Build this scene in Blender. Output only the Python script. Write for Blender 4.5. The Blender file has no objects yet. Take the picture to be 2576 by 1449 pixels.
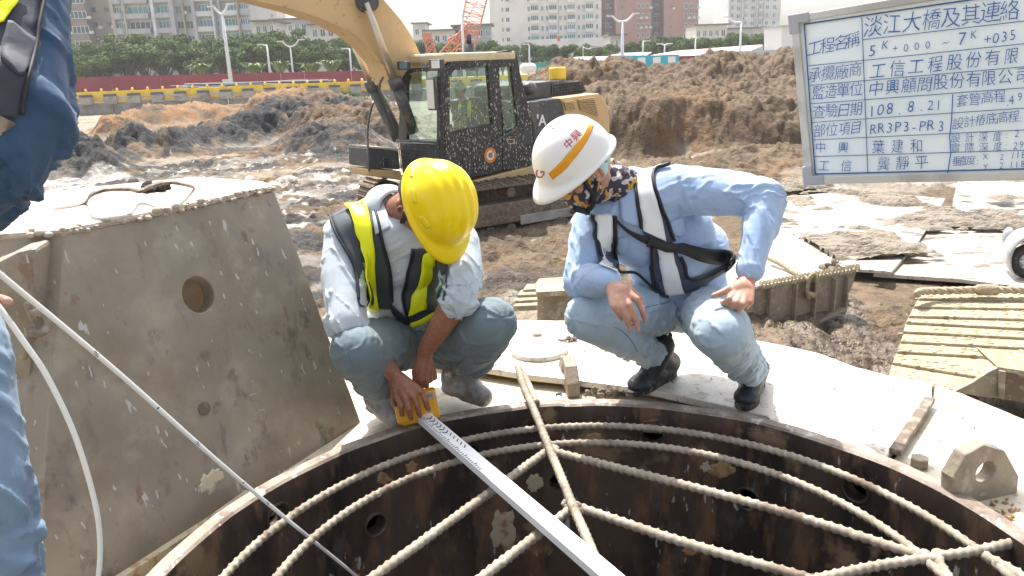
import bpy, bmesh, math, random
import numpy as np
from mathutils import Vector, Matrix, Euler
from mathutils.bvhtree import BVHTree
from mathutils import noise as mnoise

random.seed(7)
R_ = math.radians
SC = bpy.context.scene
COL = SC.collection

# ------------------------------------------------------------------ camera
CAM = Vector((0, 0, 1.2))
PITCH, ROLL, FPX = R_(16.4), R_(2.0), 1950.0
_c, _s = math.cos(ROLL), math.sin(ROLL)
_r0 = Vector((1, 0, 0)); _u0 = Vector((0, math.sin(PITCH), math.cos(PITCH)))
FWD = Vector((0, math.cos(PITCH), -math.sin(PITCH)))
RIGHT = _c * _r0 - _s * _u0
UP = _s * _r0 + _c * _u0
cam_data = bpy.data.cameras.new('camera')
cam = bpy.data.objects.new('camera', cam_data); COL.objects.link(cam)
m = Matrix((RIGHT, UP, -FWD)).transposed().to_4x4(); m.translation = CAM
cam.matrix_world = m
cam_data.sensor_width = 36; cam_data.lens = 36 * FPX / 2576
cam_data.clip_start = 0.05; cam_data.clip_end = 4000
SC.camera = cam

# ------------------------------------------------------------------ light
SUN_EL, SUN_AZ = R_(63), R_(-16)      # azimuth measured from +Y towards +X
world = bpy.data.worlds.new('World'); SC.world = world; world.use_nodes = True
wn = world.node_tree.nodes; wl = world.node_tree.links
bg = wn['Background']; bg.inputs['Strength'].default_value = 0.15
sky = wn.new('ShaderNodeTexSky'); sky.sky_type = 'NISHITA'; sky.sun_disc = False
sky.sun_elevation = SUN_EL; sky.sun_rotation = SUN_AZ
sky.dust_density = 4.0; sky.air_density = 1.0; sky.ozone_density = 1.0; sky.altitude = 0
hsv = wn.new('ShaderNodeHueSaturation'); hsv.inputs['Saturation'].default_value = 0.45
wl.new(sky.outputs[0], hsv.inputs['Color']); wl.new(hsv.outputs[0], bg.inputs['Color'])
sl = bpy.data.lights.new('sun', 'SUN'); sl.energy = 4.2; sl.angle = R_(0.5); sl.color = (1, .96, .9)
so = bpy.data.objects.new('sun', sl); COL.objects.link(so)
sd = Vector((math.sin(SUN_AZ) * math.cos(SUN_EL), math.cos(SUN_AZ) * math.cos(SUN_EL), math.sin(SUN_EL)))
so.rotation_euler = sd.to_track_quat('Z', 'Y').to_euler(); so.location = (0, 0, 30)
SC.view_settings.view_transform = 'Standard'; SC.view_settings.look = 'None'
SC.view_settings.exposure = 1.08; SC.view_settings.gamma = 1.0
SC.view_settings.use_curve_mapping = False
SC.cycles.max_bounces = 8; SC.cycles.transparent_max_bounces = 12
SC.cycles.sample_clamp_indirect = 8

# ------------------------------------------------------------------ photo geometry
def ray(u, v):
    return FWD + RIGHT * ((u - 1288) / FPX) + UP * (-(v - 724.5) / FPX)
def Q(u, v, d):                       # point d metres in front of the camera plane
    return CAM + ray(u, v) * d
def P(u, v, z):                       # point on the horizontal plane z
    r = ray(u, v); return CAM + r * ((z - CAM.z) / r.z)
def PL(u, v, o, n):                   # point on a plane
    r = ray(u, v); n = Vector(n); return CAM + r * ((Vector(o) - CAM).dot(n) / r.dot(n))
def DEP(p): return (Vector(p) - CAM).dot(FWD)
def PIX(p):
    r = Vector(p) - CAM; d = r.dot(FWD)
    return 1288 + FPX * r.dot(RIGHT) / d, 724.5 - FPX * r.dot(UP) / d
def c1(x, y): return .3472 * x, .3472 * y
def c2(x, y): return 817.6 + .3472 * x, .3472 * y
def c3(x, y): return 1635.1 + .3652 * x, .3652 * y
def c4(x, y): return .3472 * x, 440.2 + .3472 * y
def c5(x, y): return 754.7 + .5206 * x, 345.9 + .5206 * y
def c6(x, y): return 1320.7 + .5643 * x, 251.6 + .5643 * y
def c7(x, y): return .349 * x, 943.3 + .349 * y
def c8(x, y): return 817.6 + .349 * x, 943.3 + .349 * y
def c9(x, y): return 1635.1 + .3652 * x, 943.3 + .3652 * y
def c10(x, y): return 1823.8 + .3905 * x, 440.2 + .3905 * y
def c11(x, y): return 1194.9 + .21705 * x, 754.7 + .21705 * y

# ------------------------------------------------------------------ objects
def link(o, parent=None):
    COL.objects.link(o)
    if parent is not None: o.parent = parent
    return o
def empty(name, loc, label=None, cat=None, group=None, rz=0):
    o = bpy.data.objects.new(name, None); o.location = loc; o.rotation_euler = (0, 0, rz)
    o.empty_display_size = .1; link(o); return tag(o, label, cat, group)
def tag(o, label=None, cat=None, group=None, kind=None):
    if label: o['label'] = label
    if cat: o['category'] = cat
    if group: o['group'] = group
    if kind: o['kind'] = kind
    return o
def shade(me, on=True):
    if len(me.polygons): me.polygons.foreach_set('use_smooth', [on] * len(me.polygons))
def local(parent):
    return parent is not None and parent.matrix_basis.inverted() or None
def mesh_obj(name, verts, faces, mat=None, parent=None, smooth=False, world=True):
    """verts are WORLD coordinates; they are brought into the parent's frame."""
    me = bpy.data.meshes.new(name)
    if parent is not None and world:
        inv = parent.matrix_basis.inverted()
        if parent.parent is not None: inv = inv @ parent.parent.matrix_basis.inverted()
        verts = [inv @ Vector(v) for v in verts]
    me.from_pydata([tuple(v) for v in verts], [], faces); me.update()
    if mat: me.materials.append(mat)
    if smooth: shade(me)
    return link(bpy.data.objects.new(name, me), parent)
def copy_tree(o, parent=None):
    c = o.copy(); COL.objects.link(c)
    if parent is not None: c.parent = parent
    for ch in list(o.children): copy_tree(ch, c)
    return c
def recalc(verts, faces):
    bm = bmesh.new(); vs = [bm.verts.new(v) for v in verts]
    for f in faces:
        try: bm.faces.new([vs[i] for i in f])
        except ValueError: pass
    bmesh.ops.recalc_face_normals(bm, faces=bm.faces)
    V = [v.co.copy() for v in bm.verts]; bm.verts.index_update()
    Fc = [[v.index for v in f.verts] for f in bm.faces]; bm.free()
    return V, Fc

class MB:
    """collects shapes (world coordinates), builds one mesh"""
    def __init__(s): s.v = []; s.f = []
    def add(s, V, F_):
        n = len(s.v); s.v += [Vector(v) for v in V]; s.f += [[i + n for i in f] for f in F_]; return s
    def box(s, c, size, rot=None):
        x, y, z = [k / 2 for k in size]; c = Vector(c)
        V = [Vector((a, b, d)) for a in (-x, x) for b in (-y, y) for d in (-z, z)]
        if rot is not None: V = [rot @ v for v in V]
        return s.add([c + v for v in V], [[0, 1, 3, 2], [4, 6, 7, 5], [0, 4, 5, 1], [2, 3, 7, 6], [0, 2, 6, 4], [1, 5, 7, 3]])
    def prism(s, poly, d):              # polygon (points) extruded by vector d
        n = len(poly); d = Vector(d); p = [Vector(a) for a in poly]
        nrm = Vector((0, 0, 0))
        for i in range(n): nrm += p[i].cross(p[(i + 1) % n]) if False else (p[i] - p[0]).cross(p[(i + 1) % n] - p[0])
        if nrm.dot(d) > 0: p.reverse()
        V = p + [a + d for a in p]
        F_ = [list(range(n)), list(range(2 * n - 1, n - 1, -1))]
        F_ += [[(i + 1) % n, i, n + i, n + (i + 1) % n] for i in range(n)]
        return s.add(V, F_)
    def tube(s, pts, r, n=10, caps=True, closed=False, rr=None):
        pts = [Vector(p) for p in pts]; m = len(pts); V = []; F_ = []
        up = None
        for i, p in enumerate(pts):
            if closed: t = pts[(i + 1) % m] - pts[i - 1]
            else: t = pts[min(i + 1, m - 1)] - pts[max(i - 1, 0)]
            if t.length < 1e-9: t = Vector((0, 0, 1))
            t.normalize()
            if up is None:
                up = Vector((0, 0, 1)) if abs(t.z) < .9 else Vector((1, 0, 0))
            a = (up - t * up.dot(t)).normalized(); up = a; b = t.cross(a)
            for k in range(n):
                w = 2 * math.pi * k / n
                rad = (r[i] if hasattr(r, '__len__') else r)
                if rr: rad = rr(i, w, rad)
                V.append(p + (a * math.cos(w) + b * math.sin(w)) * rad)
        for i in range(m if closed else m - 1):
            j = (i + 1) % m
            for k in range(n):
                l = (k + 1) % n; F_.append([i * n + k, i * n + l, j * n + l, j * n + k])
        if caps and not closed:
            F_.append(list(range(n - 1, -1, -1))); F_.append([(m - 1) * n + k for k in range(n)])
        return s.add(V, F_)
    def cyl(s, p, q, r, n=16, r2=None):
        return s.tube([p, q], [r, r if r2 is None else r2], n)
    def caps(s, p, q, r1, r2, n=14, m=5):   # tapered capsule
        p = Vector(p); q = Vector(q); t = q - p; L = t.length; t = t / L if L > 1e-6 else Vector((0, 0, 1))
        pts = []; rad = []
        for i in range(m + 1):
            w = math.pi / 2 * (1 - i / m); pts.append(p - t * r1 * math.sin(w)); rad.append(max(r1 * math.cos(w), r1 * .02))
        for i in range(m + 1):
            w = math.pi / 2 * i / m; pts.append(q + t * r2 * math.sin(w)); rad.append(max(r2 * math.cos(w), r2 * .02))
        return s.tube(pts, rad, n)
    def chain(s, pts, rad, n=14):
        for i in range(len(pts) - 1): s.caps(pts[i], pts[i + 1], rad[i], rad[i + 1], n)
        return s
    def ell(s, c, X, Y, Z, n=16, m=10):     # ellipsoid from three half-axis vectors
        c = Vector(c); X = Vector(X); Y = Vector(Y); Z = Vector(Z); V = [c - Z]; F_ = []
        for i in range(1, m):
            a = -math.pi / 2 + math.pi * i / m
            for k in range(n):
                w = 2 * math.pi * k / n
                V.append(c + (X * math.cos(w) + Y * math.sin(w)) * math.cos(a) + Z * math.sin(a))
        V.append(c + Z)
        for k in range(n): F_.append([0, 1 + (k + 1) % n, 1 + k])
        for i in range(m - 2):
            for k in range(n):
                a = 1 + i * n; l = (k + 1) % n; F_.append([a + k, a + l, a + n + l, a + n + k])
        a = 1 + (m - 2) * n
        for k in range(n): F_.append([a + k, a + (k + 1) % n, len(V) - 1])
        return s.add(V, F_)
    def build(s, name, mat=None, parent=None, smooth=False, bevel=0, world=True, autosmooth=None):
        o = mesh_obj(name, s.v, s.f, mat, parent, smooth, world)
        if bevel:
            b = o.modifiers.new('bevel', 'BEVEL'); b.width = bevel; b.segments = 2; b.limit_method = 'ANGLE'
            b.angle_limit = R_(35)
        return o

def apply_mods(o, mods):
    """mods: list of (type, {props}); evaluated into the mesh"""
    for t, kw in mods:
        md = o.modifiers.new(t, t)
        for k, v in kw.items(): setattr(md, k, v)
    dg = bpy.context.evaluated_depsgraph_get(); dg.update()
    ev = o.evaluated_get(dg)
    me = bpy.data.meshes.new_from_object(ev, depsgraph=dg)
    old = o.data; o.modifiers.clear(); o.data = me; me.name = old.name
    bpy.data.meshes.remove(old)
    return o
def blob(mb, name, mat, parent=None, voxel=.006, smooth=4, factor=.5, disp=None, world=True):
    """one continuous surface grown from overlapping shapes"""
    o = mesh_obj(name, mb.v, mb.f, mat, None, True)
    apply_mods(o, [('REMESH', dict(mode='VOXEL', voxel_size=voxel, use_smooth_shade=True)),
                   ('SMOOTH', dict(iterations=smooth, factor=factor))])
    if disp:
        me = o.data; n = len(me.vertices)
        co = np.empty(n * 3, 'f'); me.vertices.foreach_get('co', co); co = co.reshape(-1, 3)
        no = np.empty(n * 3, 'f'); me.vertices.foreach_get('normal', no); no = no.reshape(-1, 3)
        co = co + no * disp(co, no)[:, None]
        me.vertices.foreach_set('co', co.astype('f').ravel()); me.update()
    if parent is not None:
        o.parent = parent
        if world:
            inv = parent.matrix_basis.inverted()
            if parent.parent is not None: inv = inv @ parent.parent.matrix_basis.inverted()
            o.data.transform(inv)
    if mat and not o.data.materials: o.data.materials.append(mat)
    shade(o.data)
    return o
def bvh_of(o):
    M = world_of(o)
    me = o.data
    return BVHTree.FromPolygons([M @ v.co for v in me.vertices], [tuple(p.vertices) for p in me.polygons])
def world_of(o):
    M = o.matrix_basis.copy(); p = o.parent
    while p is not None: M = p.matrix_basis @ M; p = p.parent
    return M

def resample(pl, n):
    pl = [Vector(p) for p in pl]; L = [0]
    for i in range(1, len(pl)): L.append(L[-1] + (pl[i] - pl[i - 1]).length)
    out = []
    for k in range(n):
        t = L[-1] * k / (n - 1); i = 1
        while i < len(pl) - 1 and L[i] < t: i += 1
        w = (t - L[i - 1]) / max(L[i] - L[i - 1], 1e-9); out.append(pl[i - 1].lerp(pl[i], min(max(w, 0), 1)))
    return out
def curve(pl, n):                      # smooth Catmull-Rom through the points, n samples
    P_ = [Vector(p) for p in pl]; P_ = [P_[0] * 2 - P_[1]] + P_ + [P_[-1] * 2 - P_[-2]]
    out = []
    for i in range(1, len(P_) - 2):
        for k in range(12):
            t = k / 12; a, b, c, d = P_[i - 1:i + 3]
            out.append(.5 * ((2 * b) + (c - a) * t + (2 * a - 5 * b + 4 * c - d) * t * t + (3 * b - a - 3 * c + d) * t ** 3))
    out.append(P_[-2]); return resample(out, n)
def cut(tree, u, v, off):
    r = ray(u, v).normalized(); h = tree.ray_cast(CAM, r)
    if h[0] is None:
        base = CAM + r * 2.6
        for _ in range(3):
            q = tree.find_nearest(base); base = CAM + r * max((q[0] - CAM).dot(r), .2)
        q = tree.find_nearest(base); n = q[1]; return q[0] + n * off, n
    n = h[1]
    if n.dot(r) > 0: n = -n
    return h[0] + n * off, n
def drape(name, tree, left, right, off, mat, parent, nu=40, nv=6, thick=.003, relax=2):
    """cloth strip laid on the surface between two outlines"""
    L = curve([(a[0], a[1], 0) for a in left], nu); Rr = curve([(a[0], a[1], 0) for a in right], nu)
    G = []
    for a, b in zip(L, Rr):
        G.append([cut(tree, *(a.lerp(b, k / (nv - 1)))[:2], off)[0] for k in range(nv)])
    for _ in range(relax):
        H = [list(r) for r in G]
        for i in range(nu):
            for k in range(nv):
                s = []; 
                for di, dk in ((1, 0), (-1, 0), (0, 1), (0, -1)):
                    if 0 <= i + di < nu and 0 <= k + dk < nv: s.append(G[i + di][k + dk])
                if len(s) == 4: H[i][k] = G[i][k] * .4 + sum(s, Vector()) * .15
                else:
                    s = [G[i + d][k] for d in (-1, 1) if 0 <= i + d < nu]
                    if len(s) == 2: H[i][k] = G[i][k] * .5 + (s[0] + s[1]) * .25
        G = H
    V = [p for r in G for p in r]
    F_ = [[i * nv + k, i * nv + k + 1, (i + 1) * nv + k + 1, (i + 1) * nv + k] for i in range(nu - 1) for k in range(nv - 1)]
    nrm = (V[nv] - V[0]).cross(V[1] - V[0])
    mid = V[(nu // 2) * nv + nv // 2]; e1 = V[(nu // 2 + 1) * nv + nv // 2] - mid; e2 = V[(nu // 2) * nv + nv // 2 + 1 if nv > 2 else (nu // 2) * nv + 1] - V[(nu // 2) * nv + (nv // 2 if nv > 2 else 0)]
    if e1.cross(e2).dot(mid - CAM) > 0: F_ = [f[::-1] for f in F_]
    o = mesh_obj(name, V, F_, mat, parent, True)
    sm = o.modifiers.new('solid', 'SOLIDIFY'); sm.thickness = thick; sm.offset = 1
    return o

def smooth_pts(pts, k=8):
    for _ in range(k): pts = [pts[0]] + [pts[i] * .5 + (pts[i - 1] + pts[i + 1]) * .25 for i in range(1, len(pts) - 1)] + [pts[-1]]
    return pts
# ------------------------------------------------------------------ materials
def mat(name, color, rough=.6, metal=0., layers=(), bump=(), spec=.5, rlayers=(), alpha=None, trans=0., sheen=0.):
    """layers: (scale, lo, hi, colour[, stretch xyz][, detail]) noise masks; rlayers: (scale, lo, hi, roughness)"""
    m = bpy.data.materials.new(name); m.use_nodes = True
    N = m.node_tree.nodes; Lk = m.node_tree.links; b = N['Principled BSDF']
    b.inputs['Roughness'].default_value = rough; b.inputs['Metallic'].default_value = metal
    b.inputs['Specular IOR Level'].default_value = spec
    b.inputs['Base Color'].default_value = (*color, 1)
    if trans: b.inputs['Transmission Weight'].default_value = trans
    if alpha is not None: b.inputs['Alpha'].default_value = alpha
    if sheen: b.inputs['Sheen Weight'].default_value = sheen
    tc = N.new('ShaderNodeTexCoord')
    def noise_fac(sc, lo, hi, stretch=(1, 1, 1), detail=5, seed=0):
        mp = N.new('ShaderNodeMapping'); mp.inputs['Scale'].default_value = stretch
        mp.inputs['Location'].default_value = (seed * 3.7, seed * 1.3, seed * 2.1)
        Lk.new(tc.outputs['Object'], mp.inputs[0])
        n = N.new('ShaderNodeTexNoise'); n.inputs['Scale'].default_value = sc; n.inputs['Detail'].default_value = detail
        n.inputs['Roughness'].default_value = .62
        Lk.new(mp.outputs[0], n.inputs['Vector'])
        r = N.new('ShaderNodeMapRange'); r.inputs['From Min'].default_value = lo; r.inputs['From Max'].default_value = hi
        Lk.new(n.outputs['Fac'], r.inputs['Value']); return r.outputs[0]
    cur = None
    for i, ly in enumerate(layers):
        if ly[0] == 'attr':
            at = N.new('ShaderNodeAttribute'); at.attribute_name = ly[1]; fac = at.outputs['Fac']; col = ly[2]
        else:
            sc, lo, hi, col = ly[:4]; st = ly[4] if len(ly) > 4 else (1, 1, 1); de = ly[5] if len(ly) > 5 else 5
            fac = noise_fac(sc, lo, hi, st, de, i + 1)
        mx = N.new('ShaderNodeMix'); mx.data_type = 'RGBA'
        Lk.new(fac, mx.inputs[0])
        if cur is None: mx.inputs[6].default_value = (*color, 1)
        else: Lk.new(cur, mx.inputs[6])
        mx.inputs[7].default_value = (*col, 1); cur = mx.outputs[2]
    if cur is not None: Lk.new(cur, b.inputs['Base Color'])
    cur = None
    for i, ly in enumerate(rlayers):
        if ly[0] == 'attr':
            at = N.new('ShaderNodeAttribute'); at.attribute_name = ly[1]; fac = at.outputs['Fac']; rv = ly[2]
        else: fac = noise_fac(*ly[:3], seed=i + 11); rv = ly[3]
        mx = N.new('ShaderNodeMix'); Lk.new(fac, mx.inputs[0]); mx.inputs[2].default_value = rough; mx.inputs[3].default_value = rv
        if cur is not None: Lk.new(cur, mx.inputs[2])
        cur = mx.outputs[0]
    if cur is not None: Lk.new(cur, b.inputs['Roughness'])
    prev = None
    for i, (sc, stg, dist) in enumerate(bump):
        mp = N.new('ShaderNodeMapping'); Lk.new(tc.outputs['Object'], mp.inputs[0])
        n = N.new('ShaderNodeTexNoise'); n.inputs['Scale'].default_value = sc; n.inputs['Detail'].default_value = 6
        Lk.new(mp.outputs[0], n.inputs['Vector'])
        bp_ = N.new('ShaderNodeBump'); bp_.inputs['Strength'].default_value = stg; bp_.inputs['Distance'].default_value = dist
        Lk.new(n.outputs['Fac'], bp_.inputs['Height'])
        if prev: Lk.new(prev, bp_.inputs['Normal'])
        prev = bp_.outputs[0]
    if prev: Lk.new(prev, b.inputs['Normal'])
    return m

# ------------------------------------------------------------------ vectorised noise
def _h(ix, iy, s):
    n = (ix.astype(np.int64) * 374761393 + iy.astype(np.int64) * 668265263 + s * 1274126177) & 0xffffffff
    n = ((n ^ (n >> 13)) * 1103515245) & 0xffffffff; n = n ^ (n >> 16)
    return (n & 0xffff) / 65535.0
def vn(x, y, s=0):
    ix = np.floor(x); iy = np.floor(y); fx = x - ix; fy = y - iy
    fx = fx * fx * (3 - 2 * fx); fy = fy * fy * (3 - 2 * fy)
    a = _h(ix, iy, s); b = _h(ix + 1, iy, s); c = _h(ix, iy + 1, s); d = _h(ix + 1, iy + 1, s)
    return (a + (b - a) * fx) * (1 - fy) + (c + (d - c) * fx) * fy
def fbm(x, y, s=0, o=4, ridge=False, gain=.5):
    t = 0; a = 1; tot = 0
    for i in range(o):
        n = vn(x * 2 ** i, y * 2 ** i, s + i)
        if ridge: n = 1 - abs(2 * n - 1)
        t = t + n * a; tot += a; a *= gain
    return t / tot
def clods(x, y, s=0):                  # rounded lumps
    ix = np.floor(x); iy = np.floor(y); best = np.full(x.shape, 9.)
    for dx in (-1, 0, 1):
        for dy in (-1, 0, 1):
            cx = ix + dx; cy = iy + dy
            px = cx + _h(cx, cy, s + 5); py = cy + _h(cx, cy, s + 9); r = .55 + .6 * _h(cx, cy, s + 17)
            best = np.minimum(best, np.hypot(x - px, y - py) / r)
    return np.sqrt(np.clip(1 - best ** 2, 0, 1))
def sst(a, b, x):
    t = np.clip((x - a) / (b - a), 0, 1); return t * t * (3 - 2 * t)
# ================================================================== materials
M = {}
M['mud'] = mat('mud', (.108, .073, .042), .92, layers=[(1.1, .45, .62, (.15, .105, .062)), (5, .5, .68, (.058, .040, .025)),
    ('attr', 'orange', (.215, .115, .048)), ('attr', 'black', (.026, .027, .029)), ('attr', 'pale', (.36, .325, .27)), (18, .6, .68, (.20, .155, .11))],
    rlayers=[('attr', 'wet', .23)], bump=[(7, .9, .06), (28, .9, .02)])
M['heap'] = mat('heap', (.105, .077, .052), .85, layers=[(2.2, .45, .6, (.15, .11, .074)), (8, .5, .68, (.06, .046, .034)),
    ('attr', 'orange', (.27, .13, .05)), ('attr', 'black', (.03, .031, .032)), (26, .6, .7, (.21, .165, .12))], bump=[(14, .7, .04), (60, .6, .015)])
M['rust'] = mat('rust', (.085, .058, .042), .45, layers=[(4, .42, .60, (.026, .021, .019), (1, 1, .35)), (11, .52, .64, (.17, .10, .058), (1, 1, .3)), (19, .57, .66, (.075, .072, .07), (1, 1, .35)),
    (26, .66, .70, (.42, .40, .37), (1, 1, .3), 3), (3, .60, .66, (.24, .17, .10))], bump=[(22, .35, .006), (90, .3, .003)])
M['rim'] = mat('rim', (.30, .245, .19), .5, layers=[(9, .45, .6, (.17, .12, .09)), (22, .58, .64, (.5, .46, .4))], bump=[(30, .6, .006)])
M['rebar'] = mat('rebar', (.36, .31, .235), .8, layers=[(8, .42, .62, (.26, .215, .16)), (35, .55, .66, (.46, .41, .33)), (6, .56, .66, (.17, .12, .085))], bump=[(90, .5, .003)])
M['block'] = mat('block', (.315, .26, .19), .5, layers=[(2.4, .42, .66, (.235, .195, .155)), (6, .5, .66, (.36, .31, .23)), (3.3, .54, .68, (.23, .185, .125)), (16, .58, .70, (.19, .155, .125), (1, 1, .4)),
    (7, .60, .68, (.155, .125, .10), (1, 1, .8)), (13, .64, .70, (.24, .15, .11), (1, 1, .6), 3), (1.6, .56, .7, (.24, .215, .18)),
    (38, .69, .70, (.48, .46, .42), (1.2, 1.2, .2), 2)], bump=[(18, .3, .006), (90, .35, .003)])
M['blocktop'] = mat('blocktop', (.42, .35, .27), .5, layers=[(4, .45, .6, (.5, .43, .34)), (14, .58, .68, (.25, .18, .13))], bump=[(16, .5, .01), (60, .5, .005)])
M['deck'] = mat('deck', (.60, .55, .47), .42, layers=[(3, .45, .65, (.68, .64, .57)), (5, .56, .63, (.44, .37, .28)), (16, .58, .66, (.30, .235, .165)), (45, .60, .66, (.26, .20, .14), (1, .4, 1))],
    rlayers=[(4, .5, .56, .2)], bump=[(30, .3, .004), (110, .35, .0025)])
M['deck_y'] = mat('deck_y', (.60, .52, .37), .4, layers=[(3, .45, .65, (.66, .60, .48)), (5, .55, .63, (.46, .36, .22)), (22, .58, .66, (.34, .25, .15))],
    rlayers=[(4, .5, .56, .2)], bump=[(30, .3, .004), (110, .3, .0025)])
M['steelmud'] = mat('steelmud', (.30, .25, .185), .6, layers=[(5, .45, .6, (.22, .18, .13)), (18, .55, .66, (.40, .35, .27))], bump=[(25, .5, .01), (90, .4, .004)])
M['paleslab'] = mat('paleslab', (.47, .41, .33), .45, layers=[(1.6, .46, .62, (.56, .51, .44)), (2.4, .58, .62, (.17, .125, .085), (.6, 1.6, 1)), (14, .6, .66, (.14, .105, .07), (.5, 1.6, 1))],
    rlayers=[(1.5, .45, .55, .25)], bump=[(8, .4, .02), (50, .6, .012)])
M['rib'] = mat('rib', (.34, .275, .175), .75, layers=[(4, .42, .60, (.30, .24, .145)), (20, .52, .66, (.48, .42, .31))], bump=[(22, .8, .02), (80, .7, .008)])
M['puddle'] = mat('puddle', (.55, .36, .06), .12, layers=[(6, .5, .6, (.6, .45, .14))])
M['clod'] = mat('clod', (.15, .11, .08), .7, layers=[(20, .5, .6, (.28, .22, .16))], bump=[(40, .8, .008)])
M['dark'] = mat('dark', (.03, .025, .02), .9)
M['whitetape'] = mat('whitetape', (.82, .82, .80), .35)
M['alu'] = mat('alu', (.86, .86, .86), .35, .0)
M['alu_side'] = mat('alu_side', (.55, .56, .56), .4, .5)
M['ink'] = mat('ink', (.03, .03, .035), .6)
M['cream'] = mat('cream', (.55, .48, .33), .6, layers=[(20, .5, .6, (.42, .35, .22))])
M['rope'] = mat('rope', (.42, .34, .24), .8, layers=[(30, .5, .6, (.3, .23, .15))])

# ================================================================== casing
CC = Vector((.185, 1.4716, 0)); RO = 1.14; RI = 1.09
def CY(u, v, R=RI, far=True):
    r = ray(u, v); dx, dy = CAM.x - CC.x, CAM.y - CC.y
    a = r.x ** 2 + r.y ** 2; b = 2 * (r.x * dx + r.y * dy); c = dx * dx + dy * dy - R * R
    D = max(b * b - 4 * a * c, 0); t = (-b + (D ** .5 if far else -D ** .5)) / (2 * a); return CAM + r * t
casing = empty('steel_casing', (CC.x, CC.y, -2), 'big round rusty steel casing pipe in front of the two squatting men', 'casing pipe')
n = 240
def ringpt(R, k, z, N=n): w = 2 * math.pi * k / N; return Vector((CC.x + R * math.sin(w), CC.y + R * math.cos(w), z))
mb = MB(); prof = [(RO, -.9), (RO, -.005), (RO - .006, .001), (RI + .008, .001), (RI, -.006), (RI, -.35), (RI, -1.2), (RI, -2.6)]
V = []; Fc = []
for k in range(n):
    j = fbm(np.array([k * .13]), np.array([0.]), 3)[0]
    for R, z in prof: V.append(ringpt(R + (.004 * (j - .5) if z > -.01 else 0), k, z + (.006 * (j - .5) if z > -.01 else 0)))
m_ = len(prof)
for k in range(n):
    l = (k + 1) % n
    for i in range(m_): 
        i2 = (i + 1) % m_
        Fc.append([k * m_ + i, k * m_ + i2, l * m_ + i2, l * m_ + i])
V, Fc = recalc(V, Fc)
wall = mesh_obj('pipe_wall', V, Fc, M['rust'], None, True)
cuts = MB()
holes = [(945, 1320, .036), (700, 1300, .036), (1405, 1213, .034), (1640, 1098, .038), (1880, 1255, .036), (2152, 1232, .036), (1185, 1140, .03), (1890, 1290, 0)]
for u, v, r in holes:
    if not r: continue
    p = CY(u, v); d = (p - Vector((CC.x, CC.y, p.z))).normalized(); cuts.cyl(p - d * .06, p + d * .12, r, 20)
co = mesh_obj('cutter', *recalc(cuts.v, cuts.f), None)
apply_mods(wall, [('BOOLEAN', dict(operation='DIFFERENCE', object=co, solver='EXACT'))])
bpy.data.objects.remove(co)
wall.data.materials.clear(); wall.data.materials.append(M['rust']); wall.data.materials.append(M['rim'])
for p in wall.data.polygons: p.material_index = 1 if p.normal.z > .6 and p.center.z > -.02 else 0
wall.data.transform(casing.matrix_basis.inverted()); wall.parent = casing
shade(wall.data)
es = wall.modifiers.new('es', 'EDGE_SPLIT'); es.split_angle = R_(35)
mb = MB()
for u, v, r in holes:                 # raised weld rings round the bolt holes
    if not r or r < .035: continue
    p = CY(u, v); d = (p - Vector((CC.x, CC.y, p.z))).normalized(); t = d.cross(Vector((0, 0, 1)))
    ring = MB().tube([p - d * .001 + (t * math.cos(w) + Vector((0, 0, 1)) * math.sin(w)) * (r + .006) for w in [i * math.pi / 12 for i in range(24)]], .007, 6, closed=True)
    ring.build('hole_collar', M['rust'], casing, True)
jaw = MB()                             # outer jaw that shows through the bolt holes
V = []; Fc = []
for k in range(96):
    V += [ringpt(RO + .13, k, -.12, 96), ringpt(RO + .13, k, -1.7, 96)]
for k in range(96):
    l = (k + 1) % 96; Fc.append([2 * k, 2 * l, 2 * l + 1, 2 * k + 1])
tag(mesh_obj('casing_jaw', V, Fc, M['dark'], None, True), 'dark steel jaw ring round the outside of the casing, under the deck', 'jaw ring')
# flaking mud / paint patches on the wall
def patch(name, pix, surf, r, matn, parent, seed, sq=1.0, th=.004):
    rnd = random.Random(seed); c = surf(*pix); e = .5
    a = (surf(pix[0] + 8, pix[1]) - c); a.normalize(); b = (surf(pix[0], pix[1] + 8) - c); b.normalize()
    nn = a.cross(b).normalized()
    if nn.dot(c - CAM) > 0: nn = -nn
    V = [c + nn * th]; k = 22; rr = [r * (.72 + .5 * rnd.random()) for _ in range(k)]
    for ring, h in ((.72, 1), (1, 0)):
        for i in range(k):
            w = 2 * math.pi * i / k; V.append(c + (a * math.cos(w) + b * math.sin(w) * sq) * rr[i] * ring + nn * (th * h + .0005))
    Fc = [[0, 1 + i, 1 + (i + 1) % k] for i in range(k)] + [[1 + i, 1 + k + i, 1 + k + (i + 1) % k, 1 + (i + 1) % k] for i in range(k)]
    return mesh_obj(name, V, Fc, matn, parent)
M['ochre'] = mat('ochre', (.36, .23, .11), .8, layers=[(25, .5, .6, (.26, .15, .07))], bump=[(50, .6, .005)])
M['ochre2'] = mat('ochre2', (.45, .38, .26), .8, layers=[(25, .5, .6, (.3, .2, .1))], bump=[(50, .6, .005)])
for i, (u, v, r, mm, sq) in enumerate([(1815, 1182, .045, 'ochre', .7), (1775, 1175, .02, 'ochre2', 1), (965, 1205, .03, 'ochre', .8), (1495, 1098, .03, 'ochre', .5), (1745, 1383, .05, 'ochre', .45),
        (1265, 1330, .05, 'ochre2', 1.8), (1345, 1215, .03, 'ochre2', 1.3), (1035, 1178, .025, 'ochre', 1.1), (1640, 1065, .04, 'rust', .5)]):
    patch('mud_patch', (u, v), CY, r, M[mm], casing, i, sq)
pit = MB(); V = [ringpt(RI - .02, k, -2.5, 48) for k in range(48)]
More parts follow.
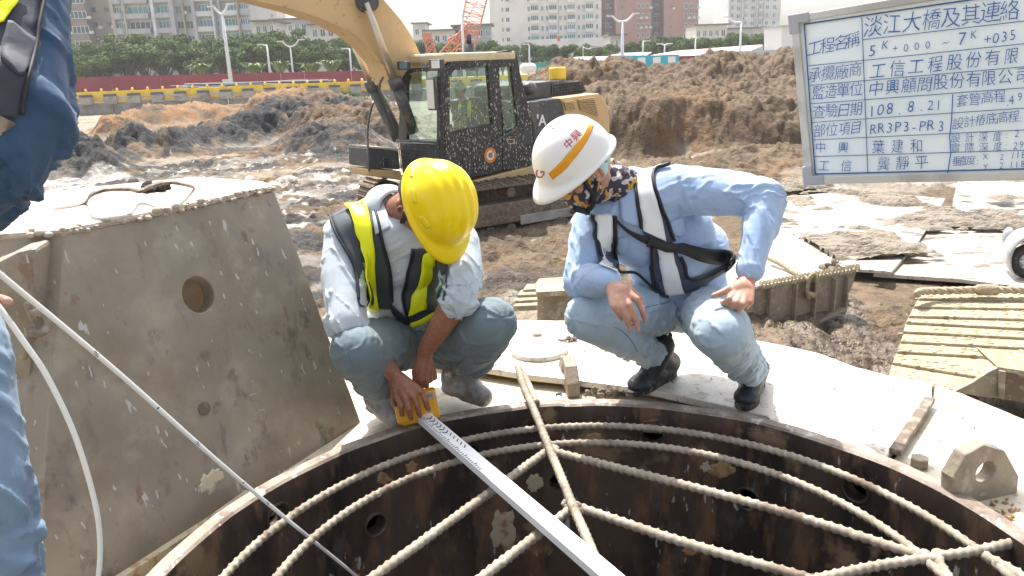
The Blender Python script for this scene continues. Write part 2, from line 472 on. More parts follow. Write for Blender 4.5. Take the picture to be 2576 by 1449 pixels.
tag(mesh_obj('pit_floor', V, [list(range(48))[::-1]], M['mud']), 'dark muddy bottom inside the casing pipe', kind='structure')

# ------------------------------------------------------------------ rebar
def rebar_mesh(mb, pts, r=.0116, pitch=.025, nseg=9):
    L = sum((pts[i + 1] - pts[i]).length for i in range(len(pts) - 1)); n = max(int(L / .0048), 4)
    pp = resample(pts, n)
    def rr(i, w, rad):
        s = (i / (n - 1) * L) / pitch; ph = (s + .35 * math.cos(w)) % 1
        rib = max(0, 1 - abs(ph - .5) * 4.5); return rad * (.92 + .36 * rib + (.10 if abs(math.cos(w)) > .985 else 0))
    return mb.tube(pp, r, nseg, rr=rr)
ZB = -.035
def bars(name, pix, z, lab, cat='rebar', grp='rebars welded across the casing mouth', r=.0118, cv=True):
    r *= 1.08
    zz = z if hasattr(z, '__len__') else [z] * len(pix)
    pts = [P(u, v, q) for (u, v), q in zip(pix, zz)]
    if cv and len(pts) > 2: pts = curve(pts, 60)
    mb = rebar_mesh(MB(), pts, r)
    c = sum(pts, Vector()) / len(pts)
    V = [v - c for v in mb.v]; o = mesh_obj(name, V, mb.f, M['rebar'], None, True); o.location = c
    return tag(o, lab, cat, grp)
def hoop(cx, cy, R, z, lab, a0=-115, a1=75):
    pts = [Vector((cx + R * math.sin(R_(a)), cy + R * math.cos(R_(a)), z)) for a in range(a0, a1 + 1, 2)]
    c = Vector((cx, cy, z)); mb = rebar_mesh(MB(), pts, .0112)
    o = mesh_obj('rebar_hoop', [v - c for v in mb.v], mb.f, M['rebar'], None, True); o.location = c
    return tag(o, lab, 'rebar hoop', 'curved rebar hoops inside the casing mouth')
kz = (1.2 - ZB - .0) / 1.0
hoop(.163 * kz, 1.197 * kz, .795 * kz, ZB, 'outer of the two curved rebar hoops, nearest the casing wall', -118, 118)
hoop(.1563 * kz, 1.218 * kz, .674 * kz, ZB, 'inner of the two curved rebar hoops', -118, 118)
bars('rebar', [(1303, 922), (1318, 975), (1345, 1035), (1385, 1135), (1412, 1200), (1442, 1275), (1475, 1350), (1512, 1440), (1560, 1560)], [.05, .035, .02, -.008, -.008, -.008, -.008, -.008, -.008], 'long rebar running from the deck over the casing rim and down through both junctions')
bars('rebar', [(1316, 935), (1330, 968), (1350, 1012)], [-.015, .0, .016], 'short muddy rebar stub lying beside the long bar on the deck', r=.0105)
bars('rebar', [(1380, 1132), (935, 1455), (820, 1545)], ZB + .004, 'rebar sloping down to the left from the upper junction behind the measuring staff', cv=False)
bars('rebar', [(1392, 1136), (1900, 1268), (2345, 1408)], ZB + .004, 'upper rebar running down to the right from the upper junction')
bars('rebar', [(1442, 1276), (1210, 1455), (1100, 1545)], ZB + .004, 'rebar sloping down to the left from the lower junction in front of the staff', cv=False)
bars('rebar', [(1445, 1272), (1700, 1358), (2035, 1455), (2300, 1535)], ZB + .004, 'lower rebar running down to the right from the lower junction')
bars('rebar', [(2030, 1462), (2200, 1425), (2345, 1402), (2460, 1385), (2590, 1355)], ZB + .006, 'rebar crossing the lower right corner under the hoop ends')
bars('rebar', [(2350, 1400), (2395, 1470), (2430, 1540)], ZB + .004, 'short rebar going down out of the frame from the right junction')
bars('rebar', [(2475, 1398), (2540, 1432), (2620, 1480)], ZB + .004, 'rebar end in the bottom right corner')
for k, (u, v) in enumerate([(1386, 1133), (1442, 1274), (2348, 1405)]):
    mb = MB(); c = P(u, v, ZB + .006); rnd = random.Random(k)
    for i in range(7): mb.ell(c + Vector((rnd.uniform(-.02, .02), rnd.uniform(-.02, .02), rnd.uniform(-.006, .01))), (.016, 0, 0), (0, .014, 0), (0, 0, .011), 8, 6)
    tag(mb.build('weld_lump', M['rebar'], None, True), ['muddy weld lump at the upper rebar junction', 'muddy weld lump at the lower rebar junction', 'muddy weld lump at the right rebar junction'][k], 'weld')

# ------------------------------------------------------------------ deck
def arc(R, a0, a1, z, n=60): return [Vector((CC.x + R * math.sin(R_(a0 + (a1 - a0) * i / n)), CC.y + R * math.cos(R_(a0 + (a1 - a0) * i / n)), z)) for i in range(n + 1)]
def slab(name, poly, z, th, matn, label, kind='structure', bevel=.004, cat=None):
    mb = MB().prism([Vector((p.x, p.y, z)) for p in poly], (0, 0, -th)); mb.v, mb.f = recalc(mb.v, mb.f)
    o = mb.build(name, matn, None, bevel=bevel); return tag(o, label, cat, kind=kind)
farE = [(1060, 800), (1310, 805), (1440, 807), (1700, 826), (1940, 862), (2060, 888), (2150, 922), (2240, 945), (2345, 962), (2420, 985), (2580, 1050), (2700, 1110)]
low = [P(u, v, -.1) for u, v in [(2700, 1210), (2576, 1150), (2400, 1050), (2150, 970), (1940, 905), (1700, 870), (1440, 850), (1060, 835)]]
slab('deck', arc(RO + .012, -110, 112, 0) + [Vector((2.3, .9, 0))] + low + [Vector((-1.1, 3.6, 0)), Vector((-2.6, 3.4, 0)), Vector((-2.6, .6, 0))], -.085, .05, M['deck_y'], 'lower muddy steel deck plate round the casing pipe')
# upper plate: in front edge line, then along the casing rim, to the seam
frontE = [(1092, 904), (1227, 926), (1335, 943), (1420, 952), (1564, 970), (1650, 982), (1830, 1022), (1930, 1046)]
up = [P(u, v, -.03) for u, v in frontE]
a_end = math.degrees(math.atan2((up[-1] - CC).x, (up[-1] - CC).y)); R1 = Vector((up[-1].x - CC.x, up[-1].y - CC.y)).length
seam0 = P(2243, 1150, -.03); a_s = math.degrees(math.atan2((seam0 - CC).x, (seam0 - CC).y))
upper = up + arc(RO + .008, a_end + 2, a_s, 0, 24) + [P(2343, 1008, -.03), P(2345, 962, -.03), P(2240, 945, -.03)] + [P(u, v, -.03) for u, v in farE[:7]][::-1]
slab('deck_plate', upper, -.03, .028, M['deck'], 'pale wet steel deck plate under the man in the white helmet')
plate2 = arc(RO + .008, a_s + .8, 112, 0, 24) + [Vector((2.3, 1.0, 0))] + [P(2700, 1110, -.04), P(2580, 1052, -.04), P(2420, 986, -.04), P(2352, 966, -.04), P(2348, 1010, -.04)]
slab('deck_plate', plate2, -.045, .03, M['deck_y'], 'yellowish steel deck plate at the right beyond the seam bar')
mb = MB(); a = P(2250, 1145, -.03); b = P(2338, 1012, -.03); t = (b - a).normalized(); s = t.cross(Vector((0, 0, 1))) * .018
mb.prism([a - s, a + s, b + s, b - s], (0, 0, .022)); mb.v, mb.f = recalc(mb.v, mb.f)
tag(mb.build('seam_bar', M['clod'], None, bevel=.004), 'muddy flat bar along the seam between the two deck plates', 'flat bar')
for u0, v0, u1, v1, w in [(1640, 996, 1800, 1028, .012)]:
    a = P(u0, v0, -.08); b = P(u1, v1, -.08); t = (b - a).normalized(); s = t.cross(Vector((0, 0, 1))) * w
    mb = MB().prism([a - s, a + s, b + s, b - s], (0, 0, .02)); mb.v, mb.f = recalc(mb.v, mb.f)
    tag(mb.build('wood_batten', M['steelmud'], None, bevel=.003), 'thin muddy batten in the dark gap between the boots of the white-helmet man', 'batten')
for k, (pl, ) in enumerate([([(1100, 917), (1227, 937), (1340, 955), (1430, 963), (1500, 973), (1430, 972), (1330, 964), (1220, 947), (1105, 927)],), ([(1572, 977), (1640, 985), (1600, 995), (1560, 990)],)]):
    V = [P(u, v, -.081) for u, v in pl]; tag(mesh_obj('puddle', V, [list(range(len(V)))], M['puddle']), 'thin yellow puddle along the plate edge', kind='structure')
# round cover plate with bolts
c = P(1355, 884, -.03); r = 74 / FPX * DEP(c)
cov = empty('cover_plate', c, 'round steel cover plate with bolt heads on the pale deck between the two men', 'cover plate')
mb = MB().cyl(c + Vector((0, 0, 0)), c + Vector((0, 0, .022)), r, 40); mb.build('disc', M['deck'], cov, bevel=.003)
for u, v in [(1352, 849), (1414, 862)]:
    b = P(u, v, -.02); MB().cyl(b - Vector((0, 0, .01)), b + Vector((0, 0, .022)), .021, 6).build('bolt_head', M['steelmud'], cov, bevel=.002)
# padeyes
def padeye(name, poly, pc, hole, th, d, z0, label):
    """poly in metres in the plate's own plane: (along t, up)"""
    mb = MB(); t = d.normalized(); nrm = t.cross(Vector((0, 0, 1)))
    mb.prism([pc + t * a + Vector((0, 0, b)) - nrm * th / 2 for a, b in poly], nrm * th); mb.v, mb.f = recalc(mb.v, mb.f)
    o = mb.build(name, M['steelmud'], None)
    cu = MB(); cu.cyl(pc + t * hole[0] + Vector((0, 0, hole[1])) - nrm * th, pc + t * hole[0] + Vector((0, 0, hole[1])) + nrm * th, hole[2], 24)
    co = mesh_obj('cutter', *recalc(cu.v, cu.f), None)
    apply_mods(o, [('BOOLEAN', dict(operation='DIFFERENCE', object=co, solver='EXACT'))]); bpy.data.objects.remove(co)
    if not o.data.materials: o.data.materials.append(M['steelmud'])
    bv = o.modifiers.new('b', 'BEVEL'); bv.width = .006; bv.segments = 2; bv.angle_limit = R_(40)
    return tag(o, label, 'lifting eye')
pc = P(1443, 1000, -.085)
padeye('lifting_eye', [(-.11, 0), (-.11, .06), (-.06, .115), (.0, .135), (.06, .115), (.11, .06), (.11, 0)], pc + Vector((-.01, .10, 0)), (0, .07, .03), .05, Vector((-.10, 1, 0)), 0, 'muddy steel lifting eye standing on the deck edge between the two men')
pc = P(2470, 1262, -.05)
padeye('lifting_eye', [(-.115, 0), (-.125, .10), (-.09, .165), (-.03, .185), (.05, .15), (.115, .06), (.12, 0)], pc + Vector((.0, .02, 0)), (-.01, .095, .033), .045, Vector((1, .28, 0)), 0, 'steel lifting eye with a round hole on the yellowish plate at lower right')
b = P(2312, 1172, -.045); bh = MB().cyl(b, b + Vector((0, 0, .03)), .028, 6).build('hex_bolt', M['steelmud'], None, bevel=.003)
tag(bh, 'muddy hexagonal bolt head left of the lower right lifting eye', 'bolt')
# clods on the deck
def clod(c, r, seed, n=9):
    rnd = random.Random(seed); mb = MB()
    for i in range(n):
        o = Vector((rnd.gauss(0, .45), rnd.gauss(0, .35), abs(rnd.gauss(0, .25)))) * r; s = r * rnd.uniform(.2, .5)
        R3 = Euler([rnd.uniform(0, 6) for _ in range(3)]).to_matrix()
        mb.ell(c + o, R3 @ Vector((s, 0, 0)), R3 @ Vector((0, s * .7, 0)), R3 @ Vector((0, 0, s * .5)), 7, 5)
    return mb
for k, (u, v, r, lab) in enumerate([(1500, 996, .045, 'dark mud clod left of the front boot of the white-helmet man'), (1535, 992, .05, 'ragged dark mud clod against the front boot of the white-helmet man'),
        (1366, 950, .025, 'round mud clod near the plate edge left of the upright lifting eye'), (1392, 953, .035, 'lumpy mud clod just left of the upright lifting eye'), (1443, 858, .035, 'mud clod beside the round cover plate'),
        (1205, 945, .03, 'mud clod behind the grey rubber boot'), (1407, 993, .016, 'small dark pebble near the casing rim'), (1470, 996, .014, 'small stone right of the upright lifting eye'), (2300, 1250, .05, 'flaky mud lump near the casing rim at right')]):
    if k == 8: continue
    tag(clod(P(u, v, -.06 if v > 900 and k < 8 and k != 4 else -.03), r, k).build('mud_clod', M['clod'], None, False), lab, 'mud clod')
mb = MB()
rnd = random.Random(3)
for i in range(16):
    mb.add(*[(lambda q: (q.v, q.f))(clod(P(rnd.uniform(2480, 2560), rnd.uniform(1262, 1310), -.045), .016, 40 + i, 3))][0])
tag(mb.build('mud_crumbs', M['ochre']), 'ochre mud crumbs in front of the lower right lifting eye', kind='stuff')
mb = MB()
for i in range(90):
    u = rnd.uniform(1130, 2560); v = rnd.uniform(835, 1000) if u < 1600 else rnd.uniform(900, 1120)
    p = P(u, v, -.03)
    if (Vector((p.x, p.y)) - CC.xy).length > RO + .05 and p.y > 1.2: mb.add(*(lambda q: (q.v, q.f))(clod(p, rnd.uniform(.003, .009), 80 + i, 3)))
tag(mb.build('deck_crumbs', M['clod']), 'small mud crumbs scattered over the deck plates', kind='stuff')

# ------------------------------------------------------------------ left steel block
bl = Vector((-1.04, 1.73, 0)); br = P(905, 1064, -.085)
bl = P(300, 1452, -.085); tdir = Vector((br.x - bl.x, br.y - bl.y, 0)).normalized(); nb = Vector((tdir.y, -tdir.x, 0))
lean = (nb * .97 + Vector((0, 0, .26))).normalized()       # face leans back a little
def BF(u, v): return PL(u, v, br, lean)
A0 = BF(160, 592); B0 = BF(690, 481); C0 = BF(908, 1062); zt = (A0.z + B0.z) / 2
D0 = BF(98, 1500)
bk = -Vector((nb.x, nb.y, 0)).normalized()
top = [A0, BF(300, 562), BF(450, 530), BF(580, 503), B0, P(662, 468, zt), P(600, 461, zt), P(493, 457, zt), P(208, 485, zt), P(0, 518, zt), P(-400, 560, zt), P(-300, 545, zt)]
block = empty('steel_block', (A0.x, A0.y, -.1), 'big muddy tapered steel block with a round hole in its face at left', 'steel block')
tb = [B0 + bk * .02, P(640, 463, zt), P(493, 457, zt), P(208, 485, zt), P(-60, 520, zt), P(-500, 560, zt)]
front = [A0, BF(350, 553), BF(520, 517), B0, BF(705, 520), BF(760, 665), BF(820, 830), BF(880, 985), C0, BF(700, 1200), BF(480, 1340), BF(250, 1480), BF(180, 1700), BF(85, 1700), BF(118, 1100)]
thk = bk * .06
mb = MB().prism(front, thk); mb.v, mb.f = recalc(mb.v, mb.f)
fo = mesh_obj('front_plate', mb.v, mb.f, M['block'])
hc = BF(500, 741); cu = MB().cyl(hc - lean * .2, hc + lean * .1, 46 / FPX * DEP(hc), 32)
co = mesh_obj('cutter', *recalc(cu.v, cu.f), None)
apply_mods(fo, [('BOOLEAN', dict(operation='DIFFERENCE', object=co, solver='EXACT'))]); bpy.data.objects.remove(co)
if not fo.data.materials: fo.data.materials.append(M['block'])
inv = block.matrix_basis.inverted(); fo.data.transform(inv); fo.parent = block
bv = fo.modifiers.new('b', 'BEVEL'); bv.width = .007; bv.segments = 2; bv.angle_limit = R_(45)
# plate behind the hole
q = [hc + thk * 2.3 + (tdir * a + Vector((0, 0, 1)) * b) * .16 for a, b in ((-1, -1), (1, -1), (1, 1), (-1, 1))]
mb = MB().prism(q, bk * .02); mb.v, mb.f = recalc(mb.v, mb.f); mb.build('inner_plate', M['block'], block)
# left side
lf = [A0, BF(118, 1100), BF(85, 1700)]
side = Vector((-tdir.y, tdir.x, 0)); sdir = (bk * .75 - tdir * .66).normalized()
mb = MB(); q = [A0, BF(85, 1700), BF(85, 1700) + sdir * 1.2, A0 + sdir * 1.2]
mb.prism(q, tdir * .05 + bk * .03); mb.v, mb.f = recalc(mb.v, mb.f); mb.build('side_plate', M['block'], block)
# top plate (a little proud)
tp = [A0, BF(350, 553), BF(520, 517), B0, P(662, 468, zt), P(493, 457, zt), P(208, 485, zt), P(-40, 522, zt), A0 + sdir * 1.25]
V = [Vector((p.x, p.y, zt - .002)) for p in tp]; V = [v + bk * -.004 for v in V]
bm = bmesh.new(); vs = [bm.verts.new(v) for v in V]; f = bm.faces.new(vs); 
if f.normal.z < 0: f.normal_flip()
bm.faces.ensure_lookup_table()
ex = bmesh.ops.extrude_face_region(bm, geom=[bm.faces[0]]); 
for g in ex['geom']:
    if isinstance(g, bmesh.types.BMVert): g.co.z += .022
bmesh.ops.recalc_face_normals(bm, faces=bm.faces)
V2 = [v.co.copy() for v in bm.verts]; bm.verts.index_update(); F2 = [[v.index for v in f.verts] for f in bm.faces]; bm.free()
MBt = MB().add(V2, F2); MBt.build('top_plate', M['blocktop'], block, bevel=.01)
# crust of mud along the top front edge
mb = MB(); rnd = random.Random(9); line = curve([A0, BF(350, 553), BF(520, 517), B0], 110) + resample([A0, A0 + sdir * .7], 60)
for p in line:
    s = rnd.uniform(.003, .010)
    if rnd.random() < .3: continue
    mb.ell(p + Vector((rnd.uniform(-.008, .008), rnd.uniform(-.01, .006), .012 + rnd.uniform(-.012, .008))), (s * 1.6, 0, 0), (0, s * 1.2, 0), (0, 0, s), 7, 5)
mb.build('mud_crust', M['blocktop'], block, True)['kind'] = 'stuff'
# right flange plate behind the leaning edge
fl = [BF(695, 484), BF(722, 520), BF(770, 620), BF(800, 740), BF(790, 760), BF(755, 660)]
mb = MB().prism([p + thk * 1.2 for p in fl], thk); mb.v, mb.f = recalc(mb.v, mb.f); mb.build('flange', M['ochre'], block)
MB().cyl(BF(513, 1028) - lean * .01, BF(513, 1028) + lean * .004, 17 / FPX * DEP(BF(513, 1028)), 20).build('plug', M['clod'], block)
patch('paint_patch', (522, 1215), BF, .028, M['cream'], block, 5, 1.1, .003)
patch('paint_patch', (543, 1198), BF, .026, M['cream'], block, 6, .9, .003)
for i, (u, v, r) in enumerate([(655, 450 + 595, .03), (640, 1000, .02)]): patch('mud_patch', (u, v), BF, r, M['block'], block, 60 + i, .8, .003)
# bent flat handle on the top
hz = [(135, 527, .022), (185, 520, .022), (215, 508, .03), (228, 490, .085), (262, 476, .10), (320, 474, .095), (352, 480, .06), (385, 466, .085), (425, 457, .10), (465, 463, .07), (490, 470, .03)]
pts = curve([P(u, v, zt + z - .0) for u, v, z in hz], 50); mb = MB()
w = (P(260, 460, zt) - P(262, 478, zt)); w.z = 0; w = w.normalized() * .05
V = []; Fc = []
for p in pts: V += [p, p + w, p + w + Vector((0, 0, -.008)), p + Vector((0, 0, -.008))]
for i in range(len(pts) - 1):
    for k in range(4): Fc.append([i * 4 + k, i * 4 + (k + 1) % 4, i * 4 + 4 + (k + 1) % 4, i * 4 + 4 + k])
V, Fc = recalc(V, Fc)
tag(mesh_obj('bent_strap', V, Fc, M['clod']), 'bent wavy steel strap lying on top of the steel block', 'steel strap')
mb = clod(P(400, 482, zt + .02), .05, 4, 14); mb.add(*(lambda q: (q.v, q.f))(clod(P(360, 492, zt + .01), .03, 8, 8)))
tag(mb.build('mud_clod', M['dark'], None), 'black mud lump under the bent strap on the block', 'mud clod')
# lug with shackle and hanging bar at far left
LF = lambda u, v: PL(u, v, A0, Vector((sdir.y, -sdir.x, 0)))
lug = [P(-90, 640, .62)]
lo_ = A0 + sdir * .16 + Vector((0, 0, -.13))
def LQ(u, v, k=.0): return PL(u, v, A0 - Vector((sdir.y, -sdir.x, 0)) * -.0, Vector((sdir.y, -sdir.x, 0)))
nl = Vector((sdir.y, -sdir.x, 0))
if nl.dot(CAM - A0) < 0: nl = -nl
def LQ(u, v, k=0.): return PL(u, v, A0 + nl * k, nl)
poly = [LQ(-90, 690, .12), LQ(0, 655, .12), (LQ(45, 632, .12)), LQ(92, 622, .12), LQ(100, 760, .12), LQ(105, 900, .12), LQ(60, 930, .12), LQ(-90, 930, .12)]
mb = MB().prism(poly, -nl * .115); mb.v, mb.f = recalc(mb.v, mb.f); mb.build('lug', M['block'], block, bevel=.012)
sh = empty('shackle', LQ(90, 830, .2), 'dusty steel shackle and hook bar hanging down beside the steel block', 'shackle')
cen = LQ(95, 812, .17); e1 = tdir; e2 = Vector((0, 0, 1)); rr_ = 27 / FPX * DEP(cen)
MB().tube([cen + (e1 * math.cos(w) + e2 * math.sin(w)) * rr_ for w in [R_(a) for a in range(-150, 130, 14)]] , .011, 10).build('ring', M['steelmud'], sh, True)
MB().chain([LQ(72, 768, .16), LQ(84, 800, .16)], [.011, .011], 10).build('link', M['steelmud'], sh, True)
MB().tube([LQ(86, 838, .17), LQ(66, 868, .17), LQ(56, 900, .17)], .012, 8).build('hook', M['steelmud'], sh, True)
q = [LQ(40, 890, .17), LQ(78, 880, .17), LQ(66, 1140, .17), LQ(45, 1360, .17), LQ(20, 1360, .17), LQ(30, 1130, .17)]
mb = MB().prism(q, -nl * .012); mb.v, mb.f = recalc(mb.v, mb.f); mb.build('bar', M['steelmud'], sh, bevel=.003)
# plate edge strip between the block and the casing
e = [P(u, v, -.05) for u, v in [(285, 1452), (425, 1362), (520, 1302), (618, 1232)]]
mb = MB(); V = []; Fc = []
for p in e: V += [p, p + Vector((.02, -.012, 0)), p + Vector((.02, -.012, -.05)), p + Vector((0, 0, -.05))]
for i in range(3):
    for k in range(4): Fc.append([i * 4 + k, i * 4 + (k + 1) % 4, i * 4 + 4 + (k + 1) % 4, i * 4 + 4 + k])
V, Fc = recalc(V, Fc); tag(mesh_obj('edge_strip', V, Fc, M['ochre2']), 'thin ochre steel edge strip between the block and the casing rim', 'edge strip')

# ------------------------------------------------------------------ measuring staff and tape
def bar_rect(name, a, b, w, h, mt, lab, cat):
    t = (b - a).normalized(); s = t.cross(Vector((0, 0, 1))).normalized() * w / 2; u = s.cross(t).normalized() * h
    if u.z < 0: u = -u
    mb = MB().prism([a - s, a + s, b + s, b - s], u); mb.v, mb.f = recalc(mb.v, mb.f); return mb, s, u, t
sa = P(1068, 1060, .012); sb = P(1545, 1475, -.004)
sb = sb + (sb - sa) * .25
mbs, s_, u_, t_ = bar_rect('staff', sa, sb, .050, .026, None, '', '')
staff = empty('measuring_staff', sa, 'long white aluminium measuring staff lying from the man\'s hand across the casing mouth', 'measuring staff')
mbs.build('box_section', M['alu'], staff, bevel=.002)
# ticks and squiggles on the top face
def on_staff(a, b): return sa + t_ * a + s_ * b + u_ + Vector((0, 0, .0015))
mk = MB(); rnd = random.Random(2)
for i in range(34):
    a = .03 + i * .012; L = .28 if i % 5 else .5
    p = on_staff(a, .95); q = on_staff(a, .95 - L); mk.prism([p, q, q + t_ * .0025, p + t_ * .0025], (0, 0, .0006))
    if i < 22 and i % 2 == 0:
        p = on_staff(a, -.55); q = on_staff(a + .012, -.1); q2 = on_staff(a + .004, .35)
        mk.prism([p, q, q + t_ * .005, p + t_ * .005], (0, 0, .0006)); 
        if i < 12: mk.prism([q, q2, q2 + t_ * .005, q + t_ * .005], (0, 0, .0006))
mk.build('scale_marks', M['ink'], staff)
# tape 1
def tape(name, pts, w0, lab, face):
    pp = curve(pts, 70); V = []; Fc = []
    for i, p in enumerate(pp):
        t = (pp[min(i + 1, 69)] - pp[max(i - 1, 0)]).normalized()
        vw = (CAM - p).normalized(); s = t.cross(vw).normalized()
        nn = s.cross(t).normalized()
        s = (s * math.cos(face) + nn * math.sin(face)) * w0 / 2; nn = s.cross(t).normalized() * .0008
        V += [p - s + nn, p + s + nn, p + s - nn, p - s - nn]
    for i in range(69):
        for k in range(4): Fc.append([i * 4 + k, i * 4 + (k + 1) % 4, i * 4 + 4 + (k + 1) % 4, i * 4 + 4 + k])
    V, Fc = recalc(V, Fc); o = mesh_obj(name, V, Fc, M['whitetape'], None, True); return o, pp
tp_, pp = tape('tape_measure', [Q(-60, 640, 1.25), Q(10, 698, 1.3), Q(300, 940, 1.55), Q(600, 1205, 1.9), Q(900, 1452, 2.5), Q(940, 1485, 2.62)], .0100, '', .3)
tag(tp_, 'white tape measure stretched taut from the left hand down into the casing', 'tape measure')
tp2, pp2 = tape('tape_measure', [Q(-40, 730, 1.2), Q(0, 776, 1.2), Q(60, 860, 1.22), Q(120, 950, 1.25), Q(190, 1100, 1.3), Q(240, 1270, 1.35), Q(252, 1380, 1.38), Q(245, 1480, 1.4)], .0088, '', .2)
tag(tp2, 'loose end of the white tape measure hanging in a curve in front of the block', 'tape measure')
def text_mesh(body, size=1.0, off=0., shear=0.):
    cu = bpy.data.curves.new('t', 'FONT'); cu.body = body; cu.size = size; cu.offset = off; cu.shear = shear
    cu.resolution_u = 2
    o = bpy.data.objects.new('t', cu); COL.objects.link(o)
    dg = bpy.context.evaluated_depsgraph_get(); dg.update()
    me = bpy.data.meshes.new_from_object(o.evaluated_get(dg), depsgraph=dg)
    bpy.data.objects.remove(o); bpy.data.curves.remove(cu)
    V = [v.co.copy() for v in me.vertices]; Fc = [tuple(p.vertices) for p in me.polygons]; bpy.data.meshes.remove(me)
    return V, Fc
def put_text(name, body, f, mt, parent=None, off=0., rng=None, shear=0., lift=0):
    """f maps unit text box (0..1, 0..1) to world"""
    V, Fc = text_mesh(body, off=off, shear=shear)
    if not V: return None
    x0 = min(v.x for v in V); x1 = max(v.x for v in V); y0 = min(v.y for v in V); y1 = max(v.y for v in V)
    if rng: x0, x1, y0, y1 = rng
    W = [f((v.x - x0) / (x1 - x0), (v.y - y0) / (y1 - y0)) for v in V]
    return mesh_obj(name, W, Fc, mt, parent)
for k, i in enumerate([12, 20, 26, 34, 39]):
    p = pp[i]; t = (pp[i + 1] - pp[i]).normalized(); s = t.cross((CAM - p).normalized()).normalized(); nn = (CAM - p).normalized() * .0025
    if s.z > 0: s = -s
    o = put_text('tape_mark', ['%', '\u00b7', '%', '\u00b7', '%'][k], lambda a, b: p + t * (a - .5) * (.016 if k % 2 == 0 else .004) - s * (b - .5) * .008 + nn, M['ink'], tp_)
# ================================================================== ground
GZ = -1.8
def hor(u): return 150 - (u - 1288) * .035
def W3(u, v, d):                        # point at ground distance d seen at pixel
    return PL(u, v, (0, d, 0), (0, 1, 0))
HAZE = .00045
M['earth'] = mat('earth', (.30, .25, .18), .9, layers=[(.05, .4, .6, (.22, .19, .14)), (.6, .5, .6, (.16, .15, .08))], bump=[(3, .4, .1)])
g = MB(); g.v = [Vector((x, y, GZ - .55)) for x, y in ((-40, -20), (40, -20), (40, 60), (-40, 60))]
rings = [(40, -.55), (75, -.1), (1500, 0)]
V = []; Fc = []
NR = 48
for R, dz in [(0.1, -.75), (60, -.6), (72, -.02), (1500, 0)]:
    for k in range(NR): w = 2 * math.pi * k / NR; V.append((R * math.cos(w), R * math.sin(w) + 5, GZ + dz))
for i in range(3):
    for k in range(NR): l = (k + 1) % NR; Fc.append([i * NR + k, i * NR + l, (i + 1) * NR + l, (i + 1) * NR + k])
Fc.append(list(range(NR)))
tag(mesh_obj('ground', V, Fc, M['earth']), 'flat earth ground out to the far buildings', kind='structure')

bumps = []                              # (x, y, radius, height, kind)
def bp_(u, v, d, r, kind, flat=.2):
    p = W3(u, v, d); bumps.append((p.x, p.y, r, p.z - GZ, kind, flat))
for u, v, d, r in [(1425, 190, 31, 3.2), (1475, 172, 31, 3.6), (1530, 176, 32, 3.6), (1590, 172, 31, 3.8), (1650, 180, 31, 4), (1705, 172, 34, 4), (1760, 178, 33, 4), (1800, 182, 31, 4),
        (1850, 160, 35, 4.5), (1905, 146, 36, 5), (1950, 152, 36, 4.6), (2010, 165, 33, 4.6), (2090, 175, 33, 5), (2200, 185, 33, 6), (2400, 190, 33, 7), (2600, 190, 33, 8)]:
    bp_(u, v, d, r, 0, .15)
for u, v, d, r in [(1600, 222, 28, 3.4), (1700, 238, 27, 3.6), (1790, 232, 28, 3.4), (1900, 230, 28, 3.8), (1960, 262, 26, 3), (2060, 252, 26, 3.5), (1500, 228, 28, 3)]: bp_(u, v, d, r, 0, .35)
for u, v, d, r in [(1640, 268, 24.5, 2.2), (1720, 262, 24.3, 2.4), (1800, 272, 24, 2.2), (1890, 272, 24, 2.4), (1960, 295, 23.5, 2)]: bp_(u, v, d, r, 0, .8)
for u, v, d, r in [(1880, 455, 15, 2.4), (1760, 436, 17, 3), (1980, 470, 14.2, 2.2), (2060, 450, 16, 2), (1930, 405, 19, 3)]: bp_(u, v, d, r, 0)
for u, v, d, r in [(290, 308, 38, 2.4), (350, 296, 40, 2.6), (430, 283, 41, 3), (520, 278, 42, 3), (600, 278, 43, 3), (650, 284, 42, 3)]: bp_(u, v, d, r, 1)
for u, v, d, r in [(600, 312, 33, 2.0), (650, 298, 34, 2.4), (700, 275, 36, 2.2), (540, 330, 31, 1.8), (190, 372, 24, 1.6), (320, 352, 28, 1.8), (430, 345, 29, 1.8), (760, 282, 37, 2.4)]: bp_(u, v, d, r, 2)
for u, v, d, r in [(675, 246, 40, 2.4), (730, 244, 41, 2.8), (790, 250, 41, 2.8), (850, 262, 39, 2.6), (920, 272, 38, 2.6), (830, 288, 34, 2.2), (900, 312, 31, 2.4), (960, 300, 31, 2.4), (820, 335, 28, 2)]: bp_(u, v, d, r, 0, .3)
r_ = np.concatenate([np.linspace(5.9, 10, 100, endpoint=False), np.linspace(10, 20, 190, endpoint=False), np.linspace(20, 42, 330, endpoint=False), np.linspace(42, 76, 150)])
NA, NRr = 960, len(r_)
th = np.radians(np.linspace(-37, 40, NA)); X = np.outer(r_, np.sin(th)); Y = np.outer(r_, np.cos(th))
wx = X + 2.2 * (fbm(X * .35, Y * .35, 31, 3) - .5); wy = Y + 2.2 * (fbm(X * .35, Y * .35, 57, 3) - .5)
Hh = np.zeros_like(X); At = {1: np.zeros_like(X), 2: np.zeros_like(X)}
for bx, by, br_, bh, kd, fl in bumps:
    t = np.hypot(wx - bx, wy - by) / (br_ * 1.15); f = sst(1, fl * .6, t) * bh
    Hh = np.maximum(Hh, f)
    if kd: At[kd] = np.maximum(At[kd], sst(1.25, .6, t))
far = sst(8, 30, Y)
rough = .55 + .45 * sst(.1, .7, Hh)
Hh = Hh * (.80 + .40 * fbm(X * .55, Y * .55, 5, 4))
sel = .5 + 1.0 * fbm(X * .6, Y * .6, 8, 2); hs = .95 + .10 * sst(.1, .8, Hh)
kx = X + .25 * fbm(X * 2, Y * 2, 41, 3); ky = Y + .25 * fbm(X * 2, Y * 2, 43, 3)
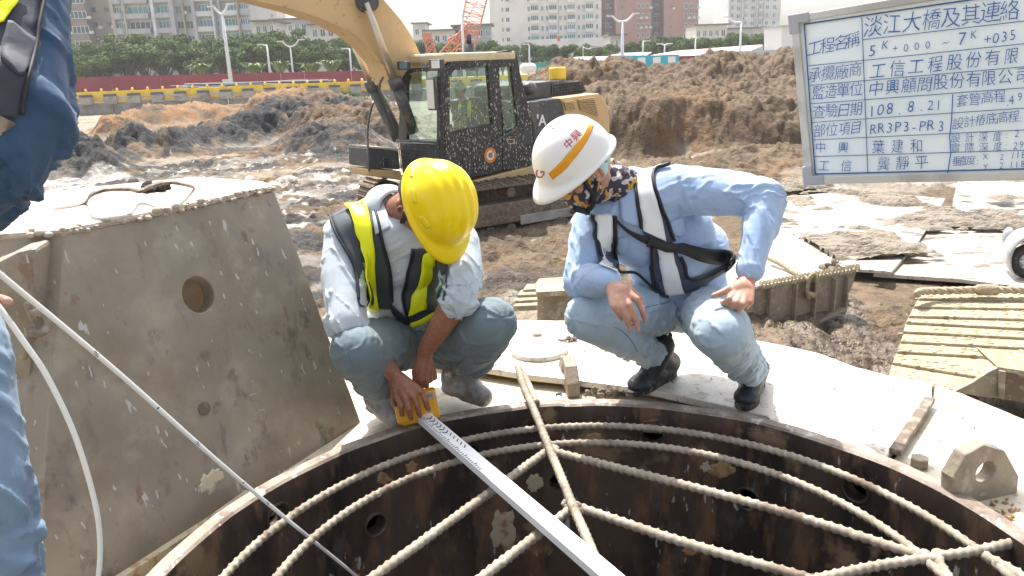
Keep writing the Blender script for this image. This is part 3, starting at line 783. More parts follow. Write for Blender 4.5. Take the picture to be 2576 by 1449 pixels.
def rock(f, s_):                        # angular lumps with sharp creases
    return clods(kx * f, ky * f, s_) * (.55 + .9 * vn(kx * f * 2.1, ky * f * 2.1, s_ + 3)) - .35
Hh += rough * (.14 * (fbm(X * .9, Y * .9, 11, 4) - .5) + sel * hs * (.20 * rock(1.1, 3) + .17 * rock(2.4, 7) + .12 * rock(4.6, 13) + .065 * rock(9, 17) * (Y < 42)))
cl = clods(X * 2.6, Y * 2.6, 7) * .5 + clods(X * 5.5, Y * 5.5, 13) * .5
Hh += .10 * rough * (fbm(X * 2.6, Y * 2.6, 21, 4, True) - .6)
# flat track by the steel plates at right, and the churned lane
pl = sst(2.0, 3.2, X) * sst(19, 15, Y)
Hh = Hh * (1 - .8 * pl) - .10 * pl
Hh -= .8 * sst(9.2, 7.4, Y) * sst(1.5, 2.4, X)  * 0
edge = sst(68, 58, np.hypot(X, Y)); Z = GZ + (Hh + .02) * edge - .25 * (1 - edge)
V = np.stack([X, Y, Z], -1).reshape(-1, 3)
i0 = (np.arange(NRr - 1)[:, None] * NA + np.arange(NA - 1)[None]).ravel()
Fq = np.stack([i0, i0 + 1, i0 + NA + 1, i0 + NA], 1)
me = bpy.data.meshes.new('mud_field'); me.vertices.add(len(V)); me.vertices.foreach_set('co', V.astype('f').ravel())
me.loops.add(len(Fq) * 4); me.loops.foreach_set('vertex_index', Fq.ravel().astype('i'))
me.polygons.add(len(Fq)); me.polygons.foreach_set('loop_start', (np.arange(len(Fq)) * 4).astype('i')); me.polygons.foreach_set('loop_total', np.full(len(Fq), 4, 'i'))
me.update(); me.validate(); shade(me)
def attr(name, arr): a = me.attributes.new(name, 'FLOAT', 'POINT'); a.data.foreach_set('value', arr.astype('f').ravel())
nz = fbm(X * .6, Y * .6, 71, 4); n2 = fbm(X * 1.8, Y * 1.8, 91, 4); n3 = fbm(X * 3.5, Y * 3.5, 97, 3)
leftm = sst(3, -2, X)
oran = np.maximum(At[1], leftm * sst(.56, .66, nz) * .4) * sst(.36, .52, n2)
oran = np.maximum(oran, .32 * sst(.58, .68, fbm(X * .35, Y * .35, 44, 3)) * sst(.4, .55, n2))
blk = np.maximum(At[2], leftm * sst(.44, .54, fbm(X * .45, Y * .45, 61, 3)) * sst(34, 28, Y) * .9) * sst(.32, .46, n2)
wet = leftm * sst(.36, .50, fbm(X * .5, Y * .5, 83, 4)) * sst(36, 30, Y) * sst(.5, .3, Hh)
wet = wet * sst(.75, .4, cl)
lowm = sst(.7, .35, Hh)
wet = np.maximum(wet, .8 * lowm * sst(.56, .66, fbm(X * .7, Y * .7, 19, 3)) * sst(28, 20, Y))
pale = np.maximum(wet * sst(.34, .46, n3) * .9, sst(.60, .66, nz) * .4 * lowm)  # wet part paints white glare into the colour; the rest is pale soil
pale = np.maximum(pale, sst(28, 34, Y) * leftm * sst(.35, .1, Hh) * .55)
attr('orange', np.clip(oran, 0, 1)); attr('black', np.clip(blk, 0, 1)); attr('wet', np.clip(wet, 0, 1)); attr('pale', np.clip(pale, 0, 1))
me.materials.append(M['mud'])
tag(link(bpy.data.objects.new('mud_field', me)), 'churned wet mud field with brown, black and orange spoil heaps', kind='structure')

# ------------------------------------------------------------------ steel road plates at right
def zslab(name, pix, z, th_, mt, lab, bevel=.006, kind='structure', cat=None):
    poly = [P(u, v, z) for u, v in pix]; mb = MB().prism(poly, (0, 0, -th_)); mb.v, mb.f = recalc(mb.v, mb.f)
    return tag(mb.build(name, mt, None, bevel=bevel), lab, cat, kind=kind)
zslab('road_plate', [(1890, 660), (2040, 664), (2150, 676), (2242, 683), (2268, 655), (2300, 622), (2335, 570), (2378, 499), (2300, 492), (2150, 480), (1900, 500)], -1.50, .04, M['paleslab'], 'pale muddy steel road plate right of the man in the white helmet')
zslab('road_plate', [(2197, 687), (2300, 694), (2420, 702), (2576, 722), (2760, 745), (2760, 560), (2420, 540), (2378, 545), (2320, 600), (2260, 650), (2240, 686)], -1.56, .05, M['paleslab'], 'pale steel road plate under the small wheel at the right edge')
zslab('road_plate', [(2396, 532), (2760, 554), (2760, 462), (2410, 455), (2398, 500)], -1.60, .04, M['paleslab'], 'farther pale steel road plate just below the whiteboard')
def smear(nm, x0, x1, y0, y1, zf, fmask, lab, st_=.028):
    gx = np.arange(x0, x1, st_); gy = np.arange(y0, y1, st_); GX, GY = np.meshgrid(gx, gy); H = fmask(GX, GY)
    V = np.stack([GX, GY, zf + H], -1); ok = H > .002; nx_ = len(gx); ny_ = len(gy)
    q = ok[:-1, :-1] | ok[1:, :-1] | ok[:-1, 1:] | ok[1:, 1:]; ii = np.nonzero(q.ravel())[0]; r = ii // (nx_ - 1); c = ii % (nx_ - 1); a0 = r * nx_ + c
    F = np.stack([a0, a0 + 1, a0 + nx_ + 1, a0 + nx_], 1); used = np.unique(F); mp_ = np.full(nx_ * ny_, -1); mp_[used] = np.arange(len(used))
    o = mesh_obj(nm, [tuple(v) for v in V.reshape(-1, 3)[used]], mp_[F].tolist(), M['mud'], None, True); pa_ = o.data.attributes.new('pale', 'FLOAT', 'POINT'); pa_.data.foreach_set('value', [.45] * len(o.data.vertices)); return tag(o, lab, kind='stuff')
def plate_mask(GX, GY):
    rx = GX * .96 + GY * .28; ry = GY * .96 - GX * .28      # lane direction
    lane = np.exp(-((rx - 7.2) / .9) ** 2) * .30 + np.exp(-((rx - 10.4) / .8) ** 2) * .26
    n = fbm(GX * 1.3, GY * 1.3, 5, 4) + .30 * (fbm(GX * 5, GY * 5, 9, 3) - .5); rid = .5 + .5 * np.sin((GY + .12 * GX + .15 * fbm(GX * 2, GY * 2, 4, 2)) * 2 * np.pi / .21)
    k = n + lane * (.40 + .85 * rid) - .73
    h = np.clip(k * .5, 0, .07) * (.35 + .65 * clods(GX * 9, GY * 9, 3)) + (k > 0) * .006; return np.where(k > 0, h, -.006)
PLZ = -1.497
smear('mud_smear', 4.3, 12.6, 9.9, 16.6, PLZ, lambda a, b: plate_mask(a, b), 'track-printed mud smeared and crumbled over the steel road plates')
# lumpy wet mud between the beam and the ribbed stack
gx = np.linspace(1.6, 5.4, 190); gy = np.linspace(4.3, 9.9, 250); GX, GY = np.meshgrid(gx, gy)
a_ = P(2040, 860, -1.6); b_ = P(2215, 780, -1.7)
sl_ = sst(.9, -.4, (GX - (2.2 + (GY - 5) * .42)))
GH = -1.86 + .30 * sl_ + .16 * (fbm(GX * 1.4, GY * 1.4, 3, 4) - .5) + .13 * clods(GX * 3, GY * 3, 4) * fbm(GX, GY, 5, 2) * 2 + .07 * clods(GX * 7, GY * 7, 6) + .035 * clods(GX * 15, GY * 15, 8)
GH = np.where(GY > 8.3, np.minimum(GH, -1.66), GH)
V = np.stack([GX, GY, GH], -1).reshape(-1, 3); nx_ = len(gx); i0 = (np.arange(len(gy) - 1)[:, None] * nx_ + np.arange(nx_ - 1)[None]).ravel()
mh = mesh_obj('mud_hollow', [tuple(v) for v in V], np.stack([i0, i0 + 1, i0 + nx_ + 1, i0 + nx_], 1).tolist(), M['mud'], None, True)
at_ = mh.data.attributes.new('wet', 'FLOAT', 'POINT'); at_.data.foreach_set('value', (.9 * sst(.5, .62, fbm(GX * .9, GY * .9, 12, 3))).astype('f').ravel())
tag(mh, 'dark wet lumpy mud in the hollow between the steel beam and the ribbed stack', kind='structure')
# ribbed stack
st = empty('ribbed_stack', P(2400, 850, -1.3), 'stack of yellowish mud-caked ribbed steel planks at right', 'plank stack')
rows = [(c10(1262, 750), c10(1926, 742)), (c10(1245, 793), c10(1926, 800)), (c10(1215, 845), c10(1926, 858)), (c10(1185, 905), c10(1926, 925)), (c10(1165, 945), c10(1926, 985)), (c10(1150, 1005), c10(1926, 1045)),
        (c10(1132, 1068), c10(1926, 1110)), (c10(1108, 1133), c10(1926, 1180)), (c10(1078, 1205), c10(1700, 1308)), (c10(1050, 1308), c10(1480, 1392))]
for k in range(9):
    z = -.93 - .024 * k; (a, b), (c, d) = rows[k], rows[k + 1]
    ex = lambda p, q: (q[0] + (q[0] - p[0]) * .35, q[1] + (q[1] - p[1]) * .35)
    if k < 7: b = ex(a, b); d = ex(c, d)
    if k == 7: b = ex(a, b); d = c10(1760, 1240); 
    if k == 8: b = c10(1700, 1308)
    pts = [P(*a, z), P(*b, z), P(*d, z), P(*c, z)]
    if k == 7: pts = [P(*a, z), P(*b, z), P(*c10(1926, 1260), z), P(*c10(1760, 1240), z), P(*c10(1700, 1308), z), P(*c, z)]
    back = (pts[0] - pts[-1]); back.z = 0; 
    mb = MB().prism(pts, (0, 0, -.07)); mb.v, mb.f = recalc(mb.v, mb.f); mb.build('plank', M['rib'], st, bevel=.012)
mb = MB(); rnd = random.Random(8)
for k in range(1, 10):
    z = -.93 - .024 * (k - 1); (a, b) = rows[k]
    for i in range(36):
        t = rnd.random(); u = a[0] + (b[0] - a[0]) * t; v = a[1] + (b[1] - a[1]) * t - rnd.uniform(0, 20)
        s = rnd.uniform(.006, .018); mb.ell(P(u, v, z), (s * 1.6, 0, 0), (0, s, 0), (0, 0, s * .45), 6, 4)
mb.build('mud_crust', M['rib'], st, True)['kind'] = 'stuff'
e = [c10(1050, 1310), c10(1480, 1393), c10(1480, 1405), c10(1120, 1345)]
V = [P(*p, -1.30) for p in e]; tag(mesh_obj('puddle', V, [list(range(4))], M['puddle']), 'yellow film of water under the ribbed stack', kind='structure')
# bracket box at lower right
bx = empty('bracket', P(2500, 1000, -.6), 'muddy steel bracket box with a dark hollow at the right edge', 'steel bracket')
zb = -.62
for nm, pix, dv in (('side_web', [(1480, 1393), (1765, 1243), (1762, 1255), (1500, 1405)], None),):
    pass
def vplate(pix, o, nrm, th_, name, mt, parent):
    pts = [PL(*c10(*p), o, nrm) for p in pix]; mb = MB().prism(pts, -Vector(nrm) * th_); mb.v, mb.f = recalc(mb.v, mb.f); return mb.build(name, mt, parent, bevel=.004)
o_ = P(*c10(1500, 1400), -.62)
nn = Vector((-.2, -1, 0)).normalized()
if True:
    vplate([(1480, 1395), (1600, 1335), (1700, 1268), (1765, 1240), (1790, 1262), (1775, 1440), (1640, 1430)], o_, nn, .03, 'web', M['steelmud'], bx)
    vplate([(1770, 1262), (1812, 1268), (1800, 1450), (1765, 1440)], o_ + Vector((0, -.03, 0)), nn, .02, 'stiffener', M['steelmud'], bx)
    vplate([(1812, 1270), (2100, 1330), (2100, 1490), (1790, 1445)], o_ + Vector((0, .25, 0)), nn, .02, 'back_plate', M['clod'], bx)
    vplate([(1755, 1236), (1926, 1262), (2100, 1300), (2100, 1325), (1926, 1288), (1765, 1262)], o_, nn, .3, 'top_flange', M['rib'], bx)
# box beam beside the white-helmet man
bmn = empty('box_beam', P(1930, 720, -1.0), 'muddy steel walkway beam with welded teeth along its edge, behind the white-helmet man', 'steel beam')
A_ = P(*c10(60, 745), -1.0); B_ = P(*c10(850, 605), -1.0); bt = (B_ - A_).normalized(); bn = Vector((bt.y, -bt.x, 0)).normalized()
def BP(x, y, k=0.): return PL(*c10(x, y), A_ + bn * k, bn)
mb = MB().prism([BP(60, 760), BP(225, 728), BP(700, 640), BP(850, 612), BP(820, 720), BP(750, 855), BP(500, 975), BP(265, 1068), BP(60, 1120)], -bn * .05); mb.v, mb.f = recalc(mb.v, mb.f); mb.build('web', M['steelmud'], bmn, bevel=.004)
q = [BP(40, 748, .03), BP(850, 603, .03)]; q += [q[1] - bn * .9, q[0] - bn * .9]
mb = MB().prism(q, (0, 0, -.03)); mb.v, mb.f = recalc(mb.v, mb.f); mb.build('top_plate', M['paleslab'], bmn, bevel=.004)
for x, y0, y1 in ((265, 735, 1060), (432, 700, 1000), (560, 690, 940), (685, 668, 885), (765, 650, 845)):
    a = BP(x, y0); b = BP(x - 3, y1); mb = MB().box((a + b) / 2 + bn * .03, (.02, .06, (a - b).length), Matrix((bt, bn, Vector((0, 0, 1)))).transposed()); mb.build('stiffener', M['steelmud'], bmn)
mb = MB().prism([BP(60, 1110, .02), BP(268, 1052, .02), BP(500, 968, .02), BP(752, 848, .02), BP(750, 862, .02), BP(500, 985, .02), BP(268, 1075, .02), BP(60, 1130, .02)], bn * .08); mb.v, mb.f = recalc(mb.v, mb.f); mb.build('bottom_flange', M['steelmud'], bmn, bevel=.003)
mb = MB().prism([BP(300, 1070, -.1), BP(500, 985, -.1), BP(430, 1140, -.1), BP(310, 1150, -.1)], -bn * .2); mb.v, mb.f = recalc(mb.v, mb.f); mb.build('leg', M['steelmud'], bmn)
for i in range(27):
    a = BP(232 + i * 24, 728 - i * 4.4, .035); MB().prism([a + Vector((0, 0, -.02)), a + bt * .035 + Vector((0, 0, -.02)), a + bt * .02 + Vector((0, 0, .06))], -bn * .05).build('tooth', M['rib'], bmn)
tag(clod(BP(715, 610, -.05), .12, 5, 12).build('mud_clod', M['clod']), 'tall mud lump on the far end of the walkway beam', 'mud clod')
def wire_rope(name, pts, r, lab):
    pp = curve(pts, 50); mb = MB()
    for k in range(3):
        q = []
        for i, p in enumerate(pp):
            t = (pp[min(i + 1, 49)] - pp[max(i - 1, 0)]).normalized(); a = t.cross(Vector((0, 0, 1))).normalized(); b = t.cross(a); w = i * .75 + k * 2.094
            q.append(p + (a * math.cos(w) + b * math.sin(w)) * r * .55)
        mb.tube(q, r * .6, 6)
    return tag(mb.build(name, M['rope'], None, True), lab, 'wire rope')
wire_rope('wire_rope', [BP(285, 535, -.55), BP(340, 560, -.4), BP(400, 595, -.25), BP(470, 640, -.05), BP(545, 685, .06)], .028, 'thick dusty wire rope lying on the walkway beam and ending in a shackle')
s2 = empty('shackle', BP(560, 740, .06), 'dusty round shackle hanging from the end of the wire rope on the beam', 'shackle')
c_ = BP(560, 725, .06); MB().tube([c_ + (bt * math.cos(w) * .06 + Vector((0, 0, 1)) * math.sin(w) * .14) for w in [R_(a) for a in range(-60, 250, 15)]], .018, 8).build('bow', M['rib'], s2, True)
MB().cyl(BP(525, 762, .06), BP(575, 778, .06), .03, 12).build('pin', M['rib'], s2, True)
wire_rope('wire_rope', [P(*c10(1235, 775), -.86), P(*c10(1250, 755), -.84), P(*c10(1330, 748), -.86), P(*c10(1450, 745), -.86), P(*c10(1620, 740), -.86), P(*c10(1926, 742), -.86), P(*c10(2080, 745), -.86)], .032, 'dusty wire rope with a swaged sleeve along the top of the ribbed stack')
a = P(*c10(1625, 740), -.86); b = P(*c10(1755, 740), -.86)
MB().cyl(a, b, .05, 14).build('rope_sleeve', M['rib'], None, True, bevel=.01); tag(COL.objects[-1], 'muddy swaged metal sleeve on the wire rope of the ribbed stack', 'rope sleeve')
# ribbed piece and bracket between the two men
rs = empty('ribbed_plate', P(1390, 740, -1.3), 'yellowish ribbed steel piece and bracket seen between the two squatting men', 'steel piece')
for k in range(5):
    y = 700 + k * 14; x0 = [1355, 1325, 1310, 1305, 1300][k]; z = -1.15 - .03 * k
    mb = MB().prism([P(x0, y, z), P(1560, y - 12, z), P(1560, y + 2, z), P(x0 - 10, y + 14, z)], (0, 0, -.06)); mb.v, mb.f = recalc(mb.v, mb.f); mb.build('plank', M['rib'], rs, bevel=.012)
nn2 = Vector((0, -1, 0)); o2 = P(1360, 806, -.9)
for nm, px, k, mt in (('web', [(1352, 745), (1366, 738), (1368, 806), (1352, 806)], 0, 'rib'), ('back_plate', [(1366, 742), (1500, 735), (1500, 806), (1366, 806)], .2, 'steelmud'), ('top_flange', [(1350, 735), (1500, 727), (1500, 738), (1350, 748)], -.02, 'rib')):
    pts = [PL(u, v, o2 + Vector((0, k, 0)), nn2) for u, v in px]; mb = MB().prism(pts, -nn2 * (.02 if nm != 'top_flange' else .25)); mb.v, mb.f = recalc(mb.v, mb.f); mb.build(nm, M[mt], rs)
# small wheel and mudguard at right edge
M['rubber'] = mat('rubber', (.035, .034, .032), .8, layers=[(8, .5, .6, (.16, .13, .1))]); M['silver'] = mat('silver', (.62, .63, .64), .3, .7)
M['palepaint'] = mat('palepaint', (.36, .39, .41), .35, layers=[(6, .5, .6, (.5, .48, .44))])
wc = P(2592, 704, -1.56); wd = DEP(wc); wr = 44 / FPX * wd; wc = wc + Vector((.02, .1, wr))
cart = empty('service_vehicle', wc - Vector((0, 0, wr)), 'vehicle at the right edge with pale grey mudguard and small silver-rimmed tyre', 'vehicle')
ax = Vector((-.35, -.93, 0)).normalized(); tx = Vector((ax.y, -ax.x, 0)); 
if tx.x < 0: tx = -tx
wh = empty('wheel', (0, 0, 0)); wh.parent = cart
wh.location = wc - cart.location
Mwh = []
def wadd(nm, mb, mt, bevel=0):
    o = mesh_obj(nm, [v for v in mb.v], mb.f, M[mt], None, True); o.data.transform(Matrix.Translation(-wc)); o.parent = wh; return o
t = MB()
for R2, wdt, nm, mt in ((wr, .075, 'tyre', 'rubber'),):
    ring = []
    for k in range(36):
        w = 2 * math.pi * k / 36; ring.append(wc + (tx * math.cos(w) + Vector((0, 0, 1)) * math.sin(w)) * (R2 - .05))
    wadd('tyre', MB().tube(ring, .058, 12, closed=True), mt)
rim = MB().cyl(wc + ax * .02, wc + ax * .035, wr * .66, 28); 
wadd('rim', rim, 'silver')
hb = MB()
for k in range(8):
    w = 2 * math.pi * k / 8; d = tx * math.cos(w) + Vector((0, 0, 1)) * math.sin(w); hb.caps(wc + ax * .04 + d * .03, wc + ax * .045 + d * wr * .5, .018, .012, 8, 3)
hb.ell(wc + ax * .05, tx * .035, Vector((0, 0, .035)), ax * .03, 12, 8); wadd('hub', hb, 'silver')
V = []; Fc = []
arc_ = [math.radians(a) for a in range(20, 231, 10)]
for w in arc_:
    d = tx * math.cos(w) + Vector((0, 0, 1)) * math.sin(w) * 1.25; p = wc + d * (wr + .03) + Vector((0, 0, .05))
    V += [p + ax * .14, p - ax * .30, p - ax * .30 - d * .02, p + ax * .14 - d * .02]
for i in range(len(arc_) - 1):
    for k in range(4): Fc.append([i * 4 + k, i * 4 + (k + 1) % 4, i * 4 + 4 + (k + 1) % 4, i * 4 + 4 + k])
V, Fc = recalc(V, Fc); mesh_obj('mudguard', V, Fc, M['palepaint'], cart, True)
mb = MB().box(wc + tx * 1.0 - ax * .3 + Vector((0, 0, .5)), (1.3, .5, .35), Matrix((tx, ax, Vector((0, 0, 1)))).transposed()); mb.build('body', M['palepaint'], cart, bevel=.06)
MB().ell(P(2562, 605, -1.2) + Vector((0, .2, 0)), (.06, 0, 0), (0, .1, 0), (0, 0, .13), 12, 8).build('lamp_cover', M['palepaint'], cart, True)

# ================================================================== background
M['conc'] = mat('conc', (.40, .38, .34), .85, layers=[(1.2, .45, .6, (.30, .28, .25)), (.5, .56, .62, (.22, .2, .18), (1, 1, 3))])
M['yellow'] = mat('yellow', (.92, .62, .05), .5, layers=[(1.5, .5, .65, (.80, .52, .06))])
M['grey'] = mat('grey', (.42, .42, .42), .7); M['dgrey'] = mat('dgrey', (.12, .12, .12), .7)
M['maroon'] = mat('maroon', (.28, .045, .06), .6, layers=[(.3, .4, .6, (.22, .04, .05))])
M['post'] = mat('post', (.62, .64, .66), .5)
wl0 = P(120, 288, GZ); wl1 = P(960, 250, GZ); wdir = (wl1 - wl0).normalized(); wn_ = Vector((wdir.y, -wdir.x, 0))
def WX(u): 
    p = PL(u, 260, wl0, wn_); return (p - wl0).dot(wdir)
barrier = empty('barrier_wall', wl0, 'long concrete wall with yellow boards and grey blocks along the far side of the mud', 'barrier')
Lw = WX(1420)
rotw = Matrix((wdir, wn_, Vector((0, 0, 1)))).transposed()
def wbox(nm, x0, x1, y0, y1, z0, z1, mt, parent=barrier):
    c = wl0 + wdir * (x0 + x1) / 2 + wn_ * (y0 + y1) / 2; c.z = GZ + (z0 + z1) / 2
    return MB().box(c, (abs(x1 - x0), abs(y1 - y0), z1 - z0), rotw).build(nm, M[mt], parent)
i = 0; x = -4.
while x < Lw:
    wbox('concrete_panel', x, x + 3.0 - .06, -.3, .0, -.2, .72 + .03 * (i % 2), 'conc'); i += 1; x += 3.0
x = -4.
while x < Lw: wbox('yellow_board', x, x + 3.0 - .05, -.2, .03, .80, 1.62, 'yellow'); x += 3.0
for z in (.95, 1.15): wbox('rail', -4, Lw, .05, .12, z, z + .06, 'post')
xs = [(585, 690), (785, 888), (972, 1072), (1158, 1250), (1333, 1422), (1502, 1588), (1662, 1745), (1820, 1900), (1970, 2050), (2118, 2195), (2258, 2330), (2398, 2470)]
ctr = [WX(.3472 * (a + b) / 2) for a, b in xs]; stp = (ctr[-1] - ctr[0]) / 11
for k in range(-3, 19):
    x = ctr[0] + stp * k; w = .46
    b = wbox('grey_block', x - w, x + w, .13, .5, .62, 1.22, 'conc'); wbox('block_cap', x - w, x + w, .12, .52, 1.225, 1.42, 'dgrey')
for k in range(-1, 22):
    x = ctr[0] + stp * .5 * k * 1.3; c = wl0 + wdir * x; c.z = GZ + 1.72
    MB().ell(c, (.12, 0, 0), (0, .12, 0), (0, 0, .16), 6, 5).build('warning_lamp', M['yellow'], barrier)
# hoarding
def hoard(u0, u1, v0, v1, d0, d1, lab, pw=2.4):
    a = W3(u0, v0, d0); b = W3(u1, v1, d1); L = (Vector((b.x - a.x, b.y - a.y))).length; n = max(int(L / pw), 2)
    root = empty('site_hoarding', (a.x, a.y, GZ), lab, 'hoarding'); 
    for i in range(n):
        p = a.lerp(b, i / n); q = a.lerp(b, (i + 1) / n - .04 / L); zt_ = (p.z + q.z) / 2 + (.03 if i % 2 else 0)
        t = (q - p); t.z = 0; nn_ = Vector((t.y, -t.x, 0)).normalized() * .05
        mb = MB().prism([Vector((p.x, p.y, GZ)), Vector((q.x, q.y, GZ)), Vector((q.x, q.y, zt_)), Vector((p.x, p.y, zt_))], nn_); mb.v, mb.f = recalc(mb.v, mb.f)
        mb.build('panel', M['maroon'], root)
    for i in range(0, n, 4):
        p = a.lerp(b, i / n); MB().cyl(Vector((p.x, p.y, GZ)), Vector((p.x, p.y, p.z + .5)), .06, 6).build('post', M['maroon'], root)
    return root
hoard(90, 1000, 197, 176, 88, 92, 'dark red hoarding along the trees behind the yellow-topped wall', 2.6)
hoard(1395, 1640, 153, 147, 112, 118, 'dark red hoarding behind the green container at right', 4)
# rebar bundle
bun = empty('rebar_bundle', W3(640, 235, 76), 'long grey bundle of reinforcing bars stacked before the red hoarding', 'rebar bundle'); rnd = random.Random(4)
for i in range(16):
    a = W3(425 + rnd.uniform(-10, 150), 222 - rnd.uniform(-4, 12), 76 + rnd.uniform(-1, 1)); b = W3(850 + rnd.uniform(-120, 10), 206 - rnd.uniform(-8, 6), 80); MB().cyl(a, b, .06, 5).build('bar', M['dgrey'], bun)
MB().box(W3(569, 209, 78), (.6, .3, .7)).build('end_tag', M['post'], bun)

# -------- lamps
def lamp(u, vt, vb, d, arms, lab, r=.10):
    a = W3(u, vt, d); base = Vector((a.x, a.y, GZ)); root = empty('street_lamp', base, lab, 'street lamp', 'street lamps along the far road')
    MB().tube([base, a], [r * 1.5, r * .8], 8).build('pole', M['post'], root, True)
    for du, dv in arms:
        e = W3(u + du, vt + dv, d); mid = a.lerp(e, .5) + Vector((0, 0, -abs(e.x - a.x) * .18))
        MB().tube(curve([a, mid, e], 10), r * .7, 6).build('arm', M['post'], root, True)
        s = 1 if du > 0 else -1
        MB().box(e + Vector((s * .25, 0, 0)), (.8, .25, .14)).build('lamp_head', M['post'], root)
lamp(559, 38, 216, 84, [(-22, -22), (14, -28)], 'tall double-armed street lamp in front of the grey apartment block', .17)
lamp(671, 113, 180, 96, [(-10, -1)], 'short single-armed street lamp left of the lattice of trees beside the tall lamp', .12)
lamp(730, 118, 180, 98, [(-20, -14), (22, -18)], 'low V-shaped double lamp among the trees')
lamp(879, 122, 178, 96, [(-6, 0)], 'thin pole lamp seen just left of the excavator boom rods', .1)
lamp(1162, 47, 140, 80, [(5, -5)], 'thin pole lamp beside the orange crane', .12)
lamp(1331, 113, 162, 110, [(-4, -2)], 'short pole lamp right of the excavator cab roof')
lamp(1467, 118, 160, 120, [(22, 2)], 'low lamp with a long right arm between the containers')
lamp(1566, 55, 160, 100, [(-26, -15), (28, -21)], 'tall double-armed street lamp before the red-brown towers', .17)
lamp(1618, 103, 160, 110, [(6, 0)], 'thin pole lamp right of the tall double-armed lamp')
lamp(1672, 112, 150, 110, [(-8, -2), (8, -2)], 'T-shaped lamp over the red shed roof')
lamp(1865, 55, 142, 100, [(-34, -12)], 'tall single-armed lamp before the pale grey tower', .13)
lamp(1750, 92, 140, 110, [(-12, -8)], 'lamp standing before the low white houses')
lamp(1949, 66, 130, 105, [(5, 0)], 'dark pole at the left of the white shed', .12)

# -------- containers and sheds
M['cyan'] = mat('cyan', (.03, .42, .55), .5); M['green'] = mat('green', (.06, .42, .33), .5); M['white'] = mat('white', (.75, .75, .74), .5)
M['blue'] = mat('blue', (.04, .13, .35), .5); M['brown'] = mat('brown', (.25, .10, .07), .6); M['orange'] = mat('orange', (.75, .22, .02), .5)
M['crane'] = mat('crane', (.56, .22, .13), .6); M['roofred'] = mat('roofred', (.62, .25, .2), .6, layers=[(.3, .45, .55, (.7, .6, .55))]); M['roofgrey'] = mat('roofgrey', (.38, .38, .38), .6)
M['steelblue'] = mat('steelblue', (.45, .55, .58), .5)
def container(u0, u1, v0, v1, d, mt, lab, cat='container', depth=2.4, ribs=True, doors=0):
    a = W3(u0, v0, d); b = W3(u1, v1, d); root = empty('container', ((a.x + b.x) / 2, d + depth / 2, b.z), lab, cat)
    MB().box(((a.x + b.x) / 2, d + depth / 2, (a.z + b.z) / 2), (abs(b.x - a.x), depth, abs(a.z - b.z))).build('shell', M[mt], root)
    if ribs:
        n = max(int(abs(b.x - a.x) / .5), 3); mb = MB()
        for i in range(n): mb.box((a.x + (b.x - a.x) * (i + .5) / n, d - .03, (a.z + b.z) / 2), (abs(b.x - a.x) / n * .5, .06, abs(a.z - b.z) * .9))
        mb.build('corrugation', M[mt], root)
    for k in range(doors):
        x = a.x + (b.x - a.x) * (k + .5) / doors; MB().box((x, d - .08, (a.z + b.z) / 2 + .1), (.9, .06, .7)).build('window', M['white'], root)
    return root
container(1347, 1396, 158, 184, 120, 'green', 'green shipping container with double doors right of the excavator cab')
container(1557, 1708, 142, 166, 95, 'cyan', 'long cyan container cabin with small windows under the red roof', doors=4)
container(1708, 1754, 141, 164, 96, 'maroon', 'maroon container right of the long cyan cabin')
container(1754, 1777, 141, 162, 95.5, 'blue', 'small blue container box beside the maroon one')
container(1777, 1788, 140, 162, 96, 'brown', 'narrow brown container end left of the orange mixer')
b_ = W3(1800, 152, 94)
mx_ = empty('concrete_mixer', (b_.x, b_.y, b_.z - 1), 'yellow-orange mixer machine beside the containers', 'mixer')
MB().ell(b_ + Vector((.2, 0, .35)), (1.1, 0, .1), (0, .6, 0), (0, 0, .55), 16, 10).build('drum', M['orange'], mx_, True)
MB().box(b_ + Vector((0, 0, -.55)), (2.0, 1, .35)).build('chassis', M['conc'], mx_); MB().box(b_ + Vector((-.9, 0, .35)), (.3, .8, .9)).build('frame', M['orange'], mx_)
a = W3(1310, 160, 105); b = W3(1348, 184, 105); tk = empty('storage_tank', ((a.x + b.x) / 2, 106, b.z), 'pale horizontal cylindrical tank beside the green container', 'tank')
MB().caps(Vector((a.x + .5, 106, (a.z + b.z) / 2)), Vector((b.x - .5, 106, (a.z + b.z) / 2)), .65, .65, 16, 4).build('shell', M['white'], tk, True)
fe = empty('safety_fence', W3(1750, 170, 60), 'low yellow and white slatted safety fence before the containers', 'fence')
for i in range(34):
    p = W3(1719 + i * 1.9, 168 - i * .05, 72); MB().box(p, (.05, .03, .5), None).build('slat', M['yellow'], fe)
p = W3(1750, 163, 72.1); MB().box(p, (2.4, .04, .06)).build('rail', M['yellow'], fe)
def shed(pts_roof, pts_wall, d, lab, rm, wm, depth=6):
    root = empty('site_shed', W3(*pts_wall[0], d), lab, 'shed')
    mb = MB().prism([W3(u, v, d) for u, v in pts_wall], (0, depth, 0)); mb.v, mb.f = recalc(mb.v, mb.f); mb.build('wall', M[wm], root)
    mb = MB().prism([W3(u, v, d - .4) for u, v in pts_roof], (0, depth + .8, 0)); mb.v, mb.f = recalc(mb.v, mb.f); mb.build('roof', M[rm], root)
def roofq(pix, lab, mt, wall, wm, d0=96):
    root = empty('site_shed', W3(*pix[0]), lab, 'shed')
    pts = [W3(u, v, d) for u, v, d in pix]; n = len(pts); V = pts + [p - Vector((0, 0, .15)) for p in pts]
    Fc = [list(range(n)), list(range(2 * n - 1, n - 1, -1))] + [[i, (i + 1) % n, n + (i + 1) % n, n + i] for i in range(n)]
    V, Fc = recalc(V, Fc); mesh_obj('roof', V, Fc, M[mt], root)
    mb = MB().prism([W3(u, v, d0 + 1) for u, v in wall], (0, 2, 0)); mb.v, mb.f = recalc(mb.v, mb.f); mb.build('wall', M[wm], root)
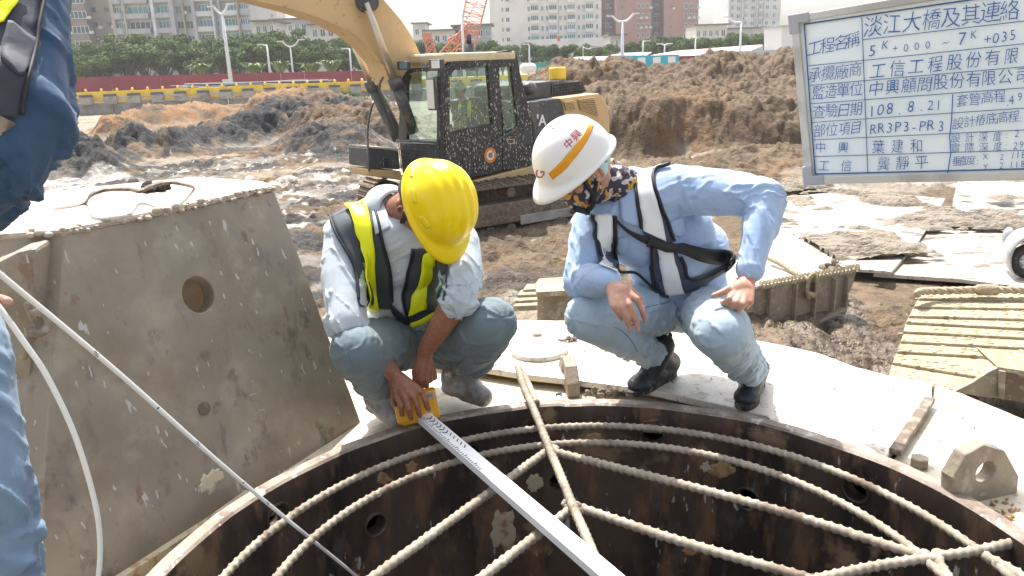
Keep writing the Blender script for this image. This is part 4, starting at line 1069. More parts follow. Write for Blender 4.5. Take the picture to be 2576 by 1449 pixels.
roofq([(1590, 147, 98), (1700, 128, 112), (1918, 112, 112), (1880, 130, 98), (1780, 138, 98)], 'long low shed with a faded red and white roof', 'roofred', [(1600, 148), (1880, 131), (1920, 114), (1920, 160), (1600, 165)], 'grey')
roofq([(1400, 152, 104), (1450, 143, 112), (1560, 141, 112), (1545, 151, 104)], 'open shed with a thin grey roof behind the soil heap', 'roofgrey', [(1420, 153), (1540, 151), (1540, 162), (1420, 165)], 'brown')
roofq([(1530, 139, 112), (1570, 133, 120), (1640, 131, 120), (1625, 139, 112)], 'second thin grey shed roof left of the red roof', 'roofgrey', [(1535, 141), (1620, 140), (1620, 150), (1535, 152)], 'roofgrey')
container(1820, 1992, 130, 150, 92, 'steelblue', 'pale grey-blue site wall panels left of the whiteboard', 'site wall', .3, True)
shed([(1963, 66), (1994, 66), (1994, 64), (1963, 64)], [(1966, 66), (1994, 66), (1994, 132), (1966, 132)], 90, 'tall white metal shed partly hidden by the whiteboard', 'roofgrey', 'white')
container(1975, 2000, 128, 136, 88, 'blue', 'small blue box at the left edge of the whiteboard', 'box', 1, False)

# -------- crane
cr = empty('lattice_crane', W3(1150, 160, 96), 'orange lattice boom crane behind the excavator cab', 'crane')
def lattice(A, B, wA, wB, n, r, nm, mt='crane', hd=Vector((0, 1, 0))):
    A = Vector(A); B = Vector(B); t = (B - A).normalized(); s = t.cross(hd).normalized(); mb = MB(); ch = []
    for i in range(n + 1):
        p = A.lerp(B, i / n); w = wA + (wB - wA) * i / n; ch.append([p + s * w * a + hd * w * b for a, b in ((-.5, -.5), (.5, -.5), (.5, .5), (-.5, .5))])
    for k in range(4): mb.cyl(ch[0][k], ch[-1][k], r * 1.5, 5)
    for i in range(n):
        for k in range(4):
            l = (k + 1) % 4; mb.cyl(ch[i][k], ch[i + 1][l], r, 4)
            if i % 2 == 0: mb.cyl(ch[i][l], ch[i][k], r, 4)
    return mb.build(nm, M[mt], cr)
lattice(W3(1165, 150, 96), W3(1212, -60, 96), 2.0, 2.4, 18, .035, 'boom')
lattice(W3(1112, 140, 94), W3(1190, 66, 94), .8, 1.2, 9, .045, 'mast')
lattice(W3(1088, 140, 97), W3(1074, 92, 97), 1.0, .8, 5, .05, 'gantry'); 
MB().box(W3(1074, 89, 97), (1.1, .7, .5)).build('gantry_head', M['crane'], cr); MB().box(W3(1150, 150, 97), (3, 2, 1.6)).build('cab', M['crane'], cr)
lattice(W3(1130, 105, 95), W3(1178, 78, 95), .6, .6, 5, .05, 'stay')
MB().cyl(W3(1160, 70, 96), W3(1240, -60, 99), .05, 4).build('cable', M['grey'], cr)
hc_ = W3(1409, 92, 70); mb = MB().cyl(W3(1404, -40, 70), W3(1405, 92, 70), .03, 5); hk = empty('crane_hook', hc_, 'thin crane cable with a small hook hanging over the trees', 'crane hook'); mb.build('cable', M['grey'], hk)
MB().cyl(W3(1405, 92, 70), W3(1405, 104, 70), .12, 8).build('block', M['crane'], hk)

# -------- buildings
def bmat(nm, c, c2=None, r=.8): 
    M[nm] = mat(nm, c, r, layers=[(.15, .45, .6, c2 or tuple(k * .85 for k in c)), (1.2, .55, .68, tuple(k * .9 for k in c), (1, 1, .3))])
bmat('b_brown', (.26, .23, .20)); bmat('b_side', (.31, .28, .23)); bmat('b_grey', (.44, .44, .44)); bmat('b_beige', (.45, .40, .32)); bmat('b_white', (.70, .67, .62), (.62, .60, .56))
bmat('b_red', (.36, .20, .16)); bmat('b_red2', (.27, .19, .18)); bmat('b_pale', (.62, .64, .63)); bmat('b_pink', (.55, .44, .42)); bmat('b_low', (.62, .62, .60)); bmat('b_blue', (.34, .38, .40)); bmat('b_rail', (.40, .43, .44)); bmat('b_dark', (.17, .16, .16))
M['glass'] = mat('glass', (.07, .10, .11), .12, spec=.8); M['glassg'] = mat('glassg', (.10, .30, .27), .15, spec=.8); M['glassb'] = mat('glassb', (.16, .25, .31), .15, spec=.8)
WM = {}
def win_mesh(w, h, fr, gl, mull=1, key=None):
    k = (round(w, 2), round(h, 2), fr, gl, mull)
    if k in WM: return WM[k]
    mb = MB(); mb.box((0, -.02, 0), (w, .04, h)); n1 = len(mb.f); t = .09
    mb.box((0, -.05, h / 2 - t / 2), (w, .1, t)); mb.box((0, -.05, -h / 2 + t / 2), (w, .1, t))
    for i in range(mull + 2): mb.box((-w / 2 + t / 2 + (w - t) * i / (mull + 1), -.052, 0), (t, .1, h - t))
    me = bpy.data.meshes.new('window'); me.from_pydata([tuple(v) for v in mb.v], [], mb.f); me.materials.append(M[gl]); me.materials.append(M[fr])
    for i, p in enumerate(me.polygons): p.material_index = 0 if i < n1 else 1
    WM[k] = me; return me
def balc_mesh(w, h, wall, dep_, curved=False):
    k = ('b', round(w, 2), round(h, 2), wall, dep_, curved)
    if k in WM: return WM[k]
    mb = MB()
    if curved:
        pts = [Vector((w / 2 * math.cos(a), -dep_ * math.sin(a), -h / 2)) for a in [math.pi * i / 8 for i in range(9)]]
        mb.prism(pts, (0, 0, h * .42))
    else:
        mb.box((0, -dep_ / 2, -h / 2 + .5), (w, dep_, 1.0))
    mb.v, mb.f = recalc(mb.v, mb.f)
    me = bpy.data.meshes.new('balcony'); me.from_pydata([tuple(v) for v in mb.v], [], mb.f); me.materials.append(M[wall]); WM[k] = me; return me
AC = None
def ac_mesh():
    global AC
    if AC is None:
        mb = MB().box((0, -.2, 0), (.8, .4, .6)).box((0, -.41, 0), (.45, .03, .45)); AC = bpy.data.meshes.new('air_conditioner'); AC.from_pydata([tuple(v) for v in mb.v], [], mb.f); AC.materials.append(M['b_low'])
    return AC
def building(u0, u1, vtop, d, depth, mt, lab, cols, fh, v0, vend=115, pil=None, pmt=None, bands=None, name='apartment_building', yaw=0):
    """cols: (u_centre, width_px, kind, material...) ; v0: pixel of one window centre row"""
    a = W3(u0, 100, d); b = W3(u1, 100, d); zt_ = W3((u0 + u1) / 2, vtop, d).z; root = empty(name, ((a.x + b.x) / 2, d, GZ), lab, 'building')
    MB().box(((a.x + b.x) / 2, d + depth / 2, (GZ + zt_) / 2), (b.x - a.x, depth, zt_ - GZ)).build('wall', M[mt], root)
    zc = W3((u0 + u1) / 2, v0, d).z; rnd = random.Random(int(u0))
    zlow = W3((u0 + u1) / 2, vend, d).z; k0 = int((zlow - zc) / fh); k1 = int((zt_ - zc - fh * .4) / fh)
    ppm = FPX / d * .97
    for (uc, wpx, kind, *op) in cols:
        x = W3(uc, 60, d).x; w = wpx / ppm
        for k in range(k0, k1 + 1):
            z = zc + k * fh
            if kind == 'w':
                fr = op[0] if op else 'white'; gl = rnd.choice(op[1] if len(op) > 1 else ['glass', 'glass', 'glassb']); me_ = win_mesh(w, (op[2] if len(op) > 2 else 1.5), fr, gl, 1 if w < 2 else 3)
                o = bpy.data.objects.new('window', me_); o.location = (x - root.location.x, 0, z - GZ); link(o, root)
                if rnd.random() < .35:
                    o = bpy.data.objects.new('air_conditioner', ac_mesh()); o.location = (x - root.location.x + w * .5 + .5, 0, z - GZ - .6); link(o, root)
            elif kind in 'bc':
                me_ = win_mesh(w * .9, 1.9, 'white', rnd.choice(op[1] if len(op) > 1 else ['glass', 'glassb', 'glass', 'glassg']), 3); o = bpy.data.objects.new('window', me_); o.location = (x - root.location.x, 0, z - GZ); link(o, root)
                o = bpy.data.objects.new('balcony', balc_mesh(w, fh, op[0] if op else 'b_rail', 1.2, kind == 'c')); o.location = (x - root.location.x, 0, z - GZ); link(o, root)
    for (p0, p1, m2, pr) in (pil or []):
        xa = W3(p0, 60, d).x; xb = W3(p1, 60, d).x; MB().box(((xa + xb) / 2, d - pr / 2, (GZ + zt_) / 2 + .1), (xb - xa, pr, zt_ - GZ)).build('pier', M[m2], root)
    if bands:
        m2, hb_, pr, ua, ub = bands
        xa = W3(ua, 60, d).x; xb = W3(ub, 60, d).x
        for k in range(k0, k1 + 1): MB().box(((xa + xb) / 2, d - pr / 2, zc + k * fh - fh / 2), (xb - xa, pr, hb_)).build('floor_band', M[m2], root)
    return root
U = lambda x: .3472 * x
building(60, U(652), -70, 175, 16, 'b_brown', 'brown-grey apartment tower with white-framed windows at far left', [(U(445), 27, 'w', 'white', ['glass']), (U(580), 38, 'w', 'white', ['glass']), (U(330), 27, 'w', 'white', ['glass']), (U(200), 27, 'w', 'white', ['glass'])], 3.0, U(113), 130)
building(U(650), U(845), -70, 178, 14, 'b_side', 'plain olive-grey side tower with small windows beside the brown tower', [(U(690), 13, 'w', 'b_dark', ['glass'], 1.1), (U(790), 9, 'w', 'b_dark', ['glass'], .8)], 3.0, U(70), 130)
building(U(832), U(1835), -70, 172, 14, 'b_grey', 'long grey apartment block with balconies above the trees at left', [
    (U(880), 26, 'c', 'b_rail'), (U(1018), 52, 'b', 'b_grey'), (U(1118), 12, 'w', 'b_dark', ['glass']), (U(1205), 38, 'b', 'b_grey'), (U(1310), 18, 'w', 'b_beige', ['glass', 'glassb']), (U(1378), 18, 'w', 'b_beige', ['glass']), (U(1500), 36, 'b', 'b_pale'), (U(1590), 10, 'w', 'white', ['glassb']), (U(1683), 36, 'b', 'b_pale', ['glassg', 'glassb']), (U(1780), 24, 'c', 'b_rail')], 3.0, U(70), 130,
    pil=[(U(836), U(850), 'b_beige', .9), (U(925), U(938), 'b_beige', 1.4), (U(1128), U(1150), 'b_pale', 1.5), (U(1258), U(1290), 'b_grey', 1.5), (U(1340), U(1350), 'b_beige', .7), (U(1418), U(1442), 'b_grey', 1.5), (U(1560), U(1572), 'b_pale', 1.5), (U(1608), U(1620), 'b_grey', 1.2), (U(1738), U(1748), 'b_beige', 1.3)])
building(630, 702, -60, 330, 14, 'b_pink', 'hazy pinkish tower behind the grey block', [(640, 6, 'w', 'b_low', ['glass']), (655, 6, 'w', 'b_low', ['glass']), (670, 6, 'w', 'b_low', ['glass']), (686, 6, 'w', 'b_low', ['glass'])], 3.0, 20, 60)
for u0, u1, vt, d, mt, lab, nmw in [(640, 690, 55, 150, 'b_white', 'low white house between the grey block and the boom', 3), (686, 790, 50, 165, 'b_low', 'low house with a dark roof behind the trees left of the boom', 6), (780, 900, 62, 160, 'b_white', 'white terraced house partly hidden by the excavator boom', 6),
        (1040, 1072, 60, 200, 'b_low', 'small pale house left of the orange crane', 2), (1070, 1145, 78, 170, 'b_white', 'low white house with a balcony behind the orange crane', 4), (1140, 1182, 66, 175, 'b_blue', 'narrow grey house behind the crane boom', 3), (1180, 1236, 64, 170, 'b_blue', 'grey-blue house left of the white tower', 3),
        (1535, 1570, 90, 150, 'b_low', 'low pale house before the red-brown tower', 3), (1750, 1828, 64, 180, 'b_white', 'cluster of white low houses between the towers', 5), (1800, 1965, 72, 190, 'b_low', 'low grey house at the foot of the pale tower', 6)]:
    n = nmw; building(u0, u1, vt, d, 10, mt, lab, [(u0 + (u1 - u0) * (i + .5) / n, (u1 - u0) / n * .6, 'w', 'white', ['glass', 'glassb'], 1.4) for i in range(n)], 3.1, vt + 20, 140, name='house')
    r = W3((u0 + u1) / 2, vt, d); xw = abs(W3(u0, vt, d).x - W3(u1, vt, d).x)
    rt = [o for o in COL.objects if o.get('label') == lab][0]; MB().box((r.x, d + 4.5, r.z + .15), (xw + 1, 11.5, .3)).build('roof', M['b_dark'], rt)
cx = lambda x: 817.6 + .3472 * x
cols = []
for i in range(4): cols.append((cx(1520 + i * 132), 20, 'b', 'b_white')); 
for i in range(4): cols += [(cx(1478 + i * 132), 6.5, 'w', 'white', ['glass']), (cx(1575 + i * 132), 6, 'w', 'white', ['glass'])]
cols += [(cx(1325), 9, 'w', 'b_low', ['glass'], 1.3), (cx(1288), 4.5, 'w', 'b_low', ['glass'], 1.3)]
building(cx(1200), cx(2003), -80, 255, 22, 'b_white', 'white apartment tower with rows of small balconies in the middle', cols, 2.95, U(60), 118)
a = W3(cx(1450), 100, 253); b = W3(cx(2000), 100, 253); zc = W3(cx(1725), 98, 253).z
wt = [o for o in COL.objects if o.get('label', '').startswith('white apartment tower')][0]
MB().box(((a.x + b.x) / 2, 250, zc - 3), (b.x - a.x, 6, 6)).build('podium', M['b_low'], wt)
building(cx(2003), cx(2110), -80, 265, 20, 'b_red', 'narrow red-brown tower wing beside the white tower', [(cx(2045), 8, 'w', 'white', ['glassb']), (cx(2075), 8, 'w', 'white', ['glass'])], 2.9, U(45), 110)
building(cx(2110), cx(2362), -80, 255, 20, 'b_red', 'red-brown tiled tower with a column of small windows', [(cx(2270), 7, 'w', 'b_low', ['glass']), (cx(2305), 7, 'w', 'b_low', ['glass']), (cx(2155), 3, 'w', 'b_red2', ['glass'], .8), (cx(2340), 6, 'w', 'b_low', ['glass'])], 2.9, U(45), 110)
building(cx(2362), 1772 - 85, -80, 262, 20, 'b_red2', 'dark recessed grey wing of the red-brown tower', [(cx(2400), 10, 'b', 'b_red2', ['glass']), (cx(2440), 10, 'b', 'b_red2', ['glass'])], 2.9, U(45), 110)
building(1670, 1755, -80, 255, 20, 'b_red', 'right red-brown tower with air conditioners at its edge', [(1725, 8, 'w', 'b_low', ['glass']), (1738, 7, 'w', 'b_low', ['glass']), (1749, 6, 'w', 'b_low', ['glass']), (1688, 3, 'w', 'b_red2', ['glass'], .8)], 2.9, U(45), 110)
building(1828, 1959, -80, 300, 20, 'b_pale', 'pale grey high-rise tower left of the whiteboard', [(1840, 9, 'b', 'b_pale', ['glassb']), (1856, 9, 'w', 'white', ['glassb']), (1874, 9, 'b', 'b_pale', ['glassb']), (1892, 9, 'w', 'white', ['glassb']), (1910, 9, 'b', 'b_pale', ['glassb']), (1928, 8, 'w', 'white', ['glassb']), (1946, 8, 'w', 'white', ['glassb'])], 2.7, 20, 90,
    pil=[(1830, 1834, 'b_low', .8), (1864, 1867, 'b_low', .8), (1900, 1903, 'b_low', .8), (1918, 1921, 'b_low', .8)])

# -------- trees
M['leafA'] = mat('leafA', (.105, .15, .036), .8, spec=.15, layers=[(.6, .42, .6, (.06, .10, .026)), (3, .5, .6, (.16, .20, .05))])
M['leafB'] = mat('leafB', (.085, .13, .036), .8, spec=.15, layers=[(.6, .42, .6, (.05, .085, .025)), (3, .5, .6, (.13, .175, .05))])
M['bark'] = mat('bark', (.12, .09, .065), .9)
M['grass'] = mat('grass', (.10, .17, .03), .7, layers=[(2, .4, .6, (.16, .2, .05))])
for k_ in ('leafA', 'leafB', 'grass'):
    b_ = M[k_].node_tree.nodes['Principled BSDF']; b_.inputs['Subsurface Weight'].default_value = 0
def tree_proto(seed, Hh_=8.0, R=4.2, nl=3400, mt='leafA'):
    rnd = random.Random(seed); root = bpy.data.objects.new('tree', None); mbt = MB(); tips = []
    mbt.tube([Vector((0, 0, 0)), Vector((.1, 0, Hh_ * .22)), Vector((.15, .1, Hh_ * .45))], [.22, .17, .12], 7)
    cl = []
    for i in range(15):
        a = rnd.uniform(0, 6.28); rr = R * (rnd.uniform(.15, .8)); z = Hh_ * rnd.uniform(.46, .86) - .10 * rr; c = Vector((rr * math.cos(a), rr * math.sin(a), z)); s = rnd.uniform(.8, 1.5) * R / 4.2
        cl.append((c, s)); mbt.tube([Vector((0, 0, Hh_ * .2)), c * .5 + Vector((0, 0, Hh_ * .12)), c], [.11, .07, .03], 5)
    V = []; Fc = []
    for i in range(nl):
        c, s = rnd.choice(cl); d = Vector((rnd.gauss(0, 1), rnd.gauss(0, 1), rnd.gauss(0, 1))).normalized() * s * rnd.uniform(.55, 1.08); d.z *= .5; p = c + d * 1.15
        n = (d.normalized() + Vector((rnd.gauss(0, .5), rnd.gauss(0, .5), rnd.gauss(.5, .5)))).normalized(); a = n.orthogonal().normalized(); a = Matrix.Rotation(rnd.uniform(0, 6.28), 3, n) @ a; b = n.cross(a); l = rnd.uniform(.12, .24)
        k = len(V); V += [p - a * l, p - b * l * .6, p + a * l, p + b * l * .6]; Fc.append([k, k + 1, k + 2, k + 3])
    me = bpy.data.meshes.new('crown'); me.from_pydata([tuple(v) for v in V], [], Fc); me.materials.append(M[mt])
    mt_ = bpy.data.meshes.new('trunk'); mt_.from_pydata([tuple(v) for v in mbt.v], [], mbt.f); mt_.materials.append(M['bark']); shade(mt_)
    return me, mt_
protos = [tree_proto(s, 8 + s % 3 * .6, 4.2, 4200, 'leafA' if s % 2 else 'leafB') for s in range(5)]
rnd = random.Random(12); tn = 0
def plant(u, d, h, lab, w=1.0):
    global tn
    x = W3(u, 150, d).x; cm, tm = protos[tn % 5]; tn += 1
    r = empty('tree', (x, d, GZ - .1), lab, 'tree', 'trees beyond the site wall', rnd.uniform(0, 6.28)); s = h / 7.6; r.scale = (s * w, s * w, s)
    link(bpy.data.objects.new('crown', cm), r); link(bpy.data.objects.new('trunk', tm), r)
def topv(u): return np.interp(u, [0, 130, 230, 300, 330, 400, 440, 500, 560, 620, 680, 740, 800, 860, 930, 1050, 1110, 1190, 1250, 1340, 1400, 1500, 1560, 1600, 1660, 1750, 1800, 1860, 1940, 2000], [115, 112, 108, 92, 84, 84, 86, 92, 92, 84, 76, 76, 92, 94, 96, 96, 94, 96, 98, 104, 106, 108, 106, 98, 84, 86, 92, 78, 80, 84])
ORD = ['first', 'second', 'third', 'fourth', 'fifth', 'sixth', 'seventh', 'eighth', 'ninth', 'tenth', 'eleventh', 'twelfth', 'thirteenth', 'fourteenth', 'fifteenth', 'sixteenth', 'seventeenth', 'eighteenth']
us = [(130 + i * 47 + rnd.uniform(-10, 10)) for i in range(18)]
for i, u in enumerate(us):
    d = rnd.uniform(108, 118); zt_ = W3(u, topv(u) + rnd.uniform(12, 30), d).z; plant(u, d, zt_ - GZ, ORD[i] + ' tree from the left in the front row behind the red hoarding', 1.0)
for i in range(15):
    u = 155 + i * 52 + rnd.uniform(-14, 14); d = rnd.uniform(128, 138); zt_ = W3(u, topv(u) - 2, d).z; plant(u, d, zt_ - GZ, ORD[i] + ' tree from the left in the taller back row below the apartment blocks', .95)
for i in range(17):
    u = 1045 + i * 31 + rnd.uniform(-8, 8); d = rnd.uniform(118, 140); zt_ = W3(u, topv(u) + rnd.uniform(0, 10), d).z; plant(u, d, zt_ - GZ, ORD[i] + ' tree from the left in the row right of the orange crane', .85)
for i in range(16):
    u = 1600 + i * 27 + rnd.uniform(-6, 6); d = rnd.uniform(120, 140); zt_ = W3(u, topv(u) + rnd.uniform(0, 8), d).z; plant(u, d, zt_ - GZ, ORD[i] + ' tree from the left in the row behind the red shed roof', .9)
# palms, bushes and weeds
def tuft(p, r, h, n, seed, mt='grass', w=.03):
    rnd = random.Random(seed); V = []; Fc = []
    for i in range(n):
        a = rnd.uniform(0, 6.28); d = Vector((math.cos(a), math.sin(a), 0)); s = d.cross(Vector((0, 0, 1))) * w; b = p + d * rnd.uniform(0, r * .3); m1 = b + d * r * .4 + Vector((0, 0, h * rnd.uniform(.5, .9))); e = b + d * r * rnd.uniform(.7, 1) + Vector((0, 0, h * rnd.uniform(.4, 1)))
        k = len(V); V += [b - s, b + s, m1 + s * 1.5, m1 - s * 1.5, e]; Fc += [[k, k + 1, k + 2, k + 3], [k + 3, k + 2, k + 4]]
    return V, Fc
for k, (u, v, d) in enumerate([(505, 182, 100), (640, 180, 100), (785, 178, 101), (835, 172, 100), (705, 176, 101)]):
    V, Fc = tuft(Vector((0, 0, 0)), 1.8, 1.6, 60, k, w=.09); o = mesh_obj('palm_bush', V, Fc, M['grass']); p = W3(u, v + 8, d); o.location = p
    tag(o, ['yellow-green palm bush under the trees left of the tall lamp', 'yellow-green palm bush right of the tall lamp', 'pale palm bush near the thin pole lamp', 'low palm bush before the last trees left of the boom', 'small palm bush below the V-shaped lamp'][k], 'palm bush')
for k, (u, v, r, h) in enumerate([(885, 250, 1.3, 1.6), (345, 291, .8, .5), (405, 288, .8, .5), (870, 255, 1., .8), (960, 262, .8, .7), (910, 262, .9, .6)]):
    p = P(u, v, GZ); V, Fc = tuft(Vector((0, 0, 0)), r, h, 120, 20 + k, w=.05); o = mesh_obj('weed_clump', V, Fc, M['grass']); o.location = p
    tag(o, ['tall green weeds at the foot of the barrier wall left of the boom cylinders', 'low weeds at the left foot of the barrier wall', 'second patch of low weeds at the left foot of the barrier wall', 'shorter weeds left of the tall weeds', 'weeds by the excavator boom foot', 'low weeds beside the tall green weeds'][k], 'weeds')
# haze
hzm = bpy.data.materials.new('haze_air'); hzm.use_nodes = True; hN = hzm.node_tree.nodes; hN.remove(hN['Principled BSDF'])
pv = hN.new('ShaderNodeVolumePrincipled'); pv.inputs['Color'].default_value = (.93, .96, 1, 1); pv.inputs['Density'].default_value = HAZE; pv.inputs['Anisotropy'].default_value = .3
hzm.node_tree.links.new(pv.outputs[0], hN['Material Output'].inputs['Volume'])
hz = MB().box((0, 180, 33), (800, 440, 78)); hzo = hz.build('haze', hzm); tag(hzo, 'thin pale air haze over the whole site', kind='stuff')
# ================================================================== excavator
M['exblack'] = mat('exblack', (.022, .024, .027), .42, layers=[(20, .64, .67, (.34, .31, .25), (1, 1, .45), 2), (3, .52, .7, (.05, .048, .045)), (48, .66, .69, (.38, .35, .28), (1, 1, .5), 2)])
M['exdark'] = mat('exdark', (.055, .06, .066), .4, layers=[(3, .48, .65, (.12, .11, .095)), (26, .66, .69, (.3, .27, .2), (1, 1, .5), 2)])
M['exyellow'] = mat('exyellow', (.62, .43, .215), .5, layers=[(1.2, .45, .65, (.56, .38, .18)), (9, .6, .68, (.40, .28, .14))])
M['excream'] = mat('excream', (.70, .58, .38), .45, layers=[(2.5, .45, .6, (.6, .48, .3))])
M['rod'] = mat('rod', (.60, .52, .40), .3, .6); M['barrel'] = mat('barrel', (.07, .072, .075), .5, layers=[(5, .5, .65, (.2, .17, .13))])
M['trackmud'] = mat('trackmud', (.125, .092, .06), .85, layers=[(3, .42, .58, (.19, .145, .10)), (14, .52, .64, (.26, .21, .15))], bump=[(12, .7, .03), (50, .5, .01)])
M['interior'] = mat('interior', (.12, .15, .15), .6)
M['spat'] = mat('spat', (.46, .43, .35), .8)
def glassmat(nm, tint, k):
    m = bpy.data.materials.new(nm); m.use_nodes = True; N = m.node_tree.nodes; L = m.node_tree.links; N.remove(N['Principled BSDF'])
    t = N.new('ShaderNodeBsdfTransparent'); t.inputs[0].default_value = (*tint, 1); g = N.new('ShaderNodeBsdfGlossy'); g.inputs['Roughness'].default_value = .08; g.inputs[0].default_value = (.8, .9, .88, 1)
    x = N.new('ShaderNodeMixShader'); x.inputs[0].default_value = k; L.new(t.outputs[0], x.inputs[1]); L.new(g.outputs[0], x.inputs[2]); L.new(x.outputs[0], N['Material Output'].inputs[0]); return m
M['cabglass'] = glassmat('cabglass', (.80, .90, .87), .08)
TH = R_(40); EF = Vector((-math.cos(TH), -math.sin(TH), 0)); EL = Vector((math.sin(TH), -math.cos(TH), 0)); EZ = Vector((0, 0, 1))
EA = P(1106, 434, -.60)
EROT = Matrix((EF, EL, EZ)).transposed()
exc = empty('excavator', Vector((EA.x, EA.y, GZ)) - EF * 1.75 - EL * 1.3, 'muddy yellow and black crawler excavator with an operator in its cab', 'excavator')
def SP(x, y, k=0.): return PL(*c2(x, y), EA + EL * k, EL)
def FPn(x, y, k=0.): return PL(*c2(x, y), EA + EF * k, EF)
def side(nm, poly, mt, k=0., th=.05, parent=exc, bev=.008):
    mb = MB().prism([SP(x, y, k) for x, y in poly], -EL * th); mb.v, mb.f = recalc(mb.v, mb.f); return mb.build(nm, M[mt], parent, bevel=bev)
def front(nm, poly, mt, k=0., th=.05, parent=exc, bev=.008):
    mb = MB().prism([FPn(x, y, k) for x, y in poly], -EF * th); mb.v, mb.f = recalc(mb.v, mb.f); return mb.build(nm, M[mt], parent, bevel=bev)
cabp = empty('cab', (0, 0, 0)); cabp.parent = exc; cabp.location = (0, 0, 0)
def cpart(o): return o
side('front_pillar', [(832, 1120), (828, 560), (870, 480), (925, 432), (960, 470), (925, 515), (905, 560), (903, 955), (905, 1130)], 'exblack', 0, .09, cabp)
side('roof_rail', [(925, 432), (1330, 362), (1378, 380), (1400, 430), (1350, 478), (1262, 490), (1185, 472), (940, 508), (905, 470)], 'exblack', .01, .09, cabp)
side('door_pillar', [(1180, 472), (1264, 488), (1282, 960), (1215, 960), (1214, 896)], 'exblack', .012, .08, cabp)
side('rear_pillar', [(1348, 470), (1400, 430), (1412, 520), (1460, 700), (1502, 900), (1500, 960), (1398, 908)], 'exblack', 0, .09, cabp)
side('door_panel', [(870, 962), (905, 955), (1214, 896), (1282, 945), (1284, 1235), (1120, 1278), (1000, 1300), (870, 1330)], 'exblack', .015, .06, cabp)
side('rear_panel', [(1288, 950), (1300, 948), (1398, 908), (1502, 900), (1512, 1195), (1288, 1235)], 'exblack', .012, .06, cabp)
side('front_panel', [(832, 1110), (868, 1110), (868, 1335), (840, 1340)], 'exblack', .0, .06, cabp)
gl = side('window_pane', [(925, 515), (1180, 475), (1214, 896), (903, 955), (905, 560)], 'cabglass', -.03, .008, cabp, 0)
gl = side('window_pane', [(1264, 490), (1348, 480), (1398, 908), (1300, 948)], 'cabglass', -.03, .008, cabp, 0)
front('window_pane', [(625, 530), (815, 515), (815, 1025), (590, 1010), (590, 620)], 'cabglass', -.03, .008, cabp, 0)
front('front_frame', [(560, 560), (600, 500), (640, 490), (640, 520), (610, 545), (592, 620), (592, 1010), (815, 1022), (815, 1045), (530, 1020), (545, 700)], 'exblack', .0, .06, cabp)
front('front_frame', [(640, 490), (836, 478), (832, 512), (640, 522)], 'exblack', .0, .06, cabp)
front('front_frame', [(812, 500), (836, 500), (836, 1100), (812, 1100)], 'exblack', .0, .06, cabp)
front('lower_panel', [(540, 1035), (815, 1045), (836, 1100), (836, 1340), (600, 1400), (560, 1240)], 'exdark', -.05, .04, cabp)
mb = MB()
for i in range(22): mb.cyl(FPn(530 + i * 13.5, 1022 + i * .9, .06), FPn(558 + i * 13.2, 1250 + i * 2, .06), .006, 4)
for i in range(5): mb.cyl(FPn(528 + i * 8, 1022 + i * 50, .06), FPn(822 + i * 2, 1040 + i * 55, .06), .006, 4)
mb.build('front_guard', M['exdark'], cabp)['kind'] = 'stuff'
MB().cyl(FPn(520, 1018, .06), FPn(808, 1030, .06), .02, 8).build('guard_rail', M['exdark'], cabp)
# far side and rear of the cab
WID = 1.0
side('far_frame', [(835, 560), (925, 432), (1330, 362), (1400, 430), (1350, 478), (940, 508), (905, 560), (905, 955), (835, 955)], 'interior', -WID, .05, cabp)
side('far_sill', [(905, 955), (1400, 908), (1500, 1195), (840, 1330)], 'interior', -WID, .05, cabp)
side('far_pillar', [(1170, 472), (1264, 488), (1282, 960), (1200, 960)], 'interior', -WID, .05, cabp)
q = [SP(1348, 480, -.02), SP(1398, 908, -.02)]; mb = MB().prism([q[0], q[1], q[1] - EL * .12, q[0] - EL * .12], -EF * .05); mb.v, mb.f = recalc(mb.v, mb.f); mb.build('rear_frame', M['interior'], cabp)
a = SP(870, 1250, -.05); b = SP(1490, 1150, -.05); mb = MB().prism([a, b, b - EL * .9, a - EL * .9], (0, 0, -.08)); mb.v, mb.f = recalc(mb.v, mb.f); mb.build('cab_floor', M['interior'], cabp)
# roof
rz = SP(925, 450).z; a = SP(880, 470, .02); b = SP(1385, 385, .02); a.z = b.z = rz
mb = MB().prism([a + EF * .05, b, b - EL * (WID + .06), a + EF * .05 - EL * (WID + .06)], (0, 0, .15)); mb.v, mb.f = recalc(mb.v, mb.f); mb.build('roof', M['excream'], cabp, bevel=.04)
# seat
sc_ = Vector((EA.x, EA.y, 0)) - EF * 1.0 - EL * .5; sz = EA.z + .42
seat = MB().box(sc_ + EZ * sz, (.5, .5, .14), EROT).box(sc_ - EF * .28 + EZ * (sz + .38), (.14, .48, .75), EROT).box(sc_ - EF * .1 + EZ * (sz - .3), (.4, .4, .4), EROT)
seat.build('seat', M['exdark'], cabp, bevel=.04); MB().box(sc_ - EF * .36 + EZ * (sz + .62), (.06, .3, .5), EROT).build('headrest', M['interior'], cabp, bevel=.03)
MB().cyl(sc_ + EF * .3 + EZ * (sz), sc_ + EF * .35 + EZ * (sz + .32), .02, 8).build('lever', M['exdark'], cabp)
